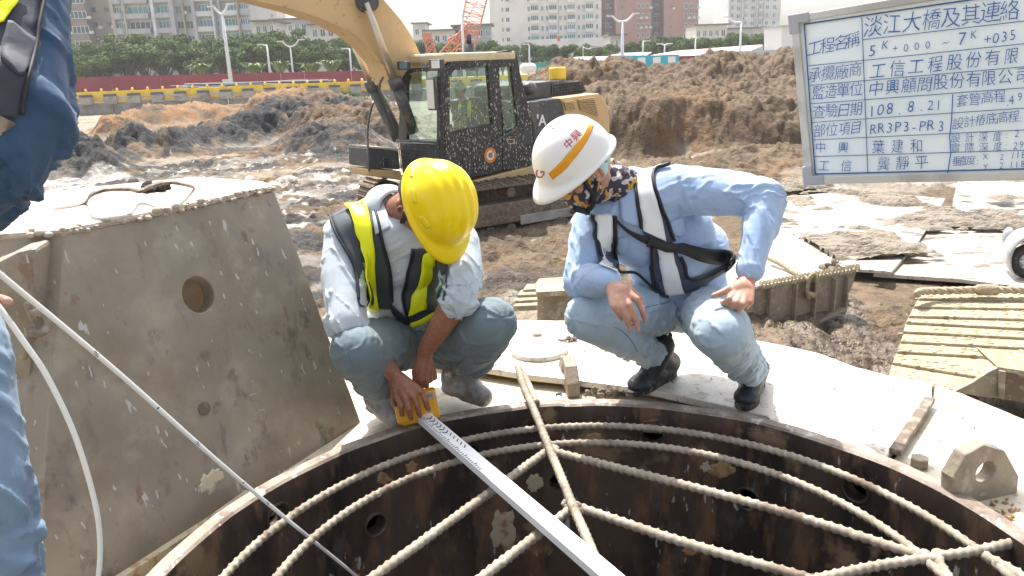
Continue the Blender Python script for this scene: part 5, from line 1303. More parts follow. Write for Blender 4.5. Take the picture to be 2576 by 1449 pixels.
# lamps, mirror, exhaust, beacon, handrail
MB().box(FPn(570, 475, .08), (.12, .26, .14), EROT).build('work_light', M['exdark'], exc, bevel=.02); MB().box(FPn(566, 475, .15), (.02, .2, .10), EROT).build('light_glass', M['glassb'], exc)
MB().box(FPn(806, 466, .10), (.12, .3, .16), EROT).build('work_light', M['exdark'], exc, bevel=.02); MB().box(FPn(800, 466, .17), (.02, .2, .12), EROT).build('light_glass', M['white'], exc)
c_ = FPn(775, 682, .12); MB().box(c_, (.05, .24, .52), EROT).build('mirror_housing', M['exdark'], exc, bevel=.03); MB().box(c_ + EF * .03, (.01, .19, .46), EROT).build('mirror', M['silver'], exc)
MB().chain([FPn(745, 620, .1), FPn(740, 565, .05), FPn(815, 560, .02)], [.012] * 3, 6).build('mirror_arm', M['exdark'], exc, True)
a = SP(1048, 395, -1.6); MB().cyl(a - EZ * .3, a + EZ * .20, .11, 12).cyl(a + EZ * .20, a + EZ * .38, .05, 10).build('exhaust', M['exdark'], exc, True)
MB().cyl(SP(1020, 1150, .08), SP(1400, 925, .08), .014, 8).build('handrail', M['exdark'], exc, True)
MB().cyl(SP(1437, 1000, .02), SP(1437, 1000, -.05), .16, 20).build('fuel_cap', M['exdark'], exc, bevel=.02)
c_ = SP(1197, 1125, .02); MB().cyl(c_, c_ + EL * .004, .135, 28).build('round_sticker', M['orange'], exc); MB().cyl(c_ + EL * .004, c_ + EL * .007, .085, 24).build('sticker_centre', M['white'], exc)
MB().cyl(c_ + EL * .007, c_ + EL * .009, .05, 16).build('sticker_mark', M['orange'], exc)
put_text('marking', '\u53f8', lambda a, b: c_ + EL * .011 - EF * ((a - .5) * .09) + EZ * ((b - .5) * .09), M['ink'], exc)
put_text('marking', '\u30b3', lambda a, b: SP(1325 + a * 50, 1045 - b * 38, .024), M['spat'], exc, off=.02)
put_text('marking', "'A", lambda a, b: SP(1535 + a * 72, 912 - b * 85, .034), M['white'], exc, off=.03)
# engine house
side('engine_panel', [(1468, 740), (1600, 722), (1702, 710), (1722, 760), (1740, 860), (1742, 1190), (1516, 1230), (1508, 900)], 'exdark', .02, 2.5, exc, .03)
side('engine_cover', [(1704, 708), (1960, 676), (1990, 676), (2030, 712), (2055, 770), (2066, 860), (2070, 1060), (2060, 1100), (1746, 1150), (1744, 860), (1726, 760)], 'exyellow', .03, 2.5, exc, .05)
side('hood', [(1452, 700), (1455, 620), (1495, 602), (1640, 585), (1858, 585), (1880, 620), (1898, 668), (1690, 706), (1466, 736)], 'exdark', -.35, 1.6, exc, .04)
def grille(pl, nx, ny, k, mt):
    mb = MB(); (ax_, ay), (bx_, by), (cx_, cy), (dx_, dy) = pl
    f = lambda s, t: SP((ax_ * (1 - s) + bx_ * s) * (1 - t) + (dx_ * (1 - s) + cx_ * s) * t, (ay * (1 - s) + by * s) * (1 - t) + (dy * (1 - s) + cy * s) * t, k)
    MB().prism([f(0, 0), f(1, 0), f(1, 1), f(0, 1)], -EL * .01).build('grille_recess', M['ink'], exc)
    for i in range(nx + 1): mb.tube([f(i / nx, 0) + EL * .015, f(i / nx, 1) + EL * .015], .0065, 4)
    for j in range(ny + 1): mb.tube([f(0, j / ny) + EL * .015, f(1, j / ny) + EL * .015], .0065, 4)
    mb.build('grille', M[mt], exc)['kind'] = 'stuff'
grille([(1730, 738), (1795, 730), (1812, 790), (1745, 797)], 7, 6, .045, 'exyellow')
grille([(1832, 722), (1945, 708), (1976, 838), (1850, 795)], 11, 9, .045, 'exyellow')
grille([(1645, 612), (1855, 588), (1890, 662), (1640, 695)], 11, 4, -.335, 'exdark')
c_ = SP(1685, 578, -.6); MB().cyl(c_, c_ + EZ * .24, .17, 16).build('air_filter_cap', M['yellow'], exc, bevel=.03)
c_ = SP(1480, 640, -.3); MB().ell(c_, EF * .17, EL * .12, EZ * .12, 14, 8).build('pre_cleaner', M['exdark'], exc, True)
# base frame, step box
side('base_frame', [(1000, 1330), (1530, 1196), (1745, 1160), (2060, 1100), (2050, 1180), (1540, 1262), (1120, 1362), (1000, 1385)], 'exyellow', .04, 2.5, exc, .02)
side('toolbox', [(310, 1075), (535, 1092), (545, 1228), (315, 1212)], 'exdark', -1.1, .7, exc, .02)
mb = MB().prism([SP(318, 1072, -1.1), SP(530, 1090, -1.1), SP(530, 1090, -1.1) - EL * .7, SP(318, 1072, -1.1) - EL * .7], (0, 0, .03)); mb.v, mb.f = recalc(mb.v, mb.f); mb.build('toolbox_lid', M['paleslab'], exc)
mb = MB(); [mb.prism([SP(432, 1150 + i * 20, -1.08), SP(462, 1152 + i * 20, -1.08), SP(462, 1165 + i * 20, -1.08), SP(432, 1163 + i * 20, -1.08)], -EL * .01) for i in range(3)]; mb.build('vent', M['ink'], exc)['kind'] = 'stuff'
side('step', [(315, 1225), (555, 1240), (550, 1300), (320, 1275)], 'exyellow', -1.05, .7, exc, .02)
MB().tube(curve([SP(352, 735, -1.4), SP(322, 840, -1.3), SP(308, 960, -1.2), SP(312, 1100, -1.05), SP(322, 1240, -1.0)], 24), .02, 6).build('hose', M['exdark'], exc, True)
MB().tube(curve([SP(420, 560, -.8), SP(392, 640, -.8), SP(440, 760, -.8), SP(520, 960, -.8)], 24), .022, 6).build('hose', M['exdark'], exc, True)
# boom
bo = [c for c in [(1062, 205), (1060, 142), (1040, 97), (1011, 52), (967, 0), (905, -62), (820, -125), (700, -180), (560, -215), (420, -230), (420, -85), (560, -25), (655, 2), (740, 24), (817, 50), (887, 84), (932, 122), (962, 160), (985, 215)]]
mb = MB().prism([PL(u, v, EA - EL * 1.0, EL) for u, v in bo], -EL * .55); mb.v, mb.f = recalc(mb.v, mb.f); mb.build('boom', M['exyellow'], exc, bevel=.012)
edge_ = curve([PL(u, v, EA - EL * .99, EL) for u, v in bo[10:18]], 40); MB().tube(edge_, .018, 5).build('boom_edge', M['exyellow'], exc, True)
p_ = SP(290, 12, -.97); MB().cyl(p_ + EL * .16, p_ - EL * .85, .17, 18).build('boom_pin', M['exdark'], exc, True)
def hyd(nm, a, m_, b, r1, r2): 
    MB().cyl(a, m_, r2, 16).build('cylinder_rod', M['rod'], exc, True); MB().cyl(m_, b, r1, 18).cyl(m_ + (m_ - b).normalized() * .02, m_ - (m_ - b).normalized() * .16, r1 * 1.18, 18).build('cylinder_barrel', M['barrel'], exc, True)
hyd('a', SP(292, 20, -.85), SP(505, 575, -.85), SP(640, 960, -.85), .105, .062)
hyd('b', SP(215, 330, -1.75), SP(330, 590, -1.7), SP(535, 1010, -1.55), .115, .058)
# tracks (chassis turned against the house)
T2 = R_(33); EF2 = Vector((-math.cos(T2), -math.sin(T2), 0)); EL2 = Vector((math.sin(T2), -math.cos(T2), 0)); EROT2 = Matrix((EF2, EL2, EZ)).transposed()
CHB = Vector((-.14, 15.2, GZ))
def track(yl, x0=-2.15, x1=2.35, r=.44):
    T = empty('crawler_track', (0, 0, 0)); T.parent = exc; base = CHB
    pts = []; n1 = 15
    L = x1 - x0 - 2 * r; 
    for i in range(n1): pts.append((x0 + r + L * i / n1, 2 * r, 0))
    for i in range(7): a = math.pi / 2 - math.pi * i / 7; pts.append((x1 - r + r * math.cos(a), r + r * math.sin(a), 0))
    for i in range(n1): pts.append((x1 - r - L * i / n1, 0, 0))
    for i in range(7): a = -math.pi / 2 - math.pi * i / 7; pts.append((x0 + r + r * math.cos(a), r + r * math.sin(a), 0))
    me_ = None; n = len(pts)
    for i in range(n):
        (ax_, az, _), (bx_, bz, _) = pts[i], pts[(i + 1) % n]; d = Vector((bx_ - ax_, 0, bz - az)); ln = d.length; d.normalize()
        if me_ is None:
            mb = MB().box((0, 0, 0), (ln * .93, .6, .04)).box((-ln * .3, 0, .035), (.03, .6, .05)).box((ln * .1, 0, .03), (.025, .6, .035)); me_ = bpy.data.meshes.new('track_shoe'); me_.from_pydata([tuple(v) for v in mb.v], [], mb.f); me_.materials.append(M['trackmud'])
        o = bpy.data.objects.new('track_shoe', me_); c = Vector(((ax_ + bx_) / 2, yl, (az + bz) / 2 + .03)); nz_ = Vector((-d.z, 0, d.x))
        R3 = Matrix((d, Vector((0, 1, 0)), nz_)).transposed().to_4x4(); R3.translation = c
        o.matrix_basis = Matrix.Translation(base - exc.location) @ EROT2.to_4x4() @ R3; link(o, T)
    def tb(nm, mb, mt, bevel=.01):
        o = mesh_obj(nm, mb.v, mb.f, M[mt], None); o.data.transform(Matrix.Translation(base - exc.location) @ EROT2.to_4x4()); o.parent = T
        if bevel: b = o.modifiers.new('b', 'BEVEL'); b.width = bevel
    s = 1 if yl > 0 else -1
    tb('track_frame', MB().box(((x0 + x1) / 2, yl + s * .1, r * .98), (L + .35, .38, .36)), 'trackmud'); tb('track_guard', MB().box(((x0 + x1) / 2 - .2, yl + s * .31, r * .62), (1.5, .03, .17)), 'conc')
    for xx in (x0 + r, x1 - r): tb('idler', MB().cyl((xx, yl - .2, r), (xx, yl + .24, r), r * .86, 20), 'trackmud')
    for k in range(8): xx = x0 + .75 + (L - .55) * k / 7; tb('roller', MB().cyl((xx, yl - .2, .13), (xx, yl + .24, .13), .1, 12), 'trackmud', 0)
    for k in range(2): xx = x0 + 1.3 + L * .45 * k; tb('roller', MB().cyl((xx, yl - .1, 2 * r - .1), (xx, yl + .24, 2 * r - .1), .09, 12), 'trackmud', 0)
track(1.30); track(-1.30)
base_ = CHB
MB().box(base_ + EZ * .62, (2.2, 1.9, .5), EROT2).build('undercarriage', M['trackmud'], exc); MB().cyl(base_ + EZ * .8, base_ + EZ * 1.08, .62, 30).build('slew_ring', M['trackmud'], exc)
# spatter of dried mud on the cab
mb = MB(); rnd = random.Random(31)
for i in range(1300):
    x = rnd.uniform(850, 1500); y = rnd.uniform(440, 1260)
    if rnd.random() > (.35 + .65 * (y > 700)): continue
    if x < 905 and y > 1100: continue
    if x > 1400 and y < 760: continue
    s0_ = rnd.random() ** 2; c = SP(x, y, .032 if not ((905 < x < 1190 and 520 < y < 930) or (1264 < x < 1350 and 520 < y < 900)) else -.024); s = .005 + .024 * s0_; tt = rnd.uniform(-.5, .5); a = (EF * math.cos(tt) + EZ * math.sin(tt)) * s * .55; b = (EZ * math.cos(tt) - EF * math.sin(tt)) * s * 1.2
    k = len(mb.v); mb.v += [c - a, c - b * .8, c + a, c + b]; mb.f += [[k, k + 1, k + 2, k + 3]]
for i in range(160):
    c = FPn(rnd.uniform(600, 810), rnd.uniform(560, 1015), -.024); s = rnd.uniform(.004, .012); k = len(mb.v); mb.v += [c - EL * s * .5, c - EZ * s, c + EL * s * .5, c + EZ * s]; mb.f += [[k, k + 1, k + 2, k + 3]]
mb.build('mud_spatter', M['spat'], exc)['kind'] = 'stuff'

# ================================================================== whiteboard
BTL = Q(1990, 40, 2.60); BBL = Q(2029, 463, 2.66); BTR = Q(2576, -58, 2.17)
bx_ = (BTR - BTL).normalized(); bn_ = bx_.cross(BTL - BBL).normalized()
if bn_.dot(CAM - BTL) < 0: bn_ = -bn_
def BD(u, v, k=0.): return PL(u, v, BTL + bn_ * k, bn_)
M['board'] = mat('board', (.80, .86, .86), .25, layers=[(2, .45, .6, (.74, .82, .83)), (6, .55, .65, (.82, .87, .86))]); M['bframe'] = mat('bframe', (.55, .54, .50), .45, .3, layers=[(5, .5, .6, (.42, .40, .36))]); M['bcorner'] = mat('bcorner', (.36, .36, .37), .5)
M['pen'] = mat('pen', (.02, .10, .34), .5); M['line'] = mat('line', (.03, .09, .22), .5)
bd = empty('whiteboard', (BTL + BBL) / 2, 'whiteboard with blue handwritten table held up at the upper right', 'whiteboard')
cor = {'TL': BD(1990, 41), 'BL': BD(2029, 463)}
W_ = 1.02; topd = (BD(2576, -57) - cor['TL']).normalized(); botd = (BD(2576, 453) - cor['BL']).normalized()
TR_ = cor['TL'] + topd * W_; BR_ = cor['BL'] + botd * W_
ins = .022
mb = MB().prism([cor['TL'] - bn_ * .004, TR_ - bn_ * .004, BR_ - bn_ * .004, cor['BL'] - bn_ * .004], -bn_ * .01); mb.v, mb.f = recalc(mb.v, mb.f); mb.build('writing_surface', M['board'], bd)
vy = (cor['TL'] - cor['BL']).normalized()
def fbar(a, b, w, nm='frame_rail'):
    """rail from a to b, w vector inwards"""
    mb = MB().prism([a, b, b + w, a + w], bn_ * .012); mb.v, mb.f = recalc(mb.v, mb.f); mb.build(nm, M['bframe'], bd, bevel=.003)
    mb = MB().prism([a - bn_ * .02, b - bn_ * .02, b + w * .4 - bn_ * .02, a + w * .4 - bn_ * .02], bn_ * .02)
fbar(cor['TL'], TR_, -vy * .024); fbar(cor['BL'], BR_, vy * .026); fbar(cor['TL'] - vy * .024, cor['BL'] + vy * .026, bx_ * .026); fbar(TR_ - vy * .024, BR_ + vy * .026, -bx_ * .026)
for c, sx, sy in ((cor['TL'], 1, -1), (cor['BL'], 1, 1)):
    c0 = c - bx_ * .006 * sx - vy * .004 * sy
    mb = MB().prism([c0, c0 + bx_ * .07 * sx, c0 + bx_ * .07 * sx + vy * .032 * sy, c0 + bx_ * .034 * sx + vy * .032 * sy, c0 + bx_ * .034 * sx + vy * .065 * sy, c0 + vy * .065 * sy], bn_ * .017); mb.v, mb.f = recalc(mb.v, mb.f); mb.build('corner_cap', M['bcorner'], bd, bevel=.004)
def bline(pts, w, mt='line'):
    mb = MB(); pp = [BD(u, v, .0022) for u, v in pts]
    for a, b in zip(pp, pp[1:]):
        t = (b - a).normalized(); s = bn_.cross(t) * w / 2; mb.prism([a - s, a + s, b + s, b - s], bn_ * .0006)
    mb.build('ruled_line', M[mt], bd)
ext = lambda a, b, x=2700: (x, a[1] + (b[1] - a[1]) * (x - a[0]) / (b[0] - a[0]))
bline([(2023, 60), (2051, 438)], .0042); bline([(2022, 61), ext((2023, 61), (2439, 0))], .0045); bline([(2050, 438), ext((2051, 438), (2576, 425))], .0045)
bline([(2168, 43), (2183, 435)], .0025); bline([(2397, 237), (2394, 300), (2389, 345), (2392, 385), (2384, 437)], .0028, 'pen')
for a, b in (((2170, 100), (2576, 53)), ((2031, 166), (2172, 152)), ((2172, 152), (2576, 110)), ((2037, 215), (2576, 168)), ((2040, 261), (2576, 221)), ((2043, 308), (2576, 272)), ((2046, 352), (2576, 327)), ((2048, 394), (2576, 378))):
    e = b if b[0] < 2500 else ext(a, b); bline([a, e], .0022)
HWR = random.Random(14)
def hand(s, x0, y0, x1, y1, h, adv=None, off=-.012, jig=1.0):
    off = off + .003
    """one handwritten row: glyph centres run from (x0,y0) to (x1,y1) in photo pixels, h = glyph height"""
    n = len(s)
    for i, ch in enumerate(s):
        if ch == ' ': continue
        t = i / max(n - 1, 1); cx_, cy_ = x0 + (x1 - x0) * t, y0 + (y1 - y0) * t; cy_ += HWR.uniform(-1.2, 1.2) * jig; cx_ += HWR.uniform(-1, 1) * jig
        cjk = ord(ch) > 0x2e80; V, Fc = text_mesh(ch, off=off)
        if not V: continue
        ax0 = min(v.x for v in V); ax1 = max(v.x for v in V); ay0 = min(v.y for v in V); ay1 = max(v.y for v in V)
        sc = (h / .86) if cjk else h / .72
        mx_ = (ax0 + ax1) / 2; my = .33 if cjk else .36
        if ch in '.,': my = .36
        sl = -.06 + HWR.uniform(-.05, .05); tw = HWR.uniform(-.07, .05); wsc = .9 + HWR.uniform(-.06, .1)
        dy = (y1 - y0) / max(x1 - x0, 1)
        W = []
        for v in V:
            px = (v.x - mx_) * wsc; py = v.y - my; px2 = px + py * sl * -1.5; py2 = py + px * tw
            px2 += .012 * math.sin(py * 9 + i); py2 += .012 * math.sin(px * 8 + i * 2)
            W.append(BD(cx_ + px2 * sc, cy_ + px2 * sc * dy - py2 * sc, .003))
        mesh_obj('handwriting', W, Fc, M['pen'], bd)
C3 = lambda x, y: (1635.1 + .3652 * x, .3652 * y)
def row(s, x0, y0, x1, y1, h, **k): a = C3(x0, y0); b = C3(x1, y1); hand(s, a[0], a[1], b[0], b[1], h * .3652, **k)
row('工程名稱', 1130, 338, 1400, 280, 100); row('承攬廠商', 1135, 520, 1415, 485, 95); row('監造單位', 1160, 640, 1420, 620, 90); row('查驗日期', 1165, 775, 1420, 755, 90)
row('部位項目', 1170, 905, 1420, 885, 85); row('中興', 1175, 1020, 1330, 1020, 70); row('工信', 1195, 1145, 1350, 1145, 75)
row('淡江大橋及其連絡', 1535, 190, 2480, 75, 135, off=-.014); row('5', 1530, 350, 1531, 350, 80); row('K', 1620, 305, 1621, 305, 60); row('+000', 1690, 335, 1910, 310, 55); row('\uff5e', 2035, 300, 2036, 299, 60); row('7', 2150, 265, 2151, 265, 90); row('K', 2230, 235, 2231, 235, 60); row('+035', 2325, 268, 2500, 240, 75)
row('工信工程股份有限', 1570, 490, 2490, 390, 105); row('中興顧問股份有限公司', 1560, 615, 2560, 520, 98)
row('108', 1530, 765, 1650, 745, 80); row('.', 1720, 750, 1721, 750, 70); row('8', 1800, 735, 1801, 735, 80); row('.', 1868, 730, 1869, 730, 70); row('21', 1930, 725, 1985, 722, 70)
row('RR3P3-PR', 1540, 885, 1935, 860, 72); row('3', 2005, 865, 2006, 865, 75)
row('葉建和', 1575, 1015, 1835, 1010, 88); row('龔靜平', 1610, 1130, 1870, 1120, 88)
row('套管高程', 2150, 695, 2410, 665, 80); row('.4', 2465, 695, 2490, 690, 65); row('9', 2550, 665, 2551, 665, 60)
row('設計樁底高程', 2125, 850, 2505, 805, 75); row(':2', 2555, 810, 2590, 800, 50)
row('設計深度', 2105, 955, 2395, 940, 62); row(':', 2455, 925, 2456, 925, 50); row('2', 2530, 920, 2531, 920, 50)
row('實際深度', 2105, 1020, 2395, 1010, 60); row(':', 2450, 1005, 2451, 1005, 50); row('29', 2520, 1000, 2560, 995, 50)
row('垂直度', 2110, 1115, 2210, 1105, 62); row(':', 2258, 1110, 2259, 1110, 50); row('X', 2310, 1080, 2311, 1080, 40); row('2', 2425, 1080, 2426, 1080, 45); row('118', 2500, 1070, 2575, 1062, 48)
row('Y.', 2310, 1150, 2345, 1148, 45); row('2', 2420, 1140, 2421, 1140, 45); row('118', 2490, 1135, 2570, 1125, 48)
# ================================================================== people
TW = -FWD
def D3(x, y, z): return (RIGHT * x + UP * y + TW * z)        # image right, image up, towards the lens
def fabric(nm, c, rough=.8, weave=420, c2=None, lay=()):
    return mat(nm, c, rough, layers=[(9, .42, .62, c2 or tuple(k * .86 for k in c))] + list(lay), bump=[(weave, .12, .002), (45, .15, .006)], sheen=.15)
M['skinA'] = mat('skinA', (.30, .125, .072), .48, layers=[(14, .42, .62, (.245, .095, .055)), (60, .5, .65, (.34, .16, .10))], bump=[(160, .25, .0015)])
M['skinB'] = mat('skinB', (.48, .27, .19), .48, layers=[(18, .45, .6, (.42, .20, .14)), (60, .5, .65, (.52, .31, .23))], bump=[(160, .22, .0015)])
for k_ in ('skinA', 'skinB'):
    b_ = M[k_].node_tree.nodes['Principled BSDF']; b_.inputs['Subsurface Weight'].default_value = .12; b_.inputs['Subsurface Radius'].default_value = (.012, .005, .003)
M['nail'] = mat('nail', (.55, .36, .29), .35)
M['shirtA'] = fabric('shirtA', (.52, .58, .62), c2=(.47, .53, .57), lay=[(5, .60, .70, (.40, .42, .42))])
M['shirtB'] = fabric('shirtB', (.36, .48, .68), c2=(.33, .45, .66))
M['jeansA'] = fabric('jeansA', (.135, .185, .205), weave=300, c2=(.15, .205, .225), lay=[(4, .60, .72, (.22, .245, .235)), (9, .62, .74, (.30, .28, .23))])
M['jeansB'] = fabric('jeansB', (.33, .43, .51), weave=300, c2=(.36, .455, .53), lay=[(3, .55, .72, (.46, .55, .61)), (7, .60, .72, (.25, .35, .44))])
M['navy'] = fabric('navy', (.016, .022, .038), .55); M['vestA'] = fabric('vestA', (.05, .065, .08), .7); M['vestB'] = fabric('vestB', (.045, .06, .10), .6)
M['piping'] = mat('piping', (.012, .013, .018), .6); M['hiviz'] = mat('hiviz', (.93, .97, .01), .38, bump=[(30, .25, .006)])
M['reflect'] = mat('reflect', (.74, .76, .78), .45, bump=[(220, .3, .001)]); M['greenp'] = mat('greenp', (.02, .28, .08), .35, layers=[(12, .5, .6, (.05, .16, .07))])
M['hatY'] = mat('hatY', (.92, .67, .0), .28, layers=[(3, .5, .8, (.86, .62, .0))])
M['hatW'] = mat('hatW', (.80, .79, .77), .3, layers=[(3, .5, .7, (.74, .73, .71))]); M['stripe'] = mat('stripe', (.75, .33, .01), .4, layers=[(40, .5, .6, (.68, .28, .01))]); M['redink'] = mat('redink', (.45, .01, .06), .5)
M['hair'] = mat('hair', (.018, .014, .012), .6, bump=[(250, .8, .004)]); M['strap'] = mat('strap', (.012, .012, .014), .6, bump=[(300, .2, .001)])
M['boot'] = mat('boot', (.34, .34, .33), .5, layers=[(7, .48, .6, (.20, .17, .14)), (3, .56, .66, (.11, .085, .065)), (20, .6, .68, (.48, .48, .46))], bump=[(30, .3, .004)])
M['bootB'] = mat('bootB', (.018, .02, .024), .5, layers=[(16, .56, .68, (.11, .10, .085))], bump=[(200, .3, .001)]); M['sole'] = mat('sole', (.02, .02, .022), .7, layers=[(16, .5, .6, (.14, .12, .09))])
M['lace'] = mat('lace', (.06, .055, .05), .8)
M['gaiter'] = mat('gaiter', (.04, .03, .06), .7, layers=[(26, .545, .56, (.60, .33, .05), (1.6, .7, 1), 1), (38, .60, .61, (.55, .5, .5), (1, .5, 1.5), 0)], bump=[(300, .15, .002)])
M['mask'] = mat('mask', (.45, .66, .68), .8); M['glassesm'] = mat('glassesm', (.03, .012, .012), .3)
M['sleeveC'] = fabric('sleeveC', (.017, .055, .125), .75, c2=(.024, .072, .155)); M['vestC'] = fabric('vestC', (.035, .038, .06), .7); M['jeansC'] = fabric('jeansC', (.17, .26, .36), .8, c2=(.13, .20, .29))

def folds(segs, amp, joints=(), freq=30, skew=1.2, seed=0, base=.35):
    """segs: (p, q, r); joints: (point, reach, extra) – cloth gathers there"""
    S = [(np.array(p), np.array(q), r) for p, q, r in segs]
    def f(co, no):
        n = len(co); best = np.full(n, 1e9); ax = np.zeros(n); an = np.zeros(n); off = 0
        for k, (p, q, r) in enumerate(S):
            d = q - p; L = np.linalg.norm(d); t = d / L; rel = co - p; s = rel @ t; sc = np.clip(s, 0, L)
            w = rel - np.outer(sc, t); dist = np.linalg.norm(w, axis=1) / r
            a = np.cross(t, [0, 0, 1.]); a = a / max(np.linalg.norm(a), 1e-6); b = np.cross(t, a)
            ang = np.arctan2(rel @ b, rel @ a); m_ = dist < best; best = np.where(m_, dist, best); ax = np.where(m_, s + k * 1.7, ax); an = np.where(m_, ang, an)
        cx_, sx_ = np.cos(an), np.sin(an)
        n1 = fbm(ax * freq + cx_ * skew + 40, sx_ * skew + cx_ * .8 + 9 + seed, seed, 3, True)
        n2 = fbm(ax * freq * .45 - sx_ * skew * 1.4 + 7, cx_ * 1.1 + 3, seed + 50, 3)
        A = np.full(n, base)
        for p, reach, ex in joints:
            d = np.linalg.norm(co - np.array(p), axis=1) / reach; A = A + ex * np.exp(-d * d)
        return amp * A * (1.15 * sst(.60, .92, n1) - .25 + (n2 - .5) * .8)
    return f

def helmet(root, C, f, s, u, Rf, Rs, Ru, mt, brim, ridges, name='hard_hat', k_back=.03):
    na, ne = 72, 22; V = []; Fc = []
    for j in range(ne + 5):
        for i in range(na):
            a = 2 * math.pi * i / na; ca, sa_ = math.cos(a), math.sin(a)
            if j <= ne:
                e = math.pi / 2 * (1 - j / ne); ce, se = math.cos(e), math.sin(e); ce2 = ce ** .88
                x, y, z = Rf * ca * ce2, Rs * sa_ * ce2, Ru * se ** .94 if se > 0 else 0
                if ridges:
                    yy = abs(y); w = math.exp(-((yy - 0) / .010) ** 2) + math.exp(-((yy - .034) / .008) ** 2) + .8 * math.exp(-((yy - .064) / .008) ** 2)
                    z += ridges * w * min(1, se * 1.6) * (1 if ca > -.98 else 1)
                rr = 0
            else:
                k = j - ne; x, y = Rf * ca, Rs * sa_; o = [0, .004, .009, .012, .010][k]; z = -[0, .003, .005, .010, .016][k]; x += o * ca; y += o * sa_
                fr = max(0, ca) ** 2.2 * brim * k / 4; x += fr * ca; y += fr * sa_ * .45; z -= .35 * fr
            z -= k_back * max(0, -ca) ** 1.5 * (math.cos(math.pi / 2 * (1 - min(j, ne) / ne)) ** 3) + .010 * abs(sa_) ** 2 * (min(j, ne) / ne) ** 3
            V.append(C + f * x + s * y + u * z)
    for j in range(ne + 4):
        for i in range(na): l = (i + 1) % na; Fc.append([j * na + i, (j + 1) * na + i, (j + 1) * na + l, j * na + l])
    bm = bmesh.new(); vs = [bm.verts.new(v) for v in V]
    for q in Fc:
        try: bm.faces.new([vs[i] for i in q])
        except ValueError: pass
    bmesh.ops.remove_doubles(bm, verts=bm.verts, dist=.0004); bmesh.ops.recalc_face_normals(bm, faces=bm.faces)
    V = [v.co.copy() for v in bm.verts]; bm.verts.index_update(); Fc = [[v.index for v in q.verts] for q in bm.faces]; bm.free()
    cen = C
    o = mesh_obj(name, V, Fc, M[mt], root, True)
    # normals outward
    me = o.data; p0 = me.polygons[len(me.polygons) // 3]; inv = root.matrix_basis.inverted()
    if (p0.center - (inv @ C)).dot(p0.normal) < 0: me.flip_normals()
    sm = o.modifiers.new('s', 'SOLIDIFY'); sm.thickness = .003; sm.offset = -1
    return o
def head(mb, c, f, s, u, k=1.0, face=True):
    """cranium, brow, nose, jaw, chin, ears added to mb; s = person's left"""
    E = lambda x, y, z: c + (f * x + s * y + u * z) * k
    mb.ell(E(-.012, 0, .03), f * .098 * k, s * .078 * k, u * .088 * k, 24, 16)
    mb.ell(E(.03, 0, -.035), f * .062 * k, s * .062 * k, u * .075 * k, 20, 14)
    for sg in (-1, 1):
        mb.caps(E(-.02, sg * .056, -.055), E(.055, sg * .024, -.105), .022 * k, .017 * k, 12); mb.ell(E(.062, sg * .034, -.03), f * .022 * k, s * .024 * k, u * .022 * k, 12, 8)
        if face:
            mb.caps(E(.082, sg * .012, .012), E(.074, sg * .046, .010), .009 * k, .009 * k, 8); mb.ell(E(.070, sg * .031, -.006), f * .012 * k, s * .014 * k, u * .009 * k, 10, 8)
            # ear: rim, lobe and inner bowl
            pts = [E(.004 + .014 * math.cos(a), sg * (.080 + .010 * max(0, math.cos(a + math.pi))), -.012 + .026 * math.sin(a)) for a in [R_(x) for x in range(20, 331, 31)]]
            mb.chain(pts, [.0048 * k] * len(pts), 8); mb.ell(E(.0, sg * .076, -.012), f * .013 * k, s * .006 * k, u * .022 * k, 10, 8); mb.ell(E(.008, sg * .079, -.036), f * .008 * k, s * .006 * k, u * .009 * k, 8, 6)
    if face:
        mb.caps(E(.088, 0, .005), E(.110, 0, -.030), .008 * k, .0125 * k, 10); mb.ell(E(.098, -.011, -.034), f * .009 * k, s * .008 * k, u * .007 * k, 8, 6); mb.ell(E(.098, .011, -.034), f * .009 * k, s * .008 * k, u * .007 * k, 8, 6)
        mb.ell(E(.088, 0, -.058), f * .010 * k, s * .024 * k, u * .006 * k, 12, 6); mb.ell(E(.086, 0, -.069), f * .010 * k, s * .020 * k, u * .007 * k, 12, 6)
    mb.ell(E(.072, 0, -.098), f * .020 * k, s * .026 * k, u * .018 * k, 14, 10)
    return E
def finger(mb, pts, r0, r1):
    n = len(pts); rad = [r0 + (r1 - r0) * i / (n - 1) for i in range(n)]; mb.chain(pts, rad, 10)
    for i in range(1, n - 1): mb.ell(pts[i], (rad[i] * 1.1, 0, 0), (0, rad[i] * 1.1, 0), (0, 0, rad[i] * 1.1), 8, 6)
def nail(pt, dirn, root, r=.0065):
    n = (CAM - pt).normalized(); d = (dirn - n * dirn.dot(n)).normalized(); s = n.cross(d)
    V = [pt + n * .0006 + d * r * 1.1 * math.cos(a) + s * r * .8 * math.sin(a) for a in [2 * math.pi * i / 12 for i in range(12)]]
    V2 = [v - n * .003 for v in V]; mb = MB().add(V + V2, [list(range(12)), list(range(23, 11, -1))] + [[i, (i + 1) % 12, 12 + (i + 1) % 12, 12 + i] for i in range(12)]); mb.v, mb.f = recalc(mb.v, mb.f)
    mb.build('nail', M['nail'], root, True)

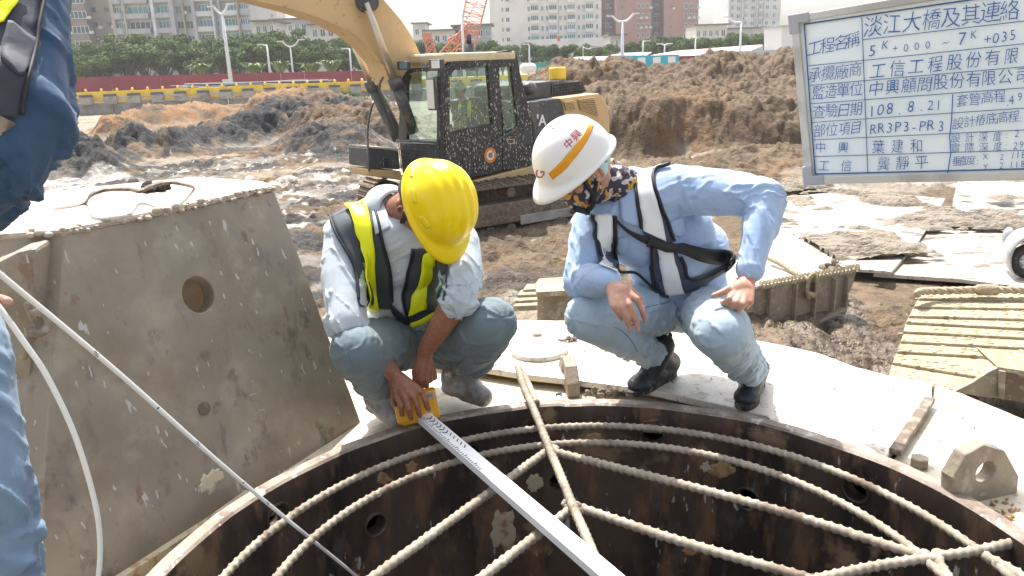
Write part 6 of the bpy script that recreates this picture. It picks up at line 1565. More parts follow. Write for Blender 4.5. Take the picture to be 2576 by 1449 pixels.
# ------------------------------------------------------------------ worker with the yellow helmet
pA = empty('person', P(1100, 1010, -.085), 'squatting person in yellow hard hat and dark vest with yellow bands holding an orange meter', 'person')
A = dict(pel=Q(1062, 862, 3.10), wai=Q(1045, 785, 3.00), che=Q(1015, 655, 2.82), nb=Q(978, 532, 2.76), shR=Q(872, 590, 2.72), shL=Q(1152, 612, 2.74),
    elR=Q(872, 812, 2.58), wrR=Q(988, 938, 2.66), elL=Q(1152, 752, 2.60), wrL=Q(1070, 882, 2.70), hiR=Q(1012, 862, 3.02), hiL=Q(1112, 862, 3.04),
    knR=Q(898, 880, 2.56), knL=Q(1238, 812, 2.64), anR=Q(962, 988, 2.92), anL=Q(1172, 935, 3.02))
# helmet frame
uA = D3(.58, .12, .80).normalized(); fA = D3(.40, -.90, .12); fA = (fA - uA * fA.dot(uA)).normalized(); sA = uA.cross(fA)
CA = Q(1108, 508, 2.54); cA = Q(1072, 512, 2.60)
sh = MB()
sh.caps(A['shR'] + D3(.03, .005, 0), A['shL'] + D3(-.03, .005, 0), .088, .088, 20)
sh.ell(A['che'].lerp(A['nb'], .35), D3(.200, 0, 0), D3(0, .17, .05), D3(0, -.04, .125), 28, 20); sh.ell(A['che'].lerp(A['wai'], .5), D3(.180, 0, 0), D3(0, .17, .05), D3(0, -.04, .125), 28, 20)
sh.ell(A['wai'], D3(.185, 0, 0), D3(0, .13, .03), D3(0, -.03, .13), 28, 20); sh.ell(A['nb'] + D3(.0, -.03, -.02), D3(.105, 0, 0), D3(0, .07, .0), D3(0, 0, .09), 24, 16)
cufR = A['elR'].lerp(A['wrR'], .10); cufL = A['elL'].lerp(A['wrL'], .02)
sh.chain([A['shR'], A['shR'].lerp(A['elR'], .5) + D3(-.012, 0, 0), A['elR'] + D3(.0, .01, 0), cufR], [.080, .076, .068, .062], 18)
sh.chain([A['shL'], A['shL'].lerp(A['elL'], .5) + D3(.012, 0, 0), A['elL'] + D3(0, .005, 0), cufL], [.078, .074, .066, .060], 18)
# rolled cuffs
for c, e, w in ((cufR, A['wrR'] - A['elR'], .064), (cufL, A['wrL'] - A['elL'], .062)):
    d = e.normalized(); a_ = d.orthogonal().normalized(); b_ = d.cross(a_)
    for o, r in ((0, w), (.02, w * .97), (-.03, w * .99)): sh.tube([c + d * o + (a_ * math.cos(t) + b_ * math.sin(t)) * (r - .008) for t in [2 * math.pi * i / 20 for i in range(20)]], .011, 6, closed=True)
shirtA = blob(sh, 'shirt', M['shirtA'], pA, .0055, 5, .5, folds([(A['shR'], A['elR'], .07), (A['shL'], A['elL'], .07), (A['nb'], A['wai'], .17)], .012,
    [(A['elR'], .11, .9), (A['elL'], .11, 1.0), (A['shR'], .1, .25), (cufR, .05, .3)], 19, 1.5, 3))
tr = MB(); tr.ell(A['pel'] + D3(0, .02, 0), D3(.175, 0, 0), D3(0, .11, 0), D3(0, 0, .13), 24, 16); tr.ell(A['wai'] + D3(0, -.09, .0), D3(.165, 0, 0), D3(0, .07, 0), D3(0, 0, .12), 24, 16)
for hi, kn, an in (('hiR', 'knR', 'anR'), ('hiL', 'knL', 'anL')):
    K = A[kn]; tr.chain([A[hi], A[hi].lerp(K, .5), K.lerp(A[hi], .12), K], [.105, .104, .096, .088], 20); tr.chain([K, K.lerp(A[an], .42), K.lerp(A[an], .74)], [.086, .078, .070], 18)
trA = blob(tr, 'trousers', M['jeansA'], pA, .0055, 5, .5, folds([(A['hiR'], A['knR'], .1), (A['hiL'], A['knL'], .1), (A['knR'], A['anR'], .08), (A['knL'], A['anL'], .08)], .012,
    [(A['knR'].lerp(A['anR'], .5), .13, .8), (A['knL'].lerp(A['anL'], .5) , .13, .9), (A['hiL'].lerp(A['knL'], .3), .12, .6), (A['hiR'], .12, .5)], 17, 1.6, 9))
bo_ = MB()
for nm, an, toe, heel in (('R', A['anR'], P(1008, 1066, -.045), P(950, 1030, -.045)), ('L', A['anL'], P(1222, 1008, -.045), P(1138, 985, -.045))):
    K = A['kn' + nm]; top = an.lerp(K, .45); b = MB(); b.chain([top, an.lerp(K, .12), heel + EZ * .055], [.068, .060, .046], 16); b.chain([heel + EZ * .03, heel.lerp(toe, .55) + EZ * .028, toe.lerp(heel, .1) + EZ * .012], [.044, .047, .040], 16)
    b.ell(heel.lerp(toe, .3) + EZ * .06, (.045, 0, 0), (0, .05, 0), (0, 0, .05), 14, 10)
    o = blob(b, 'boot', M['boot'], pA, .006, 4, .5, folds([(top, an, .06)], .012, [(an, .07, 1.2)], 34, 1.2, 5, .25))
bd_ = MB(); head(bd_, cA, fA, sA, uA, 1.06)
bd_.chain([cA - uA * .06 - fA * .02, A['nb'].lerp(cA, .45), A['nb'] + D3(0, -.02, 0)], [.058, .056, .055], 18); bd_.chain([A['nb'] + D3(0, -.03, -.03), A['che'] + D3(0, 0, -.04), A['wai'] + D3(0, 0, -.04), A['pel']], [.07, .08, .08, .08], 14)
for sg, a, b_, c in ((0, 'shR', 'elR', 'wrR'), (1, 'shL', 'elL', 'wrL')):
    bd_.chain([A['nb'], A[a]], [.05, .05], 10); bd_.chain([A[a], A[b_]], [.05, .045], 12); bd_.chain([A[b_], A[b_].lerp(A[c], .28), A[b_].lerp(A[c], .7), A[c]], [.046, .048, .036, .029], 16)
for a, b_, c in (('hiR', 'knR', 'anR'), ('hiL', 'knL', 'anL')): bd_.chain([A['pel'], A[a], A[b_], A[c]], [.08, .07, .055, .04], 12)
# right hand over the meter
kn_ = [Q(1002, 1003, 2.625), Q(1021, 1004, 2.61), Q(1041, 998, 2.605), Q(1060, 984, 2.615)]
tp4 = [Q(1012, 1042, 2.635), Q(1035, 1053, 2.635), Q(1057, 1046, 2.635), Q(1078, 1030, 2.64)]
w_ = A['wrR']
for k, t in zip(kn_, tp4): bd_.caps(w_.lerp(k, .25), k, .021, .0125, 10); finger(bd_, [k, k.lerp(t, .45) + D3(.004, .0, .012), k.lerp(t, .8) + D3(0, 0, .008), t], .0115, .0092)
bd_.ell(w_.lerp(kn_[1], .62) + D3(.008, 0, -.004), D3(.034, .0, 0), D3(0, .040, .0), D3(0, .0, .016), 14, 10)
finger(bd_, [w_ + D3(-.004, -.03, -.01), Q(992, 985, 2.66), Q(990, 1008, 2.68), Q(1000, 1030, 2.70)], .0145, .0105)
# left hand, behind
kl = [Q(1082, 925, 2.73), Q(1070, 934, 2.715), Q(1056, 938, 2.71), Q(1043, 936, 2.715)]; tl = [Q(1083, 958, 2.75), Q(1074, 972, 2.74), Q(1060, 974, 2.735), Q(1046, 966, 2.735)]; w2 = A['wrL']
for k, t in zip(kl, tl): bd_.caps(w2.lerp(k, .3), k, .020, .0125, 10); finger(bd_, [k, k.lerp(t, .5) + D3(0, 0, .008), t], .0112, .009)
finger(bd_, [w2 + D3(.01, -.02, 0), Q(1088, 925, 2.75), Q(1094, 950, 2.76)], .014, .0105)
blob(bd_, 'body', M['skinA'], pA, .0042, 3, .5)
tree = bvh_of(shirtA)
hatA = helmet(pA, CA, fA, sA, uA, .146, .114, .130, 'hatY', .050, .006); hatAt = BVHTree.FromPolygons([world_of(hatA) @ v.co for v in hatA.data.vertices], [tuple(p.vertices) for p in hatA.data.polygons])
# slots on the hat rim
for (l, r_l) in (([c5(538, 245), c5(548, 318)], [c5(552, 246), c5(565, 316)]), ([c5(572, 385), c5(612, 440)], [c5(598, 378), c5(634, 430)]), ([c5(535, 150), c5(532, 190)], [c5(548, 150), c5(546, 192)])):
    drape('hat_slot', hatAt, l, r_l, .003, M['hatY'], hatA if False else pA, 8, 4, .004, 0)
hr = MB(); hr.ell(cA - fA * .034 + uA * .012, fA * .098, sA * .0905, uA * .066, 22, 16); hr.ell(cA - fA * .062 - uA * .030, fA * .052, sA * .068, uA * .052, 18, 12)
blob(hr, 'hair', M['hair'], pA, .005, 2, .5)
# chin strap
def band(nm, pts, w, mt, root, nrm=None, th=.002, n=24):
    pp = curve(pts, n); V = []; Fc = []
    for i, p in enumerate(pp):
        t = (pp[min(i + 1, n - 1)] - pp[max(i - 1, 0)]).normalized(); nn_ = (nrm or (CAM - p)).normalized(); s = t.cross(nn_).normalized() * w / 2; q = s.cross(t).normalized() * th
        V += [p - s, p + s, p + s + q, p - s + q]
    for i in range(n - 1):
        for k in range(4): Fc.append([i * 4 + k, i * 4 + (k + 1) % 4, i * 4 + 4 + (k + 1) % 4, i * 4 + 4 + k])
    Fc += [[0, 1, 2, 3], [4 * n - 4, 4 * n - 1, 4 * n - 2, 4 * n - 3]]
    V, Fc = recalc(V, Fc); return mesh_obj(nm, V, Fc, M[mt], root, True)
hd = [c5(522, 362), c5(502, 400), c5(492, 440), c5(488, 478), c5(500, 515)]
bodyA = [c for c in pA.children if c.name.startswith('body')][0]; btree = bvh_of(bodyA)
pts = [cut(btree, u, v, .004)[0] for u, v in hd]; band('chin_strap', pts, .017, 'strap', pA)
q = cut(btree, *c5(523, 360), .006)[0]; MB().chain([q + D3(-.014, .010, 0), q, q + D3(.012, .012, 0)], [.004] * 3, 8).chain([q, q + D3(.006, -.018, 0)], [.004, .004], 8).build('strap_clip', M['white'], pA, True)
# vest
def DR(nm, l, r, off, mt, nu=44, nv=7, th=.003, root=pA, tr_=None, cv=c5): return drape(nm, tr_ or tree, [cv(*p) for p in l], [cv(*p) for p in r], off, M[mt], root, nu, nv, th, 6)
DR('vest_panel', [(118, 318), (150, 400), (190, 490), (240, 580), (265, 680), (272, 770), (285, 818)], [(268, 190), (312, 270), (352, 370), (388, 480), (420, 590), (442, 700), (448, 830)], .007, 'vestA', 50, 9)
DR('vest_panel', [(538, 535), (528, 600), (510, 680), (500, 760), (512, 840), (522, 890)], [(742, 545), (722, 600), (712, 665), (706, 740), (690, 800), (655, 860)], .007, 'vestA', 44, 9)
DR('yellow_band', [(196, 280), (225, 330), (258, 400), (280, 500), (293, 600), (300, 700), (332, 822)], [(290, 238), (312, 300), (335, 380), (358, 480), (372, 600), (378, 700), (398, 834)], .023, 'hiviz', 50, 5)
DR('yellow_band', [(598, 545), (585, 610), (570, 680), (545, 760), (524, 850)], [(660, 555), (655, 630), (640, 700), (622, 750), (604, 818)], .020, 'hiviz', 40, 5)
DR('belt_band', [(532, 885), (580, 868), (640, 832)], [(540, 905), (590, 888), (648, 852)], .016, 'hiviz', 20, 4); DR('belt', [(445, 800), (500, 850), (535, 868), (640, 822)], [(448, 840), (500, 900), (536, 890), (645, 838)], .012, 'navy', 30, 4)
DR('green_badge', [(640, 700), (636, 740), (628, 780)], [(694, 695), (688, 735), (668, 780)], .014, 'greenp', 14, 5); DR('vest_pocket', [(672, 570), (672, 620), (690, 665)], [(728, 575), (722, 620), (724, 665)], .013, 'navy', 12, 4)
for pl_ in ([(300, 190), (345, 300), (372, 380), (400, 500), (432, 600), (446, 700), (450, 790)], [(545, 548), (530, 610), (512, 690), (498, 760), (515, 850), (530, 890)], [(122, 318), (160, 420), (205, 520), (250, 600), (270, 690), (276, 790)], [(270, 190), (300, 186), (340, 200), (400, 210)]):
    pp = curve([(a, b, 0) for a, b in pl_], 40); pts = [cut(tree, *c5(p.x, p.y), .012)[0] for p in pp]; MB().tube(smooth_pts(pts), .0052, 6).build('vest_piping', M['piping'], pA, True)
DR('collar_flap', [(318, 250), (330, 300), (350, 380), (365, 470)], [(385, 180), (392, 280), (420, 370), (440, 440)], .010, 'shirtA', 24, 6, .004); DR('shirt_pocket', [(690, 655), (690, 700), (700, 716)], [(822, 640), (838, 690), (830, 708)], .004, 'shirtA', 14, 6, .002)
for x, y in ((470, 560), (475, 640), (478, 720)): q = cut(tree, *c5(x, y), .004); MB().cyl(q[0], q[0] + q[1] * .002, .005, 12).build('button', M['white'], pA)
# orange laser meter
mc = Q(1052, 1022, 2.70); ex_ = D3(.98, .20, -.1).normalized(); ey_ = D3(-.20, .97, .12); ey_ = (ey_ - ex_ * ey_.dot(ex_)).normalized(); en_ = ex_.cross(ey_)
M['meter'] = mat('meter', (.78, .36, .01), .4, layers=[(20, .58, .68, (.55, .25, .03))])
mt_ = empty('measuring_meter', mc, 'orange plastic meter gripped in the hand of the person in the yellow hard hat', 'meter')
Rm = Matrix((ex_, ey_, en_)).transposed()
MB().box(mc, (.135, .105, .055), Rm).build('case', M['meter'], mt_, bevel=.008); MB().box(mc - ex_ * .055 - ey_ * .01 + en_ * .004, (.05, .07, .058), Rm).build('grip', M['meter'], mt_, bevel=.01)
MB().box(mc + ex_ * .045 + ey_ * .035 + en_ * .028, (.030, .022, .002), Rm).build('label_plate', M['conc'], mt_); MB().box(mc + ex_ * .02 - ey_ * .035 + en_ * .028, (.05, .02, .002), Rm).build('label_plate', M['white'], mt_)
put_text('label_writing', 'MAX', lambda a, b: mc + ex_ * (.034 + a * .022) + ey_ * (.030 + b * .010) + en_ * .0296, M['ink'], mt_)
MB().cyl(mc - ex_ * .066 + ey_ * .02 + en_ * .02, mc - ex_ * .072 + ey_ * .02 + en_ * .02, .008, 12).build('button', M['ink'], mt_)

# ------------------------------------------------------------------ worker with the white helmet
pB = empty('person', P(1760, 1010, -.03), 'squatting person in white hard hat, printed face gaiter, pale blue shirt and light jeans', 'person')
B = dict(pel=Q(1722, 775, 3.02), wai=Q(1728, 715, 2.96), che=Q(1625, 590, 2.82), nb=Q(1578, 482, 2.76), shR=Q(1492, 560, 2.74), shL=Q(1712, 478, 2.74),
    elR=Q(1458, 708, 2.66), wrR=Q(1536, 708, 2.46), elL=Q(1925, 500, 2.60), wrL=Q(1884, 698, 2.52), hiR=Q(1670, 775, 2.98), hiL=Q(1770, 772, 2.98),
    knR=Q(1478, 798, 2.62), knL=Q(1818, 838, 2.50), anR=Q(1655, 898, 2.98), anL=Q(1893, 940, 2.84))
uB = D3(-.52, .62, .58).normalized(); fB = D3(-.70, -.66, .20); fB = (fB - uB * fB.dot(uB)).normalized(); sB = uB.cross(fB)
CB = Q(1440, 392, 2.56); cB = Q(1462, 416, 2.58)
sh = MB(); sh.caps(B['shR'] + D3(.03, 0, 0), B['shL'] + D3(-.04, .0, 0), .082, .090, 20)
sh.ell(B['che'].lerp(B['nb'], .35), D3(.155, .06, 0), D3(-.05, .16, .04), D3(0, -.03, .12), 28, 20); sh.ell(B['che'].lerp(B['wai'], .5), D3(.15, .03, 0), D3(-.05, .17, .04), D3(0, -.03, .125), 28, 20)
sh.ell(B['wai'] + D3(-.01, 0, 0), D3(.165, .0, 0), D3(-.02, .11, .0), D3(0, 0, .13), 28, 20); sh.ell(B['nb'] + D3(-.01, -.03, -.02), D3(.09, .02, 0), D3(-.01, .065, 0), D3(0, 0, .085), 24, 16)
sh.ell(B['shL'].lerp(B['wai'], .5) + D3(.02, 0, -.02), D3(.10, 0, 0), D3(0, .15, 0), D3(0, 0, .11), 20, 14); sh.ell(Q(1772, 640, 2.93), D3(.095, 0, 0), D3(0, .13, 0), D3(0, 0, .10), 20, 14)
sh.chain([B['shR'], B['shR'].lerp(B['elR'], .5), B['elR'] + D3(.008, 0, 0)], [.076, .066, .060], 18); sh.chain([B['elR'] + D3(.008, 0, 0), B['elR'].lerp(B['wrR'], .6), B['wrR'].lerp(B['elR'], .06)], [.060, .052, .044], 18)
sh.chain([B['shL'], B['shL'].lerp(B['elL'], .5) + D3(0, .005, 0), B['elL']], [.088, .078, .068], 20); sh.chain([B['elL'], B['elL'].lerp(B['wrL'], .4), B['elL'].lerp(B['wrL'], .72), B['wrL'].lerp(B['elL'], .10)], [.066, .056, .048, .045], 20)
for c, e, w in ((B['wrR'].lerp(B['elR'], .06), B['wrR'] - B['elR'], .046), (B['wrL'].lerp(B['elL'], .10), B['wrL'] - B['elL'], .047)):
    d = e.normalized(); a_ = d.orthogonal().normalized(); b_ = d.cross(a_)
    for o, r in ((0, w), (-.055, w * 1.02)): sh.tube([c + d * o + (a_ * math.cos(t) + b_ * math.sin(t)) * (r - .006) for t in [2 * math.pi * i / 20 for i in range(20)]], .008, 6, closed=True)
shirtB = blob(sh, 'shirt', M['shirtB'], pB, .0055, 5, .5, folds([(B['shR'], B['elR'], .07), (B['shL'], B['elL'], .08), (B['elL'], B['wrL'], .055), (B['elR'], B['wrR'], .05), (B['nb'], B['wai'], .16)], .0105,
    [(B['elL'], .12, .8), (B['elR'], .10, .6), (B['shL'], .1, .3), (B['shR'], .09, .4), (B['elL'].lerp(B['wrL'], .5), .08, .4)], 15, 1.5, 21))
tr = MB(); tr.ell(B['pel'] + D3(0, .0, 0), D3(.165, 0, 0), D3(0, .10, 0), D3(0, 0, .13), 24, 16); tr.ell(B['wai'] + D3(.01, -.055, .0), D3(.155, 0, 0), D3(0, .06, 0), D3(0, 0, .12), 24, 16)
K = B['knR']; tr.chain([B['hiR'], B['hiR'].lerp(K, .5), K.lerp(B['hiR'], .1), K], [.100, .098, .090, .080], 20); tr.chain([K, K.lerp(B['anR'], .4), K.lerp(B['anR'], .72), K.lerp(B['anR'], .90)], [.080, .074, .060, .055], 18)
K = B['knL']; tr.chain([B['hiL'], B['hiL'].lerp(K, .5), K.lerp(B['hiL'], .1), K], [.102, .102, .098, .090], 20); tr.chain([K, K.lerp(B['anL'], .4), K.lerp(B['anL'], .72), K.lerp(B['anL'], .88)], [.090, .078, .066, .060], 18)
trB = blob(tr, 'jeans', M['jeansB'], pB, .0055, 5, .5, folds([(B['hiR'], B['knR'], .1), (B['hiL'], B['knL'], .1), (B['knR'], B['anR'], .08), (B['knL'], B['anL'], .08)], .011,
    [(B['knR'].lerp(B['anR'], .75), .12, .9), (B['knL'].lerp(B['anL'], .6), .12, 1.1), (B['hiL'].lerp(B['knL'], .35), .12, .6), (B['hiR'].lerp(B['knR'], .4), .12, .5)], 20, 1.6, 33))
# work boots: upper, sole, laces
def work_boot(an, toe, heel, top, root, z0):
    sd_ = (toe - heel); sd_.z = 0; L = sd_.length; t = sd_.normalized(); s = t.cross(EZ); R3 = Matrix((t, s, EZ)).transposed()
    b = MB(); b.chain([top, an.lerp(top, .2), heel + EZ * .06], [.050, .046, .042], 16); b.chain([heel + EZ * .045 + t * .01, heel.lerp(toe, .5) + EZ * .045, toe - t * .035 + EZ * .030], [.040, .043, .041], 16); b.caps(an + t * .01, heel.lerp(toe, .62) + EZ * .05, .046, .038, 14); b.ell(toe - t * .035 + EZ * .03, t * .050, s * .047, EZ * .034, 16, 10)
    o = blob(b, 'boot', M['bootB'], root, .005, 3, .5, folds([(an, toe, .05)], .006, [(heel.lerp(toe, .6), .06, 1)], 60, 1, 7, .2))
    # sole
    out = []
    for i in range(28):
        a = 2 * math.pi * i / 28; x = math.cos(a); y = math.sin(a); w = (.047 if x > 0 else .038) * (1 - .12 * (abs(x) < .35)); out.append(heel.lerp(toe, .5) + t * (L * .5 + .032) * (abs(x) ** .8) * (1 if x > 0 else -1) + s * w * (abs(y) ** .8) * (1 if y > 0 else -1))
    mb = MB().prism([Vector((p.x, p.y, z0)) for p in out], (0, 0, .022)); mb.v, mb.f = recalc(mb.v, mb.f); mb.build('boot_sole', M['sole'], root, bevel=.004)
    bt_ = bvh_of(o); mb = MB()
    for k in range(5):
        c = (an + t * .035 + EZ * .01).lerp(heel.lerp(toe, .62) + EZ * .075, k / 4); w = .022
        row_ = []
        for j in range(7):
            p = c + s * w * (j / 3 - 1) + t * .012 * (1 if j % 2 else -.3); qn = bt_.find_nearest(p + EZ * .05 + t * .03); row_.append(qn[0] + qn[1] * .002)
        mb.tube(row_, .0022, 5)
    mb.tube(curve([mb.v[0], mb.v[0] + t * .02 + s * .02 + EZ * .012, mb.v[0] + t * .035 + s * .01 - EZ * .01], 10), .0020, 5)
    mb.build('laces', M['lace'], root, True); MB().tube(curve([top - t * .048 - EZ * .02, top - t * .058 + EZ * .03, top - t * .046 + EZ * .035], 10), .006, 6).build('pull_tab', M['strap'], root, True)
    return o
def gp(u, v): return P(u, v, -.03)
work_boot(B['anR'] + D3(0, -.005, 0), gp(1594, 992), gp(1686, 946), B['anR'] + EZ * .045 + D3(.015, 0, 0), pB, -.031)
work_boot(B['anL'] + D3(0, -.0, 0), gp(1872, 1026), gp(1906, 962), B['anL'] + EZ * .035, pB, -.031)
bd_ = MB(); head(bd_, cB, fB, sB, uB, 1.06)
bd_.chain([cB - uB * .06 - fB * .02, B['nb'].lerp(cB, .45), B['nb'] + D3(0, -.02, 0)], [.058, .056, .062], 18); bd_.chain([B['nb'] + D3(0, -.03, -.03), B['che'] + D3(0, 0, -.03), B['wai'] + D3(0, 0, -.03), B['pel']], [.06, .08, .08, .08], 14)
for a, b_, c in (('shR', 'elR', 'wrR'), ('shL', 'elL', 'wrL')): bd_.chain([B['nb'], B[a], B[b_], B[b_].lerp(B[c], .6), B[c]], [.05, .045, .038, .032, .028], 14)
for a, b_, c in (('hiR', 'knR', 'anR'), ('hiL', 'knL', 'anL')): bd_.chain([B['pel'], B[a], B[b_], B[c]], [.08, .07, .05, .035], 12)
w_ = B['wrR']
kn_ = [Q(1601, 752, 2.40), Q(1582, 766, 2.385), Q(1562, 773, 2.38), Q(1543, 770, 2.385)]; tpB = [Q(1622, 805, 2.43), Q(1604, 827, 2.42), Q(1583, 824, 2.42), Q(1563, 802, 2.42)]
for i, (k, t) in enumerate(zip(kn_, tpB)):
    bd_.caps(w_.lerp(k, .22), k, .020, .0118, 10); m1 = k.lerp(t, .45) + D3(.003, .0, .010); m2 = k.lerp(t, .78) + D3(0, 0, .006); finger(bd_, [k, m1, m2, t], .0108, .0085)
bd_.ell(w_.lerp(kn_[1], .6), D3(.036, .01, 0), D3(-.004, .032, 0), D3(0, 0, .015), 14, 10); finger(bd_, [w_ + D3(.016, .004, -.012), Q(1585, 728, 2.46), Q(1606, 748, 2.47), Q(1614, 766, 2.47)], .0135, .0098)
# left fist resting on the thigh
w2 = B['wrL']; kl = [Q(1836, 752, 2.455), Q(1852, 761, 2.44), Q(1870, 764, 2.435), Q(1886, 760, 2.445)]
for k in kl: bd_.caps(w2.lerp(k, .2), k, .021, .0128, 10); finger(bd_, [k, k + D3(-.006, -.014, -.018), k + D3(-.012, -.012, -.042)], .0115, .0095)
bd_.ell(w2.lerp(kl[1], .55), D3(.040, 0, 0), D3(0, .036, 0), D3(0, 0, .018), 14, 10); finger(bd_, [w2 + D3(-.035, -.012, -.005), Q(1832, 728, 2.475), Q(1812, 738, 2.475), Q(1795, 744, 2.475)], .0140, .0095)
blob(bd_, 'body', M['skinB'], pB, .0040, 3, .5)
for t, k in zip(tpB, kn_): nail(t + D3(.001, .001, .0088), t - k, pB)
hatB = helmet(pB, CB, fB, sB, uB, .142, .112, .132, 'hatW', .045, 0, k_back=.035); hatBt = BVHTree.FromPolygons([world_of(hatB) @ v.co for v in hatB.data.vertices], [tuple(p.vertices) for p in hatB.data.polygons])
drape('hat_stripe', hatBt, [c2(1618, 1256), c2(1700, 1180), c2(1790, 1075), c2(1860, 985), c2(1908, 898)], [c2(1650, 1302), c2(1745, 1222), c2(1835, 1115), c2(1905, 1010), c2(1948, 908)], .0015, M['stripe'], pB, 30, 5, .0008, 0)
def stamp(ch, u, v, h, ang, tr_, mt, root, nm='hat_lettering', off=.0012, wsc=1.):
    V, Fc = text_mesh(ch, off=.004); x0 = min(a.x for a in V); x1 = max(a.x for a in V); y0 = min(a.y for a in V); y1 = max(a.y for a in V); W = []
    for a in V:
        px = (a.x - (x0 + x1) / 2) / (y1 - y0) * h * wsc; py = (a.y - (y0 + y1) / 2) / (y1 - y0) * h; W.append(cut(tr_, u + px * math.cos(ang) - py * math.sin(ang), v - px * math.sin(ang) - py * math.cos(ang), off)[0])
    return mesh_obj(nm, W, Fc, M[mt], root)
stamp('\u4e2d', *c2(1765, 1040), 24, R_(42), hatBt, 'redink', pB); stamp('\u8208', *c2(1818, 978), 24, R_(46), hatBt, 'redink', pB)
stamp('G', *c2(1558, 1262), 22, R_(75), hatBt, 'redink', pB, off=.0015)
for x, y in ((1655, 930), (1692, 892), (1733, 862)): q = cut(hatBt, *c2(x, y), .0008); t = D3(.75, .66, 0); t = (t - q[1] * t.dot(q[1])).normalized(); s = q[1].cross(t); MB().prism([q[0] - t * .005 - s * .0022, q[0] + t * .005 - s * .0022, q[0] + t * .005 + s * .0022, q[0] - t * .005 + s * .0022], q[1] * .0008).build('vent_slot', M['ink'], pB)
# gaiter, mask, hair, glasses, strap
EB = lambda x, y, z: cB + (fB * x + sB * y + uB * z) * 1.06
g_ = MB(); g_.ell(EB(.028, 0, -.055), fB * .088, sB * .076, uB * .070, 22, 16); g_.ell(EB(.068, 0, -.045), fB * .055, sB * .050, uB * .040, 16, 12); g_.ell(EB(.060, 0, -.105), fB * .042, sB * .045, uB * .035, 16, 12)
g_.chain([EB(-.01, 0, -.09), B['nb'].lerp(cB, .5) + D3(.0, 0, .01), B['nb'].lerp(cB, .12) + D3(0, .0, .01)], [.066, .066, .070], 20)
gaB = blob(g_, 'face_gaiter', M['gaiter'], pB, .0055, 3, .5, folds([(cB, B['nb'], .08)], .010, [], 40, 1.4, 15, .8))
hr = MB(); hr.ell(EB(-.03, 0, .005), fB * .078, sB * .084, uB * .056, 20, 14); blob(hr, 'hair', M['hair'], pB, .005, 2, .5)
mk_ = MB(); mk_.ell(EB(-.015, .066, -.012), fB * .035, sB * .016, uB * .040, 14, 10); mk_.ell(EB(-.055, .045, .0), fB * .025, sB * .03, uB * .045, 14, 10); blob(mk_, 'ear_mask', M['mask'], pB, .004, 2, .5)
gb = bvh_of(gaB); 
def onB(u, v, o=.004):
    a = cut(gb, u, v, o)[0]; return a
band('chin_strap', [onB(*c2(1985, 1090), .012), onB(*c2(1975, 1150), .012), onB(*c2(1960, 1260), .010), onB(*c2(1945, 1380), .010), onB(*c6(300, 455), .010), onB(*c6(268, 505), .012)], .014, 'strap', pB, th=.003)
band('chin_strap', [onB(*c6(252, 318), .010), onB(*c6(268, 370), .012), onB(*c6(292, 420), .012), onB(*c6(300, 450), .010)], .016, 'strap', pB, th=.003)
q = onB(*c6(262, 345), .012); MB().box(q, (.030, .008, .040), None).build('strap_buckle', M['strap'], pB, bevel=.003); q = onB(*c6(322, 258), .014); MB().box(q, (.018, .006, .016)).build('strap_buckle', M['strap'], pB, bevel=.002)
band('chin_strap', [onB(*c6(185, 520), .006), onB(*c6(215, 500), .010), onB(*c6(250, 512), .012), onB(*c6(290, 505), .010)], .020, 'strap', pB, th=.004)
for sg in (1,):
    MB().chain([EB(.105, .012, .004), EB(.085, .058, .002), EB(.02, .082, .002)], [.0022] * 3, 6).build('glasses_temple', M['glassesm'], pB, True)
    MB().tube([EB(.098, .034, -.006) + (sB * math.cos(a) * .024 - fB * math.cos(a) * .008 + uB * math.sin(a) * .016) for a in [2 * math.pi * i / 20 for i in range(20)]], .002, 6, closed=True).build('glasses_rim', M['glassesm'], pB, True)
stamp('MAE', *c6(258, 462), 10, R_(18), gb, 'ochre', pB, 'gaiter_lettering', .001, 1.0); stamp('Amulac', *c6(405, 440), 9, R_(78), gb, 'ochre', pB, 'gaiter_lettering', .001, 1.0)
tree = bvh_of(shirtB)
def DB(nm, l, r, off, mt, nu=44, nv=7, th=.003): return drape(nm, tree, [c6(*p) for p in l], [c6(*p) for p in r], off, M[mt], pB, nu, nv, th, 6)
DB('collar_flap', [(420, 262), (415, 360), (418, 450), (430, 535)], [(470, 255), (490, 330), (500, 440), (505, 560)], .012, 'shirtB', 30, 6, .004)
DB('vest_panel', [(455, 250), (482, 300), (495, 390), (500, 470), (512, 560), (552, 640), (560, 720), (575, 800), (590, 858)], [(650, 265), (590, 310), (572, 350), (585, 430), (612, 510), (642, 590), (672, 680), (712, 745), (728, 800)], .008, 'vestB', 56, 9)
DB('white_band', [(510, 262), (502, 320), (500, 370), (508, 450), (525, 580)], [(612, 262), (575, 318), (565, 368), (590, 470), (620, 625)], .014, 'reflect', 50, 6)
DB('white_band', [(582, 655), (600, 730), (630, 866)], [(655, 680), (672, 740), (706, 856)], .014, 'reflect', 26, 5)
DB('white_band', [(312, 515), (316, 580), (326, 660), (335, 742)], [(384, 513), (388, 580), (394, 660), (412, 775)], .013, 'reflect', 30, 5)
DB('vest_panel', [(300, 520), (308, 600), (318, 680), (328, 730)], [(404, 515), (404, 600), (414, 690), (440, 770)], .007, 'vestB', 30, 6)
DB('vest_hem', [(590, 800), (640, 815), (700, 800), (790, 775), (870, 735), (925, 690)], [(610, 862), (660, 862), (730, 850), (800, 825), (880, 765), (935, 725)], .012, 'vestB', 40, 5)
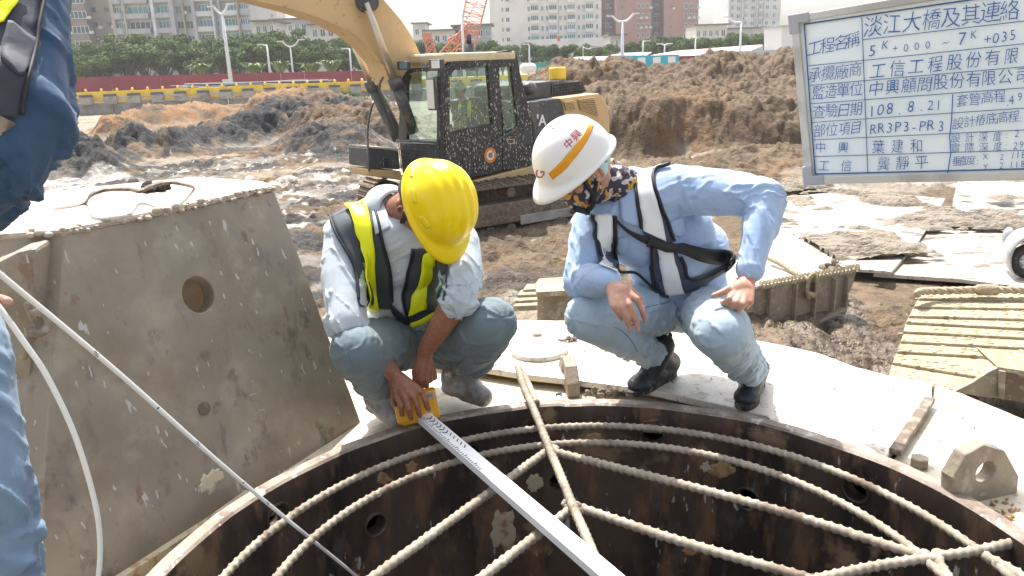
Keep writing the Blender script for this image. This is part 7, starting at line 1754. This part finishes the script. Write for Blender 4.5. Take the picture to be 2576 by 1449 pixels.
for pl_ in ([(645, 268), (598, 300), (572, 345), (590, 430), (620, 520), (655, 625)], [(457, 252), (482, 300), (494, 390), (500, 480), (515, 570)], [(300, 520), (310, 600), (330, 700)], [(400, 518), (402, 600), (412, 690), (440, 762)], [(560, 650), (560, 720), (578, 830)], [(440, 765), (500, 762), (545, 800), (600, 850), (640, 864)], [(690, 700), (712, 745), (716, 790), (790, 795), (870, 750), (920, 705)]):
    pp = curve([(a, b, 0) for a, b in pl_], 40); pts = [cut(tree, *c6(p.x, p.y), .014)[0] for p in pp]; MB().tube(smooth_pts(pts), .0055, 6).build('vest_piping', M['piping'], pB, True)
DB('shoulder_strap', [(388, 516), (460, 570), (530, 600), (640, 630), (760, 652), (860, 662), (945, 690)], [(410, 548), (470, 595), (530, 630), (640, 672), (750, 705), (850, 728), (942, 735)], .024, 'strap', 50, 5, .004)
q = cut(tree, *c6(545, 620), .029)[0]; MB().box(q, (.012, .006, .040), Euler((0, R_(25), 0)).to_matrix()).build('strap_buckle', M['strap'], pB, bevel=.002)
DB('shirt_pocket', [(645, 540), (650, 590), (690, 612)], [(700, 520), (718, 570), (716, 598)], .005, 'shirtB', 12, 5, .002); DB('shirt_pocket', [(405, 620), (405, 670), (425, 685)], [(460, 605), (462, 650), (445, 680)], .005, 'shirtB', 12, 5, .002)
for x, y in ((545, 682), (1001, 782), (1038, 787)): q = cut(tree, *c6(x, y), .005); MB().cyl(q[0], q[0] + q[1] * .002, .006, 12).build('button', M['shirtB'], pB)
M['seamB'] = mat('seamB', (.20, .29, .37), .8); jt = bvh_of(trB)
for pl_ in ([(525, 925), (580, 915), (640, 900)], [(395, 1010), (440, 1035), (480, 1080), (500, 1120)], [(660, 880), (690, 950), (700, 1010)]):
    pp = curve([(a, b, 0) for a, b in pl_], 24); pts = [cut(jt, *c6(p.x, p.y), .001)[0] for p in pp]; MB().tube(smooth_pts(pts), .0018, 5).build('seam', M['seamB'], pB, True)

for rt, a, b_, mt_n, fr, opn, r0, r1, h in ((pA, A['nb'] + D3(-.004, -.012, 0), cA, 'shirtA', fA + D3(0, 0, .9), 34, .088, .070, .062), (pB, B['nb'] + D3(.0, -.012, 0), cB, 'shirtB', fB + D3(0, 0, .3), 30, .088, .080, .034)):
    d = (b_ - a).normalized(); e1_ = (fr - d * fr.dot(d)).normalized(); e2_ = d.cross(e1_); V = []; Fc = []; ns = 40
    for i in range(ns + 1):
        w = R_(opn + (360 - 2 * opn) * i / ns); dr = e1_ * math.cos(w) + e2_ * math.sin(w); back = .5 - .5 * math.cos(w)
        for rr_, hh in ((r0 + .004, -.25), (r0, .1), (r1, .95), (r1 + .002, 1.0), (r1 + .010, .92), (r0 + .014, .25 + .2 * back), (r0 + .018, .05)): V.append(a + dr * rr_ + d * h * hh * (.75 + .35 * back))
    for i in range(ns):
        for k in range(6): Fc.append([i * 7 + k, i * 7 + k + 1, i * 7 + 7 + k + 1, i * 7 + 7 + k])
    V, Fc = recalc(V, Fc); o = mesh_obj('collar', V, Fc, M[mt_n], rt, True); sd = o.modifiers.new('s', 'SOLIDIFY'); sd.thickness = .002
# ------------------------------------------------------------------ person cut by the left edge
pC = empty('person', (-1.0, 1.15, -.085), 'person in blue work shirt at the left edge holding the tape', 'person')
Cj = dict(sh=Q(30, -330, 1.18), el=Q(28, 400, 1.06), wr=Q(-260, 690, 1.10), hip=Q(-150, 900, 1.42), kn=Q(-50, 1260, 1.40), an=Vector((-.98, 1.2, .0)))
sh = MB(); sh.chain([Cj['sh'], Cj['sh'].lerp(Cj['el'], .5) + D3(-.005, 0, 0), Cj['el'] + D3(0, .06, 0), Cj['el'] + D3(-.012, -.0, 0)], [.085, .078, .074, .062], 22); sh.chain([Cj['el'] + D3(-.012, 0, 0), Cj['wr']], [.060, .045], 18)
tc_ = Vector((-1.15, 1.15, 1.05)); sh.ell(tc_, (.20, 0, 0), (0, .14, 0), (0, 0, .42), 26, 20); sh.caps(tc_ + EZ * .32 - Vector((.2, 0, 0)), Cj['sh'], .08, .085, 16)
slC = blob(sh, 'work_shirt', M['sleeveC'], pC, .006, 5, .5, folds([(Cj['sh'], Cj['el'], .08), (Cj['el'], Cj['wr'], .06)], .012, [(Cj['el'] + D3(0, .03, 0), .12, 1.5)], 26, 1.4, 41, .2))
t_ = MB(); t_.ell(Vector((-1.15, 1.2, .62)), (.18, 0, 0), (0, .13, 0), (0, 0, .2), 20, 14); t_.chain([Q(-150, 880, 1.42), Q(-42, 1220, 1.40), Q(0, 1480, 1.42), Q(10, 1700, 1.45)], [.11, .078, .068, .062], 20)
blob(t_, 'jeans', M['jeansC'], pC, .007, 5, .5, folds([(Q(-150, 880, 1.42), Q(-42, 1220, 1.4), .1), (Q(-42, 1220, 1.4), Q(10, 1700, 1.45), .07)], .014, [(Q(20, 1420, 1.42), .12, 1)], 18, 1.5, 51))
b_ = MB(); b_.caps(Q(-150, 700, 1.16), Q(-60, 760, 1.20), .035, .03, 12); finger(b_, [Q(-80, 752, 1.20), Q(-30, 752, 1.21), Q(0, 757, 1.215), Q(18, 760, 1.22)], .0125, .0098); b_.chain([Cj['wr'], Q(-150, 700, 1.16)], [.03, .034], 12)
b_.chain([Cj['el'], Cj['wr']], [.035, .03], 10); b_.chain([Cj['sh'], Cj['el']], [.045, .035], 10); b_.ell(tc_ + EZ * .62, (.075, 0, 0), (0, .095, 0), (0, 0, .11), 20, 14); b_.chain([tc_ + EZ * .5, tc_ + EZ * .3, tc_ - EZ * .3], [.055, .08, .1], 12); b_.caps(tc_ + EZ * .3, Cj['sh'], .05, .045, 10)
b_.chain([tc_ - EZ * .3, Q(-150, 880, 1.42), Q(-42, 1220, 1.4), Q(10, 1650, 1.44)], [.1, .07, .05, .04], 10)
blob(b_, 'body', M['skinB'], pC, .0045, 3, .5); nail(Q(16, 757, 1.209), D3(1, -.1, 0), pC, .007)
tree = bvh_of(slC)
def DC(nm, l, r, off, mt, nu=24, nv=6, th=.003): return drape(nm, tree, [c1(*p) for p in l], [c1(*p) for p in r], off, M[mt], pC, nu, nv, th, 1)
DC('vest_panel', [(-60, -40), (-60, 300), (-60, 700), (-60, 860)], [(300, -60), (250, 250), (190, 600), (130, 850)], .006, 'vestC', 40, 8)
DC('yellow_band', [(-40, -40), (-40, 100), (-40, 215)], [(180, -60), (110, 60), (35, 190)], .012, 'hiviz', 16, 6)
DC('pocket_flap', [(60, 185), (25, 320), (5, 440), (130, 570)], [(90, 190), (190, 280), (265, 345), (160, 570)], .011, 'vestC', 20, 6); DC('elastic_band', [(0, 830), (-20, 1000)], [(115, 890), (30, 960)], .012, 'clod', 8, 4)
for pl_ in ([(300, -40), (255, 250), (200, 560), (150, 840)], ):
    pp = curve([(a, b, 0) for a, b in pl_], 30); pts = [cut(tree, *c1(p.x, p.y), .010)[0] for p in pp]; MB().tube(smooth_pts(pts), .003, 5).build('seam', M['piping'], pC, True)

# ------------------------------------------------------------------ excavator operator
hD = SP(978, 655, -.50); dD = DEP(hD); fD = EF; sD = EL; uD = EZ
pD = empty('person', hD - EZ * .8, 'person in a pale cap and yellow-banded vest sitting in the cab', 'person')
b_ = MB(); head(b_, hD, fD, sD, uD, 1.0); sh0 = SP(1010, 760, -.50); b_.chain([hD - EZ * .08, sh0, sh0 - EZ * .42], [.05, .10, .11], 14); elD = SP(945, 860, -.28); hnD = SP(1005, 855, -.2)
b_.chain([sh0 + EL * .15, elD, hnD], [.05, .042, .03], 12); b_.ell(hnD, EF * .04, EL * .03, EZ * .04, 12, 8); b_.chain([sh0 - EZ * .42, sh0 - EZ * .45 + EF * .4], [.1, .07], 10)
for k in range(4): finger(b_, [hnD + EF * (.03 - .016 * k), hnD + EF * (.035 - .016 * k) - EZ * .04 + EL * .01, hnD + EF * (.03 - .016 * k) - EZ * .06], .010, .008)
blob(b_, 'body', M['skinB'], pD, .009, 2, .5)
b_ = MB(); b_.ell(sh0 - EZ * .18, EF * .15, EL * .19, EZ * .27, 18, 12); b_.chain([sh0 + EL * .16 + EZ * .0, elD], [.085, .065], 12); b_.chain([elD, elD.lerp(hnD, .5)], [.06, .05], 12); b_.caps(sh0 + EL * .14 + EZ * .02, sh0 - EL * .14 + EZ * .02, .08, .08, 12)
M['shirtD'] = fabric('shirtD', (.09, .14, .16)); so_ = blob(b_, 'shirt', M['shirtD'], pD, .012, 3, .5); tr_d = bvh_of(so_)
for l, r in (([(975, 735), (965, 800), (968, 880), (985, 935)], [(990, 735), (992, 800), (1000, 870), (1010, 930)]), ([(1040, 730), (1030, 790), (1030, 850)], [(1058, 735), (1055, 790), (1052, 850)]), ([(905, 880), (950, 870)], [(905, 898), (950, 888)])):
    drape('yellow_band', tr_d, [c2(*p) for p in l], [c2(*p) for p in r], .012, M['hiviz'], pD, 14, 3, .004)
M['cap'] = fabric('cap', (.75, .70, .62)); b_ = MB(); b_.ell(hD + EZ * .055, EF * .108, EL * .09, EZ * .085, 18, 12); b_.ell(hD + EZ * .045 + EF * .13, EF * .075, EL * .07, EZ * .012, 14, 8); blob(b_, 'cap', M['cap'], pD, .008, 2, .5)
b_ = MB(); b_.ell(hD - EF * .035 + EZ * .01, EF * .08, EL * .082, EZ * .07, 16, 10); b_.build('hair', M['hair'], pD, True)
